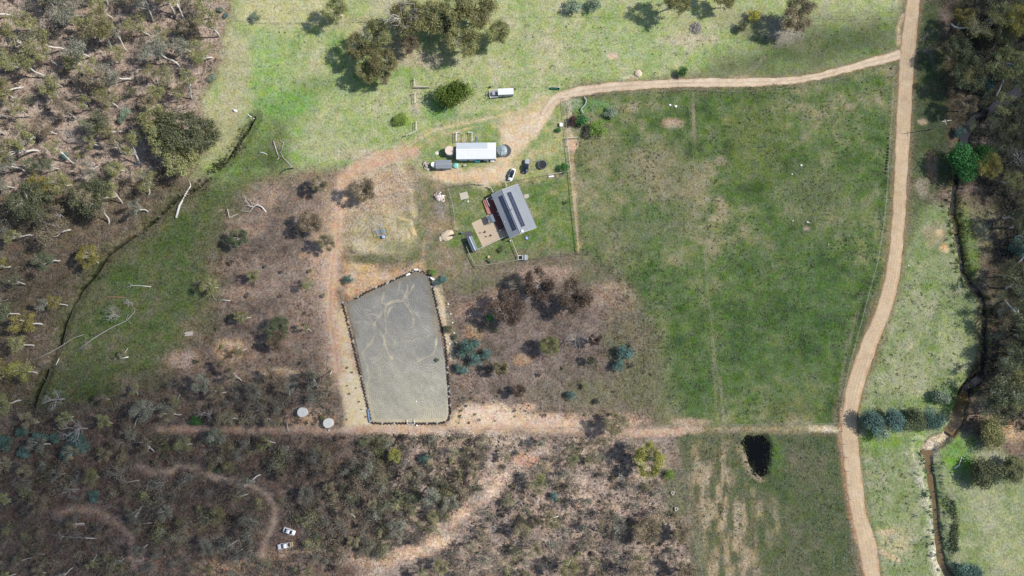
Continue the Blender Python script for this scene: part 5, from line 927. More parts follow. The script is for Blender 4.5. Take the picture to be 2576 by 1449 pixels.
fence([zy(340, 1445), zy(240, 1250), zy(200, 1155)], "short slanting yard fence below the garden shed", 2.2, 1.1, wires=2, rails=1, rail_m='post', name="yard_fence")
fence([zy(1770, 15), zy(1430, 75)], "post and rail stretch at the lawn's upper right corner", 2.4, 1.2, wires=0, rails=2, rail_m='rail', name="rail_fence"); fence([zy(1430, 75), zy(880, 170)], "wire yard fence between the cars and the lawn", 2.6, 1.15, wires=3, rails=1, rail_m='post_dark', rail_w=.07, name="yard_fence")
fence([zy(880, 172), zy(790, 190), zy(808, 255)], "pale railing bending round the house's upper corner", 2, 1.25, wires=0, rails=2, name="rail_fence")
fence([zy(878, 1040), zy(920, 1150), zy(985, 1320)], "pale rail fence from the house corner to the rabbit hutch", 2.2, 1.1, wires=2, rails=1, rail_m='rail', name="rail_fence")
fence([zy(375, 1192), zy(600, 1085), zy(825, 985)], "thin white fence along the patio's lower edge", 2.2, 1.0, .08, 'white', 0, 1, 'white', .07, name="patio_fence")
fence([zs(350, 915), zs(520, 885), zs(800, 850)], "wire yard fence above the concrete slab", 2.6, 1.15, wires=3, rails=1, rail_m='post_dark', rail_w=.07, name="yard_fence")
fence([zs(805, 850), zs(940, 865)], "low double-railed gate beside the bare soil", 2.2, 1.1, wires=0, rails=2, rail_m='post', rail_w=.14, name="gate"); fence([zs(1000, 890), zs(1055, 915), zs(1090, 980)], "bent pale railing leading to the house's upper left corner", 1.8, 1.15, wires=0, rails=2, name="rail_fence")
fence([zs(405, 915), zs(470, 1130), zs(500, 1320), zs(505, 1449), (1150, 580)], "yard fence running down past the rubble heap", 2.6, 1.1, wires=3, rails=1, rail_m='post', rail_w=.08, name="yard_fence")
fence([zs(2255, 655), zs(2235, 500), zs(2210, 280), zs(2205, 165)], "pale railed fence along the right of the trampoline", 2.6, 1.25, wires=1, rails=1, name="rail_fence"); fence([zs(2205, 165), zs(2360, 155)], "short pale double rail jutting from the trampoline's fence", 2.2, 1.3, wires=0, rails=2, rail_m='rail', rail_w=.16, name="rail_fence")
fence([zs(2190, 165), zs(2185, 270)], "grey gate panel at the end of the trampoline's fence", 2, 1.2, wires=0, rails=3, rail_m='steel', rail_w=.07, name="gate"); fence([zs(2205, 165), zs(2190, 20), zq(205, 700), zq(190, 540), zq(175, 370)], "paddock fence beside the purple shrub", 2.8, 1.2, wires=3, rails=1, rail_m='post', rail_w=.08, name="yard_fence")
fence([zq(175, 375), zq(380, 345), zq(1000, 300), zq(1700, 262), zq(2560, 225), (1700, 226), (1850, 233), (2000, 222), (2120, 200), (2246, 166)], "dark wire fence along the driveway's lower side", 4, 1.1, m='post_dark', wires=3, name="wire_fence")
fence([zq(590, 350), zq(640, 420), zq(620, 500), zq(530, 590), zq(575, 680)], "zigzag of grey roofing sheets in the paddock corner", 1.6, .7, wires=0, rails=1, rail_m='steel', rail_w=.3, name="low_fence")
fence([(2246, 166), (2244, 250), (2238, 340), (2230, 470), (2222, 560), (2206, 660), (2184, 740), (2160, 830), (2135, 920), (2118, 1000), (2112, 1066)], "wire fence following the road down the green paddock", 4.5, 1.1, m='post_dark', wires=3)
fence([(2117, 1085), (2128, 1150), (2136, 1220), (2142, 1330), (2140, 1370), (2160, 1460)], "wire fence between the road and the lower paddock", 4.5, 1.1, m='post_dark', wires=3)
fence([(1731, 246), (1736, 330), (1752, 480), (1770, 640), (1786, 800), (1800, 920), (1812, 1000), (1822, 1066)], "thin pale wire fence splitting the green paddock", 7, 1.05, .08, 'post', 2)
fence([(1112, 1082), (1300, 1078), (1480, 1074), (1660, 1072), (1822, 1068), (1980, 1066), (2114, 1066)], "wire fence along the green paddock's lower side", 5, 1.1, m='post', wires=3)
fence([(1688, 1075), (1702, 1140), (1720, 1215), (1740, 1330), (1757, 1400), (1770, 1470)], "dark wire fence at the lower paddock's left side", 4.5, 1.1, m='post_dark', wires=3)
fence([(600, 52), (640, 57), (700, 60), (860, 57), (980, 55)], "wire fence with fallen rails at the top left", 4.5, 1.1, wires=3, rails=1, rail_m='post', rail_w=.06); fence([(1240, 50), (1290, 44), (1480, 44), (1640, 46), (1800, 42), (2000, 44), (2150, 50), (2244, 46), (2252, 0), (2256, -40)], "long wire fence across the top paddock to the road", 5, 1.1, m='post_dark', wires=3)
fence([(2170, 1110), (2178, 1180), (2186, 1240), (2196, 1300), (2202, 1350)], "dark wire fence on the road's creek side", 3.5, 1.0, m='post_dark', wires=3); fence([(2213, 1382), (2222, 1440), (2230, 1490)], "dark wire fence right of the road at the bottom edge", 3.5, 1.0, m='post_dark', wires=3)
fence([(750, 350), (775, 440), (787, 490)], "leaning wire fence by the gully head", 4, 1.0, wires=2) if False else None
fence([zp(225, 165), zp(232, 275)], "upper pale rail of the pens beside the clump", 3, 1.5, .16, 'rail', 0, 2, name="pen_rail"); fence([zp(235, 285), zp(330, 285), zp(445, 285)], "thick double log rail at the pens' corner", 3, 1.2, .18, 'post', 0, 2, 'post', .24, name="pen_rail"); fence([zp(232, 370), zp(238, 520)], "middle pale rail of the pens above the lime bush", 3, 1.5, .16, 'rail', 0, 2, name="pen_rail"); fence([zp(238, 520), zp(250, 810)], "wire line joining the pens' two pale rails", 3, 1.2, wires=3, name="pen_fence"); fence([zp(252, 810), zp(258, 940), zp(140, 995), zp(100, 1010)], "lower pale rail of the pens at the drive's bend", 3, 1.5, .16, 'rail', 0, 2, name="pen_rail"); fence([zp(445, 285), zp(620, 270), zp(1340, 270), zp(1900, 272), zp(2400, 280)], "faint wire fence past the round conifer", 5, 1.1, wires=2)
fence([zp(100, 1010), (1000, 352), (960, 374), (900, 402), (850, 425)], "wire fence along the upper side of the yard track", 5, 1.0, m='post', wires=2)
fence([zp(855, 1100), zp(855, 970), zp(912, 965)], "left white yard rail behind the big shed", 2.4, 1.5, .16, 'white', 0, 2, 'white', name="yard_rail"); fence([zp(1092, 1100), zp(1090, 965), zp(1035, 965)], "right white yard rail behind the big shed", 2.4, 1.5, .16, 'white', 0, 2, 'white', name="yard_rail"); fence([zp(972, 980), zp(975, 1100)], "thin middle rail behind the big shed", 2.4, 1.2, .1, 'post', 0, 1, 'post', name="yard_rail")
fence([z7(1380, 680), z7(1415, 850), z7(1580, 775)], "grey L-shaped rail pen on the green flat", 3, 1.1, .12, 'post', 0, 2, 'post', name="pen_rail"); fence([z7(1220, 40), z7(1290, 300), z7(1380, 680)], "thin wire line running up from the L-shaped pen", 5, 1.0, wires=2)
fence([zbl(2170, 290), zbl(2180, 355)], "small rail frame beside the white tanks", 2, .9, .1, 'post', 0, 2, 'post', name="pen_rail")
fence([(500, 1078), (620, 1084), (760, 1086)], "wire fence along the straight track left of the tanks", 5, 1.0, m='post_dark', wires=2)

# ------------------------------------------------------------------ tyres round the arena and by the road
TY = MB().torus((0, 0, .11), .27, .115).mesh("tyre")
def tyre(x, y, label, grp, pale=False, rx=0, z=0):
    o = bpy.data.objects.new("tyre", TY); COL.objects.link(o); o.location = (x, y, h1(x, y) + z); o.rotation_euler = (rx + rng.uniform(-.08, .08), rng.uniform(-.08, .08), rng.uniform(0, 6)); s = rng.uniform(.78, .98); o.scale = (s, s, s * rng.uniform(.9, 1.3)); setmat(o, M['tyre_pale' if pale else 'tyre']); return tag(o, label, "tyre", grp)
def tyre_row(P, side):
    W = [Vector((*p, 0)) for p in wpts(P)]; d = [0]
    for a, b in zip(W[:-1], W[1:]): d.append(d[-1] + (b - a).length)
    s = 0; k = 0
    while s < d[-1]:
        i = max(j for j in range(len(d)) if d[j] <= s); i = min(i, len(W) - 2); u = (W[i + 1] - W[i]).normalized(); q = W[i] + u * (s - d[i]); nrm = Vector((u.y, -u.x, 0)); q = q + nrm * (.15 if k % 2 else -.15) + nrm * rng.uniform(-.05, .05); pale = rng.random() < .1
        tyre(q.x, q.y, f"{'white-painted' if pale else 'black'} tyre in the wall along the arena's {side}", f"tyres along the arena's {side}", pale); s += .61; k += 1
z4b = zm(1260, 1250, 3.917)
tyre_row([z3(130, 835), z3(200, 1100), z3(285, 1430), z4b(310, 420), z4b(375, 690), z4b(440, 980), z4b(510, 1290)], "left side")
tyre_row([z4b(530, 1318), z4b(720, 1325), z4b(1000, 1322), z4b(1240, 1330), z4b(1520, 1318), z4b(1600, 1308)], "bottom side")
tyre_row([z4b(1650, 1280), z4b(1680, 1190), z4b(1660, 900), z4b(1640, 550), z4b(1600, 100), z3(2140, 1390), z3(2050, 1000), z3(1960, 620), z3(1890, 340), z3(1830, 260)], "right side")
tyre_row([z3(1780, 225), z3(1660, 190), z3(1560, 200), z3(1420, 260), z3(1000, 450), z3(600, 630), z3(375, 765)], "top side")
for k, (X, Y) in enumerate([(1550, 1042), (1550, 1098), (1550, 1125), (1548, 1148), (1547, 1170), (1545, 1192), (1541, 1212), (1539, 1232), (1538, 1254), (1536, 1278), (1531, 1306), (1570, 518)]):
    x, y = [float(v) for v in G(1717.3 + X / 3, Y / 3)]; tyre(x, y, "black tyre in the row along the road fence" if 0 < k < 10 else ["lone black tyre above the roadside row", "", "", "", "", "", "", "", "", "", "end tyre lying apart below the roadside row", "black tyre at the driveway's junction with the road"][k], "tyres along the road fence" if 0 < k < 10 else None)
for X, Y, l in [(1365, 268, "black tyre above the white roofed cabin"), (1345, 280, "tyre leaning on another above the white roofed cabin"), (1735, 297, "small black tyre at the white roofed cabin's right end")]: x, y = [float(v) for v in G(*zp(X, Y))]; tyre(x, y, l, None)
x, y = [float(v) for v in G(*zl(1645, 703))]; tyre(x, y, "dark tyre lying on the bare slope", None)

# ------------------------------------------------------------------ arena bits
def standing(name, label, cat, px, py, rz=0, group=None): return thing(name, label, cat, at(px, py), rz, group)
t = standing("jump_stand", "white three-sided jump frame on the arena's bottom tyre wall", "jump frame", *z4b(1105, 1330)); mb = MB(); w = 105 / 3.917 * .67083 * MPP
for s in (-1, 1): mb.bar((s * w / 2, 0, .75), (s * w / 2, 1.5, .75), .13); 
obj("side_rail", mb, M['white'], t); mb = MB(); mb.bar((-w / 2, 0, .78), (w / 2, 0, .78), .14); obj("cross_rail", mb, M['white'], t); mb = MB()
for s in (-1, 1):
    for v in (0, 1.45): mb.box((s * w / 2, v, .35), (.1, .1, .75))
obj("uprights", mb, M['white'], t)
for X, Y, rz, l in [(1610, 172, 0, "white drum lying on the tyre wall at the arena's top"), (1450, 268, .45, "white drum lying inside the arena's top edge"), (1935, 355, -.6, "white drum at the arena's top right bend")]:
    t = standing("drum", l, "drum", *z3(X, Y), rz); mb = MB(); mb.tube([(-.85, 0, .42), (-.5, 0, .43), (.5, 0, .43), (.85, 0, .42)], [.30, .36, .36, .30], 14); obj("barrel", mb, M['white'], t); mb = MB()
    for v in (-.45, .45): mb.tube([(v - .03, 0, .43), (v + .03, 0, .43)], .385, 14)
    obj("rib", mb, M['cream'], t)
t = standing("pipe_bundle", "blue bundle of poles along the arena's lower left tyres", "poles", *z4b(490, 1210), R(100)); 
for k in range(4): obj("pole", MB().tube([(-2.4, .12 * k, .35 + .05 * (k % 2)), (2.4, .12 * k, .35 + .05 * (k % 2))], .06, 8), M['blue' if k != 1 else 'bluelight'], t)
t = standing("mounting_block", "small white block beside the arena's bottom tyre wall", "block", *z4b(1190, 1352)); obj("block", MB().box((0, 0, .2), (.6, .45, .4)), M['white'], t, .04)
t = standing("mounting_block", "white marker block left near the arena's lower middle", "block", *z4b(1180, 1000)); obj("block", MB().box((0, 0, .12), (.4, .4, .25)), M['white'], t, .03)

# ------------------------------------------------------------------ water tanks
def tank(px, py, r, h, label, mside, mlid, cone=.0, ribs=0, crown=True, strap=False):
    x, y = G(px, py, h if crown else 0); x = float(x); y = float(y); t = thing("water_tank", label, "water tank", (x, y, h1(x, y)))
    obj("tank_wall", MB().lathe([(r * .99, -.1), (r, .1), (r, h - .12), (r * .985, h)], n=40), M[mside], t); obj("lid", MB().lathe([(r * .97, h - .02), (r * .96, h + .05), (r * .5, h + .06 + cone * .6), (.25, h + .07 + cone)], n=40), M[mlid], t)
    mb = MB(); 
    if cone: 
        for k in range(10): a = k * .628; mb.bar((.2 * math.cos(a), .2 * math.sin(a), h + .10 + cone), (r * .96 * math.cos(a), r * .96 * math.sin(a), h + .09), .09)
        obj("lid_ribs", mb, M[mside], t)
    obj("hatch", MB().lathe([(.3, h + .02), (.3, h + .16 + cone * .8), (.24, h + .18 + cone * .8)], (r * .45, -.2, 0), 16), M[mlid], t); obj("outlet", MB().tube([(0, -r * .99, .25), (0, -r - .35, .25)], .06, 8), M['steel'], t); return t
zt = zm(1080, 1500, 8.05)
tank(*zt(422, 372), 1.72, 1.95, "left of the two white concrete tanks in the bush", 'cream', 'cream'); tank(*zt(1200, 700), 1.72, 1.95, "right of the two white concrete tanks, nearer the arena", 'cream', 'cream')
tank(*zs(425, 338), 1.72, 2.3, "tall cream tank at the big shed's left end", 'cream', 'creamtop')
t = tank(*zs(1215, 332), 1.98, 2.2, "grey-green tank with a ribbed conical lid at the big shed's right end", 'tankgreen', 'tankgreen', .45); mb = MB(); mb.tube([(0, -.9, 2.75), (0, -1.7, 2.5), (-.1, -2.3, 2.35)], .09, 8); obj("filler_pipe", mb, M['white'], t)
c = at(*zs(1255, 345)); o = obj("tank_pad", MB().lathe([(2.5, -.1), (2.5, .03), (2.4, .05)], (0, 0, 0), 36), M['darkpad']); o.location = c; tag(o, kind="structure")
t = standing("tank_lid", "white round lid lying left of the cream tank", "lid", *zs(235, 380)); obj("disc", MB().lathe([(.68, 0), (.68, .1), (.5, .14)], n=24), M['cream'], t); obj("knob", MB().lathe([(.12, .12), (.1, .26)], n=10), M['post'], t)
t = standing("pump", "small pump below the right white tank", "pump", *zt(1240, 915)); obj("motor", MB().tube([(-.3, 0, .3), (.3, 0, .3)], .2, 12), M['white'], t); obj("base", MB().box((0, 0, .06), (.8, .45, .12)), M['black'], t)

# ------------------------------------------------------------------ buildings
def frame(P, z):                                    # local axes from three roof corners read at height z: origin, along, across
    return [g3(p, z) for p in P]
def loc(p, o): return (p.x - o.x, p.y - o.y)
def lerp(a, b, t): return a + (b - a) * t
def gable(name, label, cat, corners, eave, ridge, ridge_at, mroof, mwall, over=.25, group=None, end_axis=0, extra=None):
    """corners of the roof: A-B is one gable end, D-C the other; A-D and B-C are the eaves"""
    A_, B_, C_, D_ = frame(corners, eave); c = (A_ + B_ + C_ + D_) / 4; u = (B_ - A_).normalized(); v = ((D_ - A_) + (C_ - B_)).normalized(); v = (v - u * v.dot(u)).normalized(); Wd = ((B_ - A_).length + (C_ - D_).length) / 2; Ln = ((D_ - A_).length + (C_ - B_).length) / 2
    t = thing(name, label, cat, (c.x, c.y, h1(c.x, c.y)), math.atan2(u.y, u.x), group); return t, Wd, Ln, (1 if u.cross(v).z > 0 else -1)
def roof_sheet(mb, xs, zs_, y0, y1, th=.08):
    n = len(xs)
    for i in range(n - 1):
        a = (xs[i], zs_[i]); b = (xs[i + 1], zs_[i + 1]); vs = [(a[0], y0, a[1]), (b[0], y0, b[1]), (b[0], y1, b[1]), (a[0], y1, a[1])]
        mb.add(vs + [(x, y, z - th) for x, y, z in vs], [(0, 1, 2, 3), (7, 6, 5, 4), (0, 4, 5, 1), (2, 6, 7, 3), (1, 5, 6, 2), (3, 7, 4, 0)])
    return mb
M['oldsheet'] = ribbed("weathered_roof_sheet", (.44, .48, .52), .3, 'Y', .5)
# the house
t, Wd, Ln, sg = gable("house", "grey-roofed farmhouse with two long rows of solar panels", "house", [zy(578, 360), zy(975, 200), zy(1260, 855), zy(850, 1022)], 2.7, 4.1, .4, None, None)
H = t; hx = Wd / 2; hy = Ln / 2; xr = -hx + .40 * Wd; xb = -hx + .77 * Wd
mb = MB(); roof_sheet(mb, [-hx, xr, xb, hx], [2.75, 3.95, 3.0, 2.5], -hy, hy)
RF = obj("roof", mb, M['roofgrey'], H); obj("ridge_cap", MB().bar((xr, -hy, 3.99), (xr, hy, 3.99), .34, .06), M['steel'], RF)
mb = MB()
for x, z in ((-hx - .06, 2.70), (hx + .06, 2.44)): mb.bar((x, -hy, z), (x, hy, z), .13, .12)
obj("gutter", mb, M['roofdark'], RF); mb = MB()
for y in (-hy - .03, hy + .03):
    for a, b in zip([(-hx, 2.66), (xr, 3.86), (xb, 2.91)], [(xr, 3.86), (xb, 2.91), (hx, 2.42)]): mb.bar((a[0], y, a[1]), (b[0], y, b[1]), .05, .16)
obj("barge_board", mb, M['white'], RF)
wl = [(-hx + 2.1, 0), (xb, 0)]; mb = MB(); x0 = -hx + .5; x1 = xb; y0 = -hy + .5; y1 = hy - .5
def gz(x): return np.interp(x, [-hx, xr, xb, hx], [2.66, 3.86, 2.91, 2.41]) - .02
for y in (y0, y1): mb.add([(x0, y, 0), (x1, y, 0), (x1, y, gz(x1)), (xr, y, gz(xr)), (x0, y, gz(x0))], [(0, 1, 2, 3, 4)] if y < 0 else [(4, 3, 2, 1, 0)])
mb.add([(x0, y0, 0), (x0, y1, 0), (x0, y1, gz(x0)), (x0, y0, gz(x0))], [(3, 2, 1, 0)]); mb.add([(x1, y0, 0), (x1, y1, 0), (x1, y1, gz(x1)), (x1, y0, gz(x1))], [(0, 1, 2, 3)])
obj("wall", mb, M['wallpale'], H)
for x, y, w, rz in [(x0 - .03, -4.5, 1.6, 90), (x0 - .03, 1.0, 2.2, 90), (x0 - .03, 5.0, 1.4, 90), (x1 + .03, -4, 1.6, 90), (x1 + .03, 4, 1.8, 90), (-2.2, y0 - .03, 1.6, 0), (1.2, y0 - .03, 1.4, 0), (-1, y1 + .03, 1.5, 0)]:
    f = obj("window", MB().box((0, 0, 0), (w, .08, 1.25)), M['white'], H); f.location = (x, y, 1.45); f.rotation_euler = (0, 0, R(rz)); obj("pane", MB().box((0, 0, 0), (w - .16, .12, 1.08)), M['glass'], f)
d = obj("door", MB().box((0, 0, 1.03), (.9, .08, 2.06)), M['wallgrey'], H); d.location = (x0 - .04, -1.5, 0); d.rotation_euler = (0, 0, R(90)); obj("handle", MB().tube([(.35, -.1, 1.0), (.35, .1, 1.0)], .03, 6), M['steel'], d)
mb = MB()
for k in range(6): mb.box((hx - .2, -hy + .4 + k * (Ln - .8) / 5, 1.2), (.11, .11, 2.4))
obj("verandah_posts", mb, M['white'], H); obj("verandah_floor", MB().box(((x1 + hx) / 2, 0, .14), (hx - x1 - .25, Ln - .8, .28)), M['concrete'], H)
# solar panels: 14 to a row, each a part
PN = MB(); PN.box((0, 0, 0), (1.6, .96, .04)); PNm = PN.mesh("solar_panel"); sm, nt_, bs_, N_, L_n = new_mat("solar_cells"); tc_ = N_("ShaderNodeTexCoord"); sp_ = N_("ShaderNodeSeparateXYZ"); L_n(tc_.outputs["Object"], sp_.inputs[0])
def cell(ax_, per, w): return math_n(nt_, 'LESS_THAN', math_n(nt_, 'ABSOLUTE', math_n(nt_, 'SUBTRACT', math_n(nt_, 'FRACT', math_n(nt_, 'ADD', math_n(nt_, 'DIVIDE', sp_.outputs[ax_], per), .5)), .5)), w)
ln_ = math_n(nt_, 'MAXIMUM', cell(0, .8, .045), cell(1, .48, .06)); mx_ = N_("ShaderNodeMix"); mx_.data_type = 'RGBA'; L_n(ln_, mx_.inputs[0]); mx_.inputs[6].default_value = (.010, .016, .04, 1); mx_.inputs[7].default_value = (.16, .19, .24, 1); L_n(mx_.outputs[2], bs_.inputs["Base Color"]); bs_.inputs["Roughness"].default_value = .22; M['solar'] = sm; PNm.materials.append(sm)
hinv = Matrix.Rotation(-t.rotation_euler.z, 3, 'Z')
def hl(X, Y, z): p = g3(zy(X, Y), z); return hinv @ (p - Vector((H.location.x, H.location.y, 0)))
for a, b, sl_x, sl_z in [((708, 383), (930, 900), (-hx, xr), (2.75, 3.95)), ((838, 326), (1057, 842), (xr, xb), (3.95, 3.0))]:
    p = hl(*a, 3.5); q = hl(*b, 3.5); xm = (p.x + q.x) / 2; n = 14; ang = math.atan2(sl_z[1] - sl_z[0], sl_x[1] - sl_x[0])
    for k in range(n):
        e = bpy.data.objects.new("solar_panel", PNm); COL.objects.link(e); e.parent = H; yy = p.y + (q.y - p.y) * (k + .5) / n; e.location = (xm, yy, float(np.interp(xm, [-hx, xr, xb, hx], [2.75, 3.95, 3.0, 2.5])) + .11); e.rotation_euler = (0, -ang, 0); e.scale = (1, abs(q.y - p.y) / n / .985, 1)
p = hl(1043, 912, 3.7); dsh = obj("satellite_dish", MB().lathe([(.05, 0), (.3, .05), (.46, .16), (.44, .17), (.28, .08), (.04, .03)], (0, 0, 0), 20), M['white'], H); dsh.location = (p.x, p.y, gz(p.x) + .45); dsh.rotation_euler = (.35, .2, 0); obj("bracket", MB().tube([(0, 0, .02), (0, 0, -.55)], .05, 6), M['steel'], dsh)
p = hl(868, 592, 4.3); fl = obj("flue", MB().tube([(0, 0, -.4), (0, 0, .5), (.25, .1, .75), (.5, .15, .78)], .1, 8), M['black'], H); fl.location = (p.x, p.y, gz(p.x) + .3)
p = hl(770, 770, 3.0); v_ = obj("roof_vent", MB().lathe([(.08, 0), (.08, .25), (.13, .3), (.02, .4)], n=10), M['white'], H); v_.location = (p.x, p.y, gz(p.x))
mb = MB(); dk = [hl(X, Y, .45) for X, Y in [(443, 455), (578, 390), (640, 520), (790, 880), (697, 905)]]; mb.prism([(v.x, v.y) for v in dk], .05, .45); DK = obj("deck", mb, M['deck'], H)
mb = MB(); a, b, c_ = hl(575, 388, 1.4), hl(497, 425, 1.4), hl(545, 535, 1.4)
for p_, q_ in ((a, b), (b, c_)): mb.bar((p_.x, p_.y, 1.4), (q_.x, q_.y, 1.4), .11)
for p_ in (a, b, c_, (a + b) / 2, (b + c_) / 2): mb.box((p_.x, p_.y, .9), (.09, .09, 1.0))
obj("handrail", mb, M['white'], DK); sun_strip = [hl(X, Y, .25) for X, Y in [(443, 455), (497, 427), (600, 655), (525, 660)]]
obj("step", MB().prism([(v.x, v.y) for v in sun_strip[:2] + [hl(575, 650, .25), hl(520, 662, .25)]], .455, .475), mat("sunlit_decking", (.36, .16, .13), .8, 0, .2, 3), DK)  # this thin sheet paints the sunlit part of the deck in a paler colour
mb = MB(); a, b = hl(697, 903, 1.2), hl(775, 868, 1.2); mb.bar((a.x, a.y, 1.2), (b.x, b.y, 1.2), .1); [mb.box((v.x, v.y, .8), (.08, .08, .85)) for v in (a, b)]; obj("handrail", mb, M['rail'], DK)
ld = [hl(X, Y, .3) for X, Y in [(1060, 368), (1130, 350), (1146, 400), (1080, 425)]]; obj("side_landing", MB().prism([(v.x, v.y) for v in ld], 0, .35), M['concrete'], H)
o_ = g3(zy(560, 900), 0); pt = MB(); pts_ = [g3(zy(X, Y), .12) - o_ for X, Y in [(273, 792), (500, 682), (590, 640), (640, 760), (700, 905), (785, 872), (828, 980), (447, 1155)]]; pt.prism([(v.x, v.y) for v in pts_], -.1, .035); po = obj("patio", pt, M['patio'], None, .02); po.location = o_; tag(po, kind="structure")
# things on and near the deck and patio
for X, Y, l in [(585, 435, "white outdoor chair at the deck's upper end"), (668, 622, "pale outdoor chair near the deck's middle"), (690, 672, "second pale outdoor chair, just below the other on the deck")]:
    p = g3(zy(X, Y), .5); tt = thing("outdoor_chair", l, "chair", (p.x, p.y, .45), rng.uniform(0, 6)); obj("seat", MB().box((0, 0, .42), (.55, .5, .06)), M['white'], tt); obj("backrest", MB().box((0, .25, .7), (.55, .05, .5)), M['white'], tt)
    for sx in (-1, 1):
        for sy in (-1, 1): obj("leg", MB().box((sx * .23, sy * .2, .2), (.05, .05, .4)), M['steel'], tt)
p = g3(zy(572, 725), 2.2); tt = thing("pavilion", "small square grey-roofed shelter between deck and patio", "shelter", (p.x, p.y, .035), H.rotation_euler.z); mb = MB(); w_, l_ = 2.15, 2.9
for a, b in ((-1, 0), (0, 1)): roof_sheet(mb, [a * w_ / 2, b * w_ / 2], [2.1 if a else 2.3, 2.1 if b else 2.3], -l_ / 2, l_ / 2)
obj("roof", mb, M['roofdark'], tt)
for sx in (-1, 1):
    for sy in (-1, 1): obj("post", MB().box((sx * .95, sy * 1.3, 1.02), (.1, .1, 2.05)), M['post_dark'], tt)
obj("cabinet", MB().box((0, .6, .5), (1.2, .6, 1.0)), M['wallgrey'], tt, .03)
def blobtree(X, Y, l, r=.42, h=1.55):
    p = g3(zy(X, Y), h); tt = thing("potted_tree", l, "potted plant", (p.x, p.y, .035)); obj("pot", MB().lathe([(.18, 0), (.26, .4), (.28, .42), (.24, .4)], n=16), M['black'], tt); obj("trunk", MB().tube([(0, 0, .35), (.02, 0, h - .1)], .03, 6), M['bark_dark'], tt); s_ = obj("crown", bushy(500 + X, .9, r, 220, .13, 0, .2, 6, .9)[1], None, tt); setmat(s_, LEAF['purple']); s_.location = (0, 0, h - .45)
blobtree(475, 918, "upper of two round-headed potted trees on the patio"); blobtree(566, 970, "lower of two round-headed potted trees on the patio")
# garden shed
t, Wd2, Ln2, sg = gable("garden_shed", "narrow dark grey garden shed with a white ridge beside the patio", "shed", [zy(200, 1015), zy(282, 980), zy(372, 1190), zy(292, 1230)], 2.0, 2.4, .5, None, None); a = Wd2 / 2; b = Ln2 / 2
RF2 = obj("roof", roof_sheet(MB(), [-a, 0, a], [2.0, 2.4, 2.0], -b, b), M['roofdark'], t); obj("ridge_cap", MB().bar((0, -b, 2.45), (0, b, 2.45), .16, .05), M['white'], RF2); mb = MB(); mb.box((0, 0, .95), (Wd2 - .3, Ln2 - .3, 1.9))
for s in (-1, 1): mb.add([(-a + .15, s * (b - .15), 1.9), (a - .15, s * (b - .15), 1.9), (0, s * (b - .15), 2.28)], [(0, 1, 2)])
obj("wall", mb, M['roofdark'], t); dd = obj("door", MB().box((a - .12, 1.0, .95), (.06, 1.4, 1.8)), M['wallgrey'], t); obj("handle", MB().box((a - .06, .5, .95), (.05, .04, .2)), M['steel'], dd)
o_ = g3(zy(230, 945), 0); mb = MB(); mb.prism([(v.x - o_.x, v.y - o_.y) for v in [g3(zy(X, Y)) for X, Y in [(150, 940), (265, 905), (303, 985), (200, 1005)]]], -.05, .05); q = obj("gravel_pad", mb, M['darkpad']); q.location = o_; tag(q, kind="structure")
t = standing("gas_bottle", "dark bin beside the gravel pad left of the patio", "bin", *zy(135, 945)); obj("bin_body", MB().box((0, 0, .5), (.55, .6, 1.0), taper=1.15), M['black'], t, .03); obj("lid", MB().box((0, 0, 1.05), (.66, .72, .08)), M['roofdark'], t, .02); t.name = "wheelie_bin"
# big shed
t, Wd3, Ln3, sg = gable("farm_shed", "big white steel farm shed between two water tanks", "shed", [zs(527, 232), zs(527, 470), zs(1132, 462), zs(1124, 212)], 3.0, 3.7, .46, None, None); a = Wd3 / 2; b = Ln3 / 2; kx = -a + .46 * Wd3
RF3 = obj("roof", roof_sheet(MB(), [-a, kx, a], [3.05, 3.75, 3.05], -b, b, .1), M['roofwhite'], t); obj("skylight_sheet", roof_sheet(MB(), [-a + .05, kx - .25] if (Matrix.Rotation(t.rotation_euler.z, 3, 'Z') @ Vector((1, 0, 0))).y < 0 else [kx + .25, a - .05], [3.08, 3.74] if (Matrix.Rotation(t.rotation_euler.z, 3, 'Z') @ Vector((1, 0, 0))).y < 0 else [3.74, 3.08], *((-b + .05, b * .58) if (Matrix.Rotation(t.rotation_euler.z, 3, 'Z') @ Vector((0, 1, 0))).x > 0 else (-b * .58, b - .05)), .04), M['oldsheet'], RF3); obj("ridge_cap", MB().bar((kx, -b, 3.8), (kx, b, 3.8), .4, .06), M['white'], RF3); mb = MB(); mb.box((0, 0, 1.48), (Wd3 - .5, Ln3 - .3, 2.96))
for s in (-1, 1): mb.add([(-a + .25, s * (b - .15), 2.96), (a - .25, s * (b - .15), 2.96), (kx, s * (b - .15), 3.62)], [(0, 1, 2) if s < 0 else (2, 1, 0)])
obj("wall", mb, M['wallgrey'], t); sgx = 1 if (Matrix.Rotation(t.rotation_euler.z, 3, 'Z') @ Vector((1, 0, 0))).y < 0 else -1
for y in (-5, -1.2, 2.6): dd = obj("roller_door", MB().box((sgx * (a - .22), y, 1.3), (.1, 3.0, 2.6)), M['roofwhite'], t); obj("handle", MB().box((sgx * (a - .14), y, .5), (.06, .3, .05)), M['black'], dd)
obj("gutter", MB().bar((sgx * (a + .06), -b, 2.98), (sgx * (a + .06), b, 2.98), .14, .13), M['steel'], RF3)
obj("downpipe", MB().tube([(0, 0, 0), (0, 0, 3.0)], .06, 8), M['white'], t).location = (sgx * (a - .12), b - .2, 0)
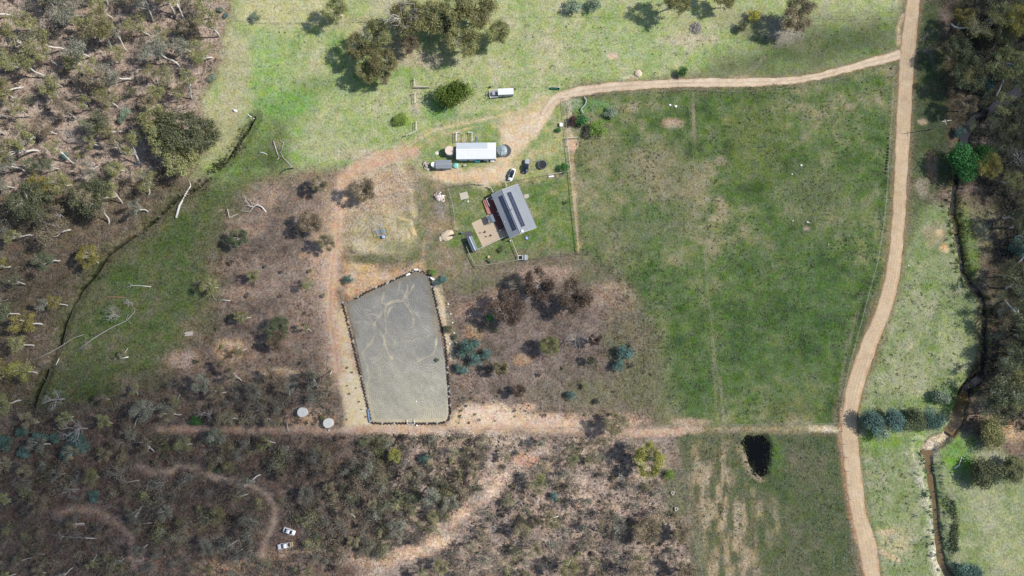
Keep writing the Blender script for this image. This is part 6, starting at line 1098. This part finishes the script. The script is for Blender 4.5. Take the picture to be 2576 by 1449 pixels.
for i in range(3):
    p = g3(zs(822 + i * 25, 498), 1); tt = thing("crate", f"{('left', 'middle', 'right')[i]} turquoise crate of three under the big shed's eave", "crate", (p.x, p.y, 0)); mb = MB()
    for sx in (-1, 1): mb.box((sx * .26, 0, .5), (.05, .6, 1.0)); mb.box((0, sx * .29, .5), (.56, .05, 1.0))
    mb.box((0, 0, .04), (.56, .6, .06)); obj("box_body", mb, M['teal'], tt); obj("lid", MB().box((0, 0, 1.03), (.62, .66, .07)), M['teal'], tt, .02)
for X, l, m in [(905, "black drum beside the turquoise crates", 'black'), (928, "second black drum, nearer the shed's door", 'black'), (1000, "white drum under the big shed's eave", 'white'), (1070, "long white tub near the shed's right corner", 'white')]:
    p = g3(zs(X, 492), .8); tt = thing("drum" if 'drum' in l else "tub", l, "drum" if 'drum' in l else "tub", (p.x, p.y, 0)); obj("barrel", MB().lathe([(.29, 0), (.31, .3), (.31, .6), (.29, .9)], n=16) if 'drum' in l else MB().box((0, 0, .3), (1.3, .6, .6), taper=1.1), M[m], tt); obj("lid", MB().lathe([(.30, .9), (.28, .96)], n=16) if 'drum' in l else MB().box((0, 0, .63), (1.45, .7, .06)), M[m], tt)
# small shed with its tank
t, Wd4, Ln4, sg = gable("tool_shed", "small grey-roofed shed below the cream tank", "shed", [zs(215, 484), zs(215, 612), zs(460, 606), zs(450, 482)], 2.2, 2.55, .5, None, None); a = Wd4 / 2; b = Ln4 / 2; RF4 = obj("roof", roof_sheet(MB(), [-a, .1, a], [2.2, 2.6, 2.2], -b, b), M['roofgrey'], t); obj("ridge_cap", MB().bar((.1, -b, 2.64), (.1, b, 2.64), .2, .05), M['steel'], RF4); obj("wall", MB().box((0, 0, 1.06), (Wd4 - .4, Ln4 - .3, 2.12)), M['wallgrey'], t)
for s in (-1,): dd = obj("door", MB().box((a - .17, -1.0, 1.0), (.06, 1.0, 1.9)), M['roofdark'], t); obj("handle", MB().box((a - .12, -.7, 1.0), (.05, .04, .2)), M['steel'], dd)
tank(*zs(178, 548), .86, 1.9, "small white tank against the grey-roofed shed", 'cream', 'white')
t = standing("tarp_heap", "crumpled turquoise tarp heap on the soil below the big shed", "tarp", *zs(520, 572)); obj("cover", MB().lump((0, 0, .25), (1.05, 1.0, .5), 21, 9, 20, .22), mat("turquoise_tarp", (.22, .50, .46), .7, 0, .3, 2), t); obj("poles", MB().tube([(-1.1, -.3, .1), (1.0, .5, .75)], .03, 6).tube([(-.6, .9, .1), (.7, -.9, .7)], .03, 6), M['steel'], t)
t = standing("garden_trolley", "small trolley standing by itself below the big shed", "trolley", *zs(660, 568), .4); obj("tray", MB().box((0, 0, .45), (1.0, .6, .3), taper=1.2), M['post'], t); obj("handle", MB().bar((.5, 0, .5), (1.1, 0, .95), .06), M['black'], t)
for sy in (-1, 1): obj("wheel", MB().torus((0, 0, 0), .16, .05, 12, 6, Matrix.Rotation(R(90), 3, 'X')), M['tyre'], t).location = (-.3, sy * .36, .2)
t = standing("scrap_heap", "pale heap of sheet scrap left of the small white tank", "heap", *zs(80, 565)); mb = MB(); 
for k in range(14): mb.box((rg_.normal(0, .4), rg_.normal(0, .9), .1 + .06 * k), (rg_.uniform(.4, 1.1), rg_.uniform(.3, 1.3), .04), rg_.uniform(0, 3), rg_.normal(0, .2))
obj("sheets", mb, M['ash'], t)
# cabin with caged deck
t, Wd5, Ln5, sg = gable("cabin", "white-roofed portable cabin with a railed deck at its left end", "cabin", [zp(1475, 292), zp(1480, 388), zp(1714, 376), zp(1710, 284)], 2.5, 2.7, .5, None, None); a = Wd5 / 2; b = Ln5 / 2; sg5 = 1 if (Matrix.Rotation(t.rotation_euler.z, 3, 'Z') @ Vector((0, 1, 0))).x < 0 else -1
obj("roof", MB().box((0, 0, 2.52), (Wd5, Ln5, .14)), M['roofwhite'], t, .03); obj("wall", MB().box((0, 0, 1.4), (Wd5 - .1, Ln5 - .1, 2.1)), M['wallgrey'], t); ss = 1 if (Matrix.Rotation(t.rotation_euler.z, 3, 'Z') @ Vector((1, 0, 0))).y < 0 else -1
f = obj("window", MB().box((ss * (a - .04), -1, 1.6), (.06, 1.4, .8)), M['white'], t); obj("pane", MB().box((ss * (a - .02), -1, 1.6), (.06, 1.2, .62)), M['glass'], f)
for y in (-1.2, 1.2):
    for x in (-1, 1): w_ = obj("wheel", MB().torus((0, 0, 0), .26, .1, 14, 6, Matrix.Rotation(R(90), 3, 'Y')), M['tyre'], t); w_.location = (x * (a - .1), y, .34)
yd = sg5 * (b + 1.6); obj("deck", MB().box((0, yd, .32), (Wd5 + .5, 3.1, .12)), M['post'], t); mb = MB(); zc = 1.4
cr = [(-a - .2, sg5 * (b + .1)), (-a - .2, sg5 * (b + 3.1)), (a + .2, sg5 * (b + 3.1)), (a + .2, sg5 * (b + .1))]
for p_, q_ in zip(cr[:-1], cr[1:]): mb.bar((*p_, zc), (*q_, zc), .1); mb.bar((*p_, .85), (*q_, .85), .06)
obj("railing", mb, M['white'], t); mb = MB(); [mb.box((p_[0], p_[1], .75), (.09, .09, 1.3)) for p_ in cr]; obj("railing_post", mb, M['white'], t); obj("machine_box", MB().box((-.1, yd, 1.0), (1.5, 1.1, 1.2)), M['steel'], t, .06); obj("draw_bar", MB().bar((0, sg5 * (b + 3.2), .4), (0, sg5 * (b + 4.6), .35), .1), M['post_dark'], t)
for Y in (392, 470): p = at(*zp(1312, Y)); tt = thing("gate_post", f"{'upper' if Y < 400 else 'lower'} timber post left of the cabin's deck", "post", p); obj("shaft", MB().box((0, 0, .7), (.14, .14, 1.5)), M['redwood'], tt); obj("cap", MB().box((0, 0, 1.47), (.2, .2, .06)), M['timber'], tt)
t = standing("trough", "long narrow dark green trough at the driveway's upper edge", "trough", *zp(2340, 296), -.06); mb = MB()
for s in (-1, 1): mb.box((0, s * .36, .35), (3.3, .06, .6)); mb.box((s * 1.65, 0, .35), (.06, .78, .6))
mb.box((0, 0, .08), (3.3, .7, .06)); obj("basin", mb, M['green'], t); obj("rim", MB().bar((-1.65, .38, .66), (1.65, .38, .66), .1), M['white'], t)
t = standing("compost_bin", "dark green bin with a pale lid below the round conifer", "bin", *zp(648, 578)); obj("bin_body", MB().box((0, 0, .5), (1.2, 1.0, 1.0), taper=.85), M['green'], t, .04); obj("lid", MB().box((.2, .3, 1.04), (.6, .4, .07)), LEAF['sage'], t)
t = standing("box_hive", "white box on short legs by the yard fence", "box", *zp(2430, 845)); obj("box_body", MB().box((0, 0, .5), (1.1, 1.4, .6)), M['white'], t, .04); mb = MB(); [mb.box((sx * .4, sy * .5, .1), (.1, .1, .25)) for sx in (-1, 1) for sy in (-1, 1)]; obj("legs", mb, M['post'], t)
log([zp(2340, 1035), zp(2395, 1010)], 0, "short bleached log below the white box", 'dead', .2, seed=71)
log([zs(1600, 365), zs(1665, 345)], 0, "short brown log on the dirt right of the ribbed tank", 'redwood', .13, .12, seed=72)
t = standing("cattle_grid_panel", "grey corrugated panel lying behind the big shed", "panel", *zs(828, 180), R(80)); obj("sheet", MB().box((0, 0, .12), (2.3, .7, .05)), M['roofdark'], t); obj("bearer", MB().box((0, 0, .05), (.1, .8, .09)), M['post'], t); t.name = "iron_sheet"
# concrete slab, clothes line, hutch, tub, bench, bird bath
o_ = g3(zy(165, 380)); mb = MB(); mb.prism([(v.x - o_.x, v.y - o_.y) for v in [g3(zy(X, Y)) for X, Y in [(90, 345), (208, 315), (236, 412), (115, 450)]]], -.1, .12); q = obj("concrete_slab", mb, M['concrete'], None, .02); q.location = o_; tag(q, kind="structure")
o_ = g3(zy(170, 485)); t = thing("clothes_line", "folded steel clothes line below the concrete slab", "clothes line", o_); a_, b_ = g3(zy(135, 540)) - o_, g3(zy(212, 430)) - o_; mb = MB(); mb.bar((a_.x, a_.y, 1.6), (b_.x, b_.y, 1.6), .07); mb.bar((b_.x, b_.y, 1.6), (b_.x + .6, b_.y - 1.3, 1.5), .06); mb.bar((b_.x + .1, b_.y - .7, 1.6), (b_.x + 1.7, b_.y - 1.4, 1.5), .05); obj("arms", mb, M['steel'], t); obj("mast", MB().tube([(b_.x, b_.y, 0), (b_.x, b_.y, 1.9)], .06, 8), M['steel'], t); obj("base", MB().box((b_.x + .3, b_.y - .9, .15), (.4, .6, .3)), M['white'], t)
t = standing("rabbit_hutch", "grey and white hutch in the corner of the yard fences", "hutch", *zy(1042, 1318)); RFh = obj("roof", roof_sheet(MB(), [.05, .95, 1.75], [1.15, 1.35, 1.15], -.95, .95, .05), M['roofgrey'], t); obj("roof_trim", MB().bar((.03, -.95, 1.17), (.03, .95, 1.17), .1).bar((1.77, -.95, 1.17), (1.77, .95, 1.17), .1).bar((.95, -.98, 1.38), (.95, .98, 1.38), .12), M['white'], RFh); obj("wall", MB().box((.9, 0, .6), (1.6, 1.7, 1.05)), M['white'], t); mb = MB()
for p_, q_ in (((-1.5, -.75), (0, -.75)), ((-1.5, .75), (0, .75)), ((-1.5, -.75), (-1.5, .75)), ((-.1, -.75), (-.1, .75))): mb.bar((*p_, .85), (*q_, .85), .14)
obj("run_frame", mb, M['white'], t); mb = MB(); [mb.box((x_, y_, .42), (.1, .1, .8)) for x_ in (-1.45, -.1) for y_ in (-.72, .72)]; obj("leg", mb, M['white'], t)
t = standing("paddling_tub", "round purple tub on the lawn beside the house", "tub", *zy(1113, 1018)); obj("basin", MB().lathe([(.5, 0), (.6, .3), (.64, .32), (.56, .3), (.48, .08), (.02, .07)], n=26), M['purple'], t); obj("water_fill", MB().lathe([(.5, .14), (.02, .15)], n=22), M['bluelight'], t)
t = standing("bench", "white trestle bench inside the lawn's upper fence", "bench", *zy(1478, 92), .15); obj("seat", MB().box((0, 0, .5), (1.9, .55, .08)), M['white'], t); [obj("leg", MB().box((x_, 0, .23), (.12, .5, .46)), M['white'], t) for x_ in (-.75, 0, .75)]
t = standing("gas_bottle", "white gas bottle at the house's lower corner", "gas bottle", *zy(858, 1062)); obj("cylinder", MB().lathe([(.22, 0), (.24, .1), (.24, 1.1), (.12, 1.3)], n=16), M['white'], t); obj("valve", MB().lathe([(.06, 1.28), (.06, 1.42)], n=8), M['steel'], t)
t = standing("bird_bath", "yellowish stone bird bath on the small lower lawn", "bird bath", *zy(540, 1305)); obj("bowl", MB().lathe([(.1, .6), (.45, .78), (.48, .8), (.4, .78), (.02, .72)], n=18), M['timber'], t); obj("pedestal", MB().lathe([(.25, 0), (.12, .15), (.1, .62)], n=14), M['stone'], t)
t = plant("shrub", SCRUB[1], M['bark_dark'], LEAF['sage'], at(*zy(560, 1365)), 0, .9, "small grey-green shrub by the bird bath", "shrub")
t = plant("shrub", SCRUB[2], M['bark_dark'], LEAF['dark'], at(*zy(725, 1180)), 0, (1.6, 1.6, .8), "spreading dark green shrub on the lower lawn", "shrub")
t = plant("shrub", SCRUB[3], M['bark_dark'], LEAF['dark'], at(*zy(1700, 480)), 0, (.8, .8, .8), "tiny dark shrub on the lawn near its right fence", "shrub")
# frame and drum on the mound
zz = zm(1260, 760, 5.367); o_ = at(*zz(920, 590)); t = thing("scaffold", "pale blue steel frame with a slatted panel on the mound", "frame", o_); cs = [at(*zz(X, Y)) - o_ for X, Y in [(815, 520), (965, 478), (1022, 655), (872, 695)]]; mb = MB()
for a_, b_ in zip(cs, cs[1:] + cs[:1]): mb.bar((a_.x, a_.y, 1.5), (b_.x, b_.y, 1.5), .1)
obj("top_rail", mb, M['bluelight'], t); [obj("leg", MB().box((c_.x, c_.y, .7), (.09, .09, 1.6)), M['bluelight'], t) for c_ in cs]; mb = MB(); p0, p1 = lerp(cs[0], cs[3], .35), lerp(cs[1], cs[2], .35); q0, q1 = lerp(cs[0], cs[3], .75), lerp(cs[1], cs[2], .7)
for k in range(9): a_, b_ = lerp(p0, p1, k / 8), lerp(q0, q1, k / 8); mb.bar((a_.x, a_.y, 1.0), (b_.x, b_.y, 1.0), .1, .05)
mb.bar((p0.x, p0.y, .96), (p1.x, p1.y, .96), .1); mb.bar((q0.x, q0.y, .96), (q1.x, q1.y, .96), .1); obj("slat_panel", mb, M['blue'], t); a_ = cs[3] + Vector((-.9, -.5, .3)); b_ = cs[2] + Vector((1.0, .1, .3)); obj("foot_bar", MB().bar(a_, cs[3] + Vector((.2, 0, .3)), .12).bar(cs[2] + Vector((-.1, -.1, .3)), b_, .12), M['green'], t)
t = standing("drum", "round pale blue drum beside the frame on the mound", "drum", *zz(968, 705)); obj("barrel", MB().lathe([(.5, 0), (.58, .25), (.6, .5), (.52, .78)], n=22), M['bluelight'], t); obj("lid", MB().lathe([(.5, .78), (.48, .86), (.1, .9)], n=22), M['bluelight'], t)
# power pole
zr = zm(3440, 400, 4.025); p = g3(zr(440, 215), 9); t = thing("power_pole", "timber power pole with pale cross-arms above the right creek bank", "power pole", (p.x, p.y, h1(p.x, p.y))); obj("pole", MB().tube([(0, 0, -.3), (0, 0, 9.4)], [.17, .11], 8), M['post'], t); ca = obj("cross_arm", MB().box((0, 0, 9), (3.4, .16, .16), R(8)), M['rail'], t); obj("insulators", MB().lathe([(.06, 9.1), (.06, 9.3)], (1.4, .2, 0), 8).lathe([(.06, 9.1), (.06, 9.3)], (-1.4, -.2, 0), 8).lathe([(.06, 9.1), (.06, 9.3)], (.5, .08, 0), 8), M['white'], ca); obj("brace", MB().bar((.0, .9, 8.2), (.2, -1.3, 8.4), .1), M['rail'], t)
# triangular troughs at the lower paddock
zq2 = zm(2440, 1780, 8.05)
for X, Y, l, rz in [(660, 550, "upper of two grey triangular planter rings by the lower paddock fence", .5), (765, 1030, "lower of two grey triangular planter rings by the lower paddock fence", .1)]:
    t = standing("triangular_ring", l, "concrete ring", *zq2(X, Y), rz); P3 = [Vector((.8 * math.cos(k * 2.094), .8 * math.sin(k * 2.094), .3)) for k in range(3)]; [obj("side", MB().bar(P3[k] + (P3[(k + 1) % 3] - P3[k]) * .08, P3[(k + 1) % 3] - (P3[(k + 1) % 3] - P3[k]) * .08, .26, .5), M['stone'], t) for k in range(3)]
# stacked sleepers and dark tarp on the flat
t = standing("sleeper_stack", "stack of grey sleepers at the right of the green flat", "timber stack", *zl(1425, 1070), .12); [obj("sleeper", MB().box((rg_.normal(0, .15), -.6 + .3 * k, .15), (2.8, .24, .2), rg_.normal(0, .05)), M['post'], t) for k in range(5)]
t = standing("brush_heap", "dark heap of dead brush on the bare slope", "branch pile", *zl(1910, 695)); mb = MB(); [limb(mb, (rg_.normal(0, .3), rg_.normal(0, .5), .05), (rg_.normal(0, .8), rg_.normal(0, 1.3), rg_.uniform(.2, .8)), .06, .02, rg_, .1, 4, 3) for k in range(34)]; obj("branches", mb, M['post_dark'], t)

# ------------------------------------------------------------------ vehicles
def loft(secs):                                     # x, then (half-width, z) pairs from floor to roof
    mb = MB(); n = len(secs[0][1]); vs = []; fs = []; 
    for x, pr in secs:
        ring = [(x, -w, z) for w, z in pr] + [(x, w, z) for w, z in pr[::-1]]; vs += ring
    m_ = 2 * n
    for i in range(len(secs) - 1):
        for k in range(m_): fs.append((i * m_ + k, i * m_ + (k + 1) % m_, (i + 1) * m_ + (k + 1) % m_, (i + 1) * m_ + k))
    fs += [tuple(range(m_))[::-1], tuple(range((len(secs) - 1) * m_, len(secs) * m_))]; mb.add(vs, fs, True); return mb
def wheels(t, xs, w, r=.33):
    for x in xs:
        for s in (-1, 1):
            f = obj("wheel", MB().torus((0, 0, 0), r - .1, .1, 18, 8, Matrix.Rotation(R(90), 3, 'X')), M['tyre'], t); f.location = (x, s * w, r); obj("rim", MB().tube([(0, -.08, 0), (0, .08, 0)], r - .14, 12), M['steel'], f)
def quad(P, th=.02):
    mb = MB(); mb.add(P, [tuple(range(len(P)))]); return mb
def sedan(label, a, b, paint, glassroof=False):     # a = nose, b = tail, photo points
    A_, B_ = g3(a), g3(b); c = (A_ + B_) / 2; d = A_ - B_; t = thing("car", label, "car", (c.x, c.y, 0), math.atan2(d.y, d.x)); k = d.length / 4.7; t.scale = (k, 1, 1) if .9 < k < 1.12 else (1, 1, 1)
    low = lambda w, z: [(w * .92, .22), (w, .4), (w, .66), (w * .93, z)]
    obj("body", loft([(-2.35, low(.70, .78)), (-2.2, low(.84, .92)), (-1.5, low(.90, .98)), (-.5, low(.91, .98)), (.9, low(.91, .96)), (1.7, low(.88, .88)), (2.15, low(.80, .76)), (2.35, low(.64, .62))]), paint, t)
    cab = lambda w, z: [(w + .08, .9), (w + .04, 1.05), (w, z - .08), (w * .86, z)]
    obj("cabin", loft([(-1.75, [(.80, .9), (.80, .92), (.79, .94), (.72, .97)]), (-.95, cab(.66, 1.38)), (-.2, cab(.68, 1.45)), (.35, cab(.66, 1.42)), (1.25, [(.82, .9), (.82, .92), (.81, .94), (.74, .97)])]), M['glass'], t)
    rf = M['glass'] if glassroof else paint; obj("roof", loft([(-1.0, [(.60, 1.34), (.60, 1.38), (.57, 1.40), (.5, 1.41)]), (-.2, [(.64, 1.40), (.64, 1.44), (.6, 1.475), (.5, 1.48)]), (.36, [(.62, 1.37), (.62, 1.42), (.58, 1.445), (.5, 1.45)])]), rf, t)
    mb = MB(); 
    for s in (-1, 1): mb.bar((-1.7, s * .77, .98), (-.95, s * .63, 1.40), .07); mb.bar((1.2, s * .78, .98), (.35, s * .63, 1.43), .07)
    obj("pillar", mb, paint, t); wheels(t, (-1.4, 1.4), .82)
    for s in (-1, 1): m_ = obj("wing_mirror", MB().box((.95, s * 1.0, 1.0), (.12, .2, .14)), paint, t, .03); obj("headlight", MB().box((2.16, s * .58, .68), (.22, .3, .1)), M['white'], t, .03); obj("tail_light", MB().box((-2.26, s * .6, .78), (.12, .32, .12)), mat("red_lamp", (.3, .01, .01), .3), t, .02)
    return t
sedan("white car with a black glass roof beside the yard fence", zs(1332, 800), zs(1396, 622), M['carwhite'], True)
zc5 = zm(960, 1940, 8.05); sedan("white sedan parked in the bush at the lower left", zc5(1195, 470), zc5(840, 350), M['carwhite'])
def ute(label, a, b, paint, bed_m, load=False):
    A_, B_ = g3(a), g3(b); c = (A_ + B_) / 2; d = A_ - B_; t = thing("pickup", label, "ute", (c.x, c.y, 0), math.atan2(d.y, d.x)); low = lambda w, z: [(w * .94, .4), (w, .5), (w, .8), (w * .95, z)]
    obj("body", loft([(-.75, low(.88, 1.04)), (.2, low(.9, 1.05)), (1.0, low(.91, 1.04)), (1.9, low(.89, 1.0)), (2.35, low(.82, .92)), (2.5, low(.72, .78))]), paint, t); cab = lambda w, z: [(w + .08, 1.0), (w + .05, 1.15), (w, z - .1), (w * .88, z)]
    obj("cabin", loft([(-.85, cab(.70, 1.62)), (-.3, cab(.72, 1.72)), (.4, cab(.70, 1.70)), (1.25, [(.82, 1.0), (.82, 1.02), (.8, 1.04), (.74, 1.06)])]), M['glass'], t); obj("roof", loft([(-.86, [(.64, 1.6), (.64, 1.64), (.6, 1.67), (.5, 1.68)]), (-.2, [(.68, 1.7), (.68, 1.73), (.62, 1.75), (.5, 1.755)]), (.42, [(.66, 1.67), (.66, 1.70), (.6, 1.72), (.5, 1.725)])]), paint, t)
    bd = MB(); x0_, x1_ = -2.65, -.92; bd.box(((x0_ + x1_) / 2, 0, .78), (x1_ - x0_, 1.76, .1))
    for s in (-1, 1): bd.box(((x0_ + x1_) / 2, s * .87, .98), (x1_ - x0_, .07, .36))
    bd.box((x0_ + .03, 0, .98), (.06, 1.68, .36)); bd.box((x1_ - .03, 0, .98), (.06, 1.68, .36)); TR = obj("tray", bd, bed_m, t)
    if not load: obj("tonneau_cover", MB().box(((x0_ + x1_) / 2, 0, 1.17), (x1_ - x0_ - .1, 1.66, .03)), M['steel'], TR); obj("tailgate", MB().box((x0_ - .02, 0, .98), (.05, 1.7, .42)), M['white'], t)
    else: obj("headboard", MB().box((x1_ + .02, 0, 1.35), (.06, 1.6, .5)), M['steel'], TR)
    wheels(t, (-1.65, 1.6), .84, .38)
    for s in (-1, 1): obj("wing_mirror", MB().box((1.0, s * 1.05, 1.12), (.12, .22, .18)), paint, t, .03); obj("headlight", MB().box((2.36, s * .6, .84), (.2, .3, .14)), M['white'], t, .03)
    return t
ute("dark blue ute with a silver tray cover left of the trampoline", zs(1562, 698), zs(1608, 482), M['carnavy'], M['carnavy']); U2 = ute("white ute with a tray of timber in the lower left bush", zc5(695, 880), zc5(1085, 800), M['carwhite'], M['steel'], True)
tm = thing("timber_load", "yellow timber load on the tray of the white ute", "timber", U2.matrix_world @ Vector((0, 0, 0)) if False else U2.location + Matrix.Rotation(U2.rotation_euler.z, 3, 'Z') @ Vector((-2.0, 0, .84)), U2.rotation_euler.z); 
for k in range(5): obj("board", MB().box((-.5 + .2 * (k % 3), -.6 + .3 * k, .06 + .03 * (k % 2)), (1.3, .27, .06), rg_.normal(0, .06)), M['timber'], tm)
obj("tool_pile", MB().lump((.45, 0, .12), (.4, .6, .25), 9, 6, 10, .4), M['black'], tm)
# trampoline
t = standing("trampoline", "round black trampoline on the grass right of the blue ute", "trampoline", *zs(1825, 560)); obj("mat", MB().lathe([(1.54, .76), (1.54, .79), (.02, .74)], n=32), M['black'], t); obj("pad", MB().lathe([(1.5, .78), (1.52, .85), (1.70, .84), (1.72, .76)], n=32, cap=False), M['roofdark'], t)
for k in range(6): a_ = k * 1.047; obj("leg", MB().tube([(1.6 * math.cos(a_), 1.6 * math.sin(a_), 0), (1.6 * math.cos(a_), 1.6 * math.sin(a_), .8)], .04, 6), M['steel'], t); obj("net_pole", MB().tube([(1.72 * math.cos(a_), 1.72 * math.sin(a_), .3), (1.78 * math.cos(a_), 1.78 * math.sin(a_), 2.3)], .035, 6), M['black'], t)
obj("net_hoop", MB().torus((0, 0, 2.3), 1.78, .03, 32, 6), M['black'], t)

# ------------------------------------------------------------------ the horse by the sand heap
def horse(px, py, rz, label):
    t = thing("horse", label, "horse", at(px, py), rz); me = bpy.data.meshes.new("horse_body"); V = []; E = []; RAD = []
    def ch(pts, start=None):
        prev = start
        for p, r in pts:
            V.append(p); RAD.append(r); i = len(V) - 1
            if prev is not None: E.append((prev, i))
            prev = i
        return prev
    ch([((-.55, 0, 1.18), (.27, .29))]); ch([((-.2, 0, 1.14), (.30, .33)), ((.2, 0, 1.14), (.30, .33)), ((.5, 0, 1.2), (.26, .30))], 0); ch([((.78, 0, 1.38), (.15, .2)), ((1.0, 0, 1.52), (.11, .15)), ((1.14, 0, 1.58), (.10, .13)), ((1.36, 0, 1.36), (.075, .09)), ((1.5, 0, 1.22), (.065, .06))], 3)
    for s in (-1, 1):
        ch([((.52, s * .17, .95), (.12, .13)), ((.54, s * .18, .58), (.065, .07)), ((.53, s * .18, .3), (.045, .05)), ((.57, s * .18, .06), (.06, .065))], 3); ch([((-.6, s * .18, .95), (.16, .18)), ((-.48, s * .19, .72), (.09, .11)), ((-.72, s * .19, .48), (.06, .065)), ((-.68, s * .19, .25), (.045, .05)), ((-.64, s * .19, .06), (.06, .065))], 0); ch([((1.1, s * .07, 1.68), (.03, .03)), ((1.1, s * .09, 1.77), (.012, .015))], 6)
    me.from_pydata(V, E, []); o = bpy.data.objects.new("horse_body", me); COL.objects.link(o); o.parent = t; me.materials.append(M['horse']); sk = o.modifiers.new("skin", 'SKIN')
    for i, r in enumerate(RAD): me.skin_vertices[0].data[i].radius = r
    me.skin_vertices[0].data[0].use_root = True; sb = o.modifiers.new("smooth", 'SUBSURF'); sb.levels = 1; sb.render_levels = 2; sk.use_smooth_shade = True
    mb = MB(); 
    for k in range(7): u = k / 6; mb.lump((.62 + .46 * u, 0, 1.50 + .24 * u), (.1, .04, .11), k, 5, 8, .2)
    obj("mane", mb, M['hair'], t); obj("tail", MB().tube([(-.82, 0, 1.3), (-.98, 0, 1.15), (-1.04, 0, .8), (-1.02, 0, .5)], [.05, .08, .09, .03], 8), M['hair'], t)
    obj("eye", MB().lump((1.24, .09, 1.53), (.025, .015, .025), 3, 5, 8, 0).lump((1.24, -.09, 1.53), (.025, .015, .025), 4, 5, 8, 0), M['black'], t); return t
horse(*zz(2365, 660), R(195), "brown horse standing at the edge of the pale sand heap")
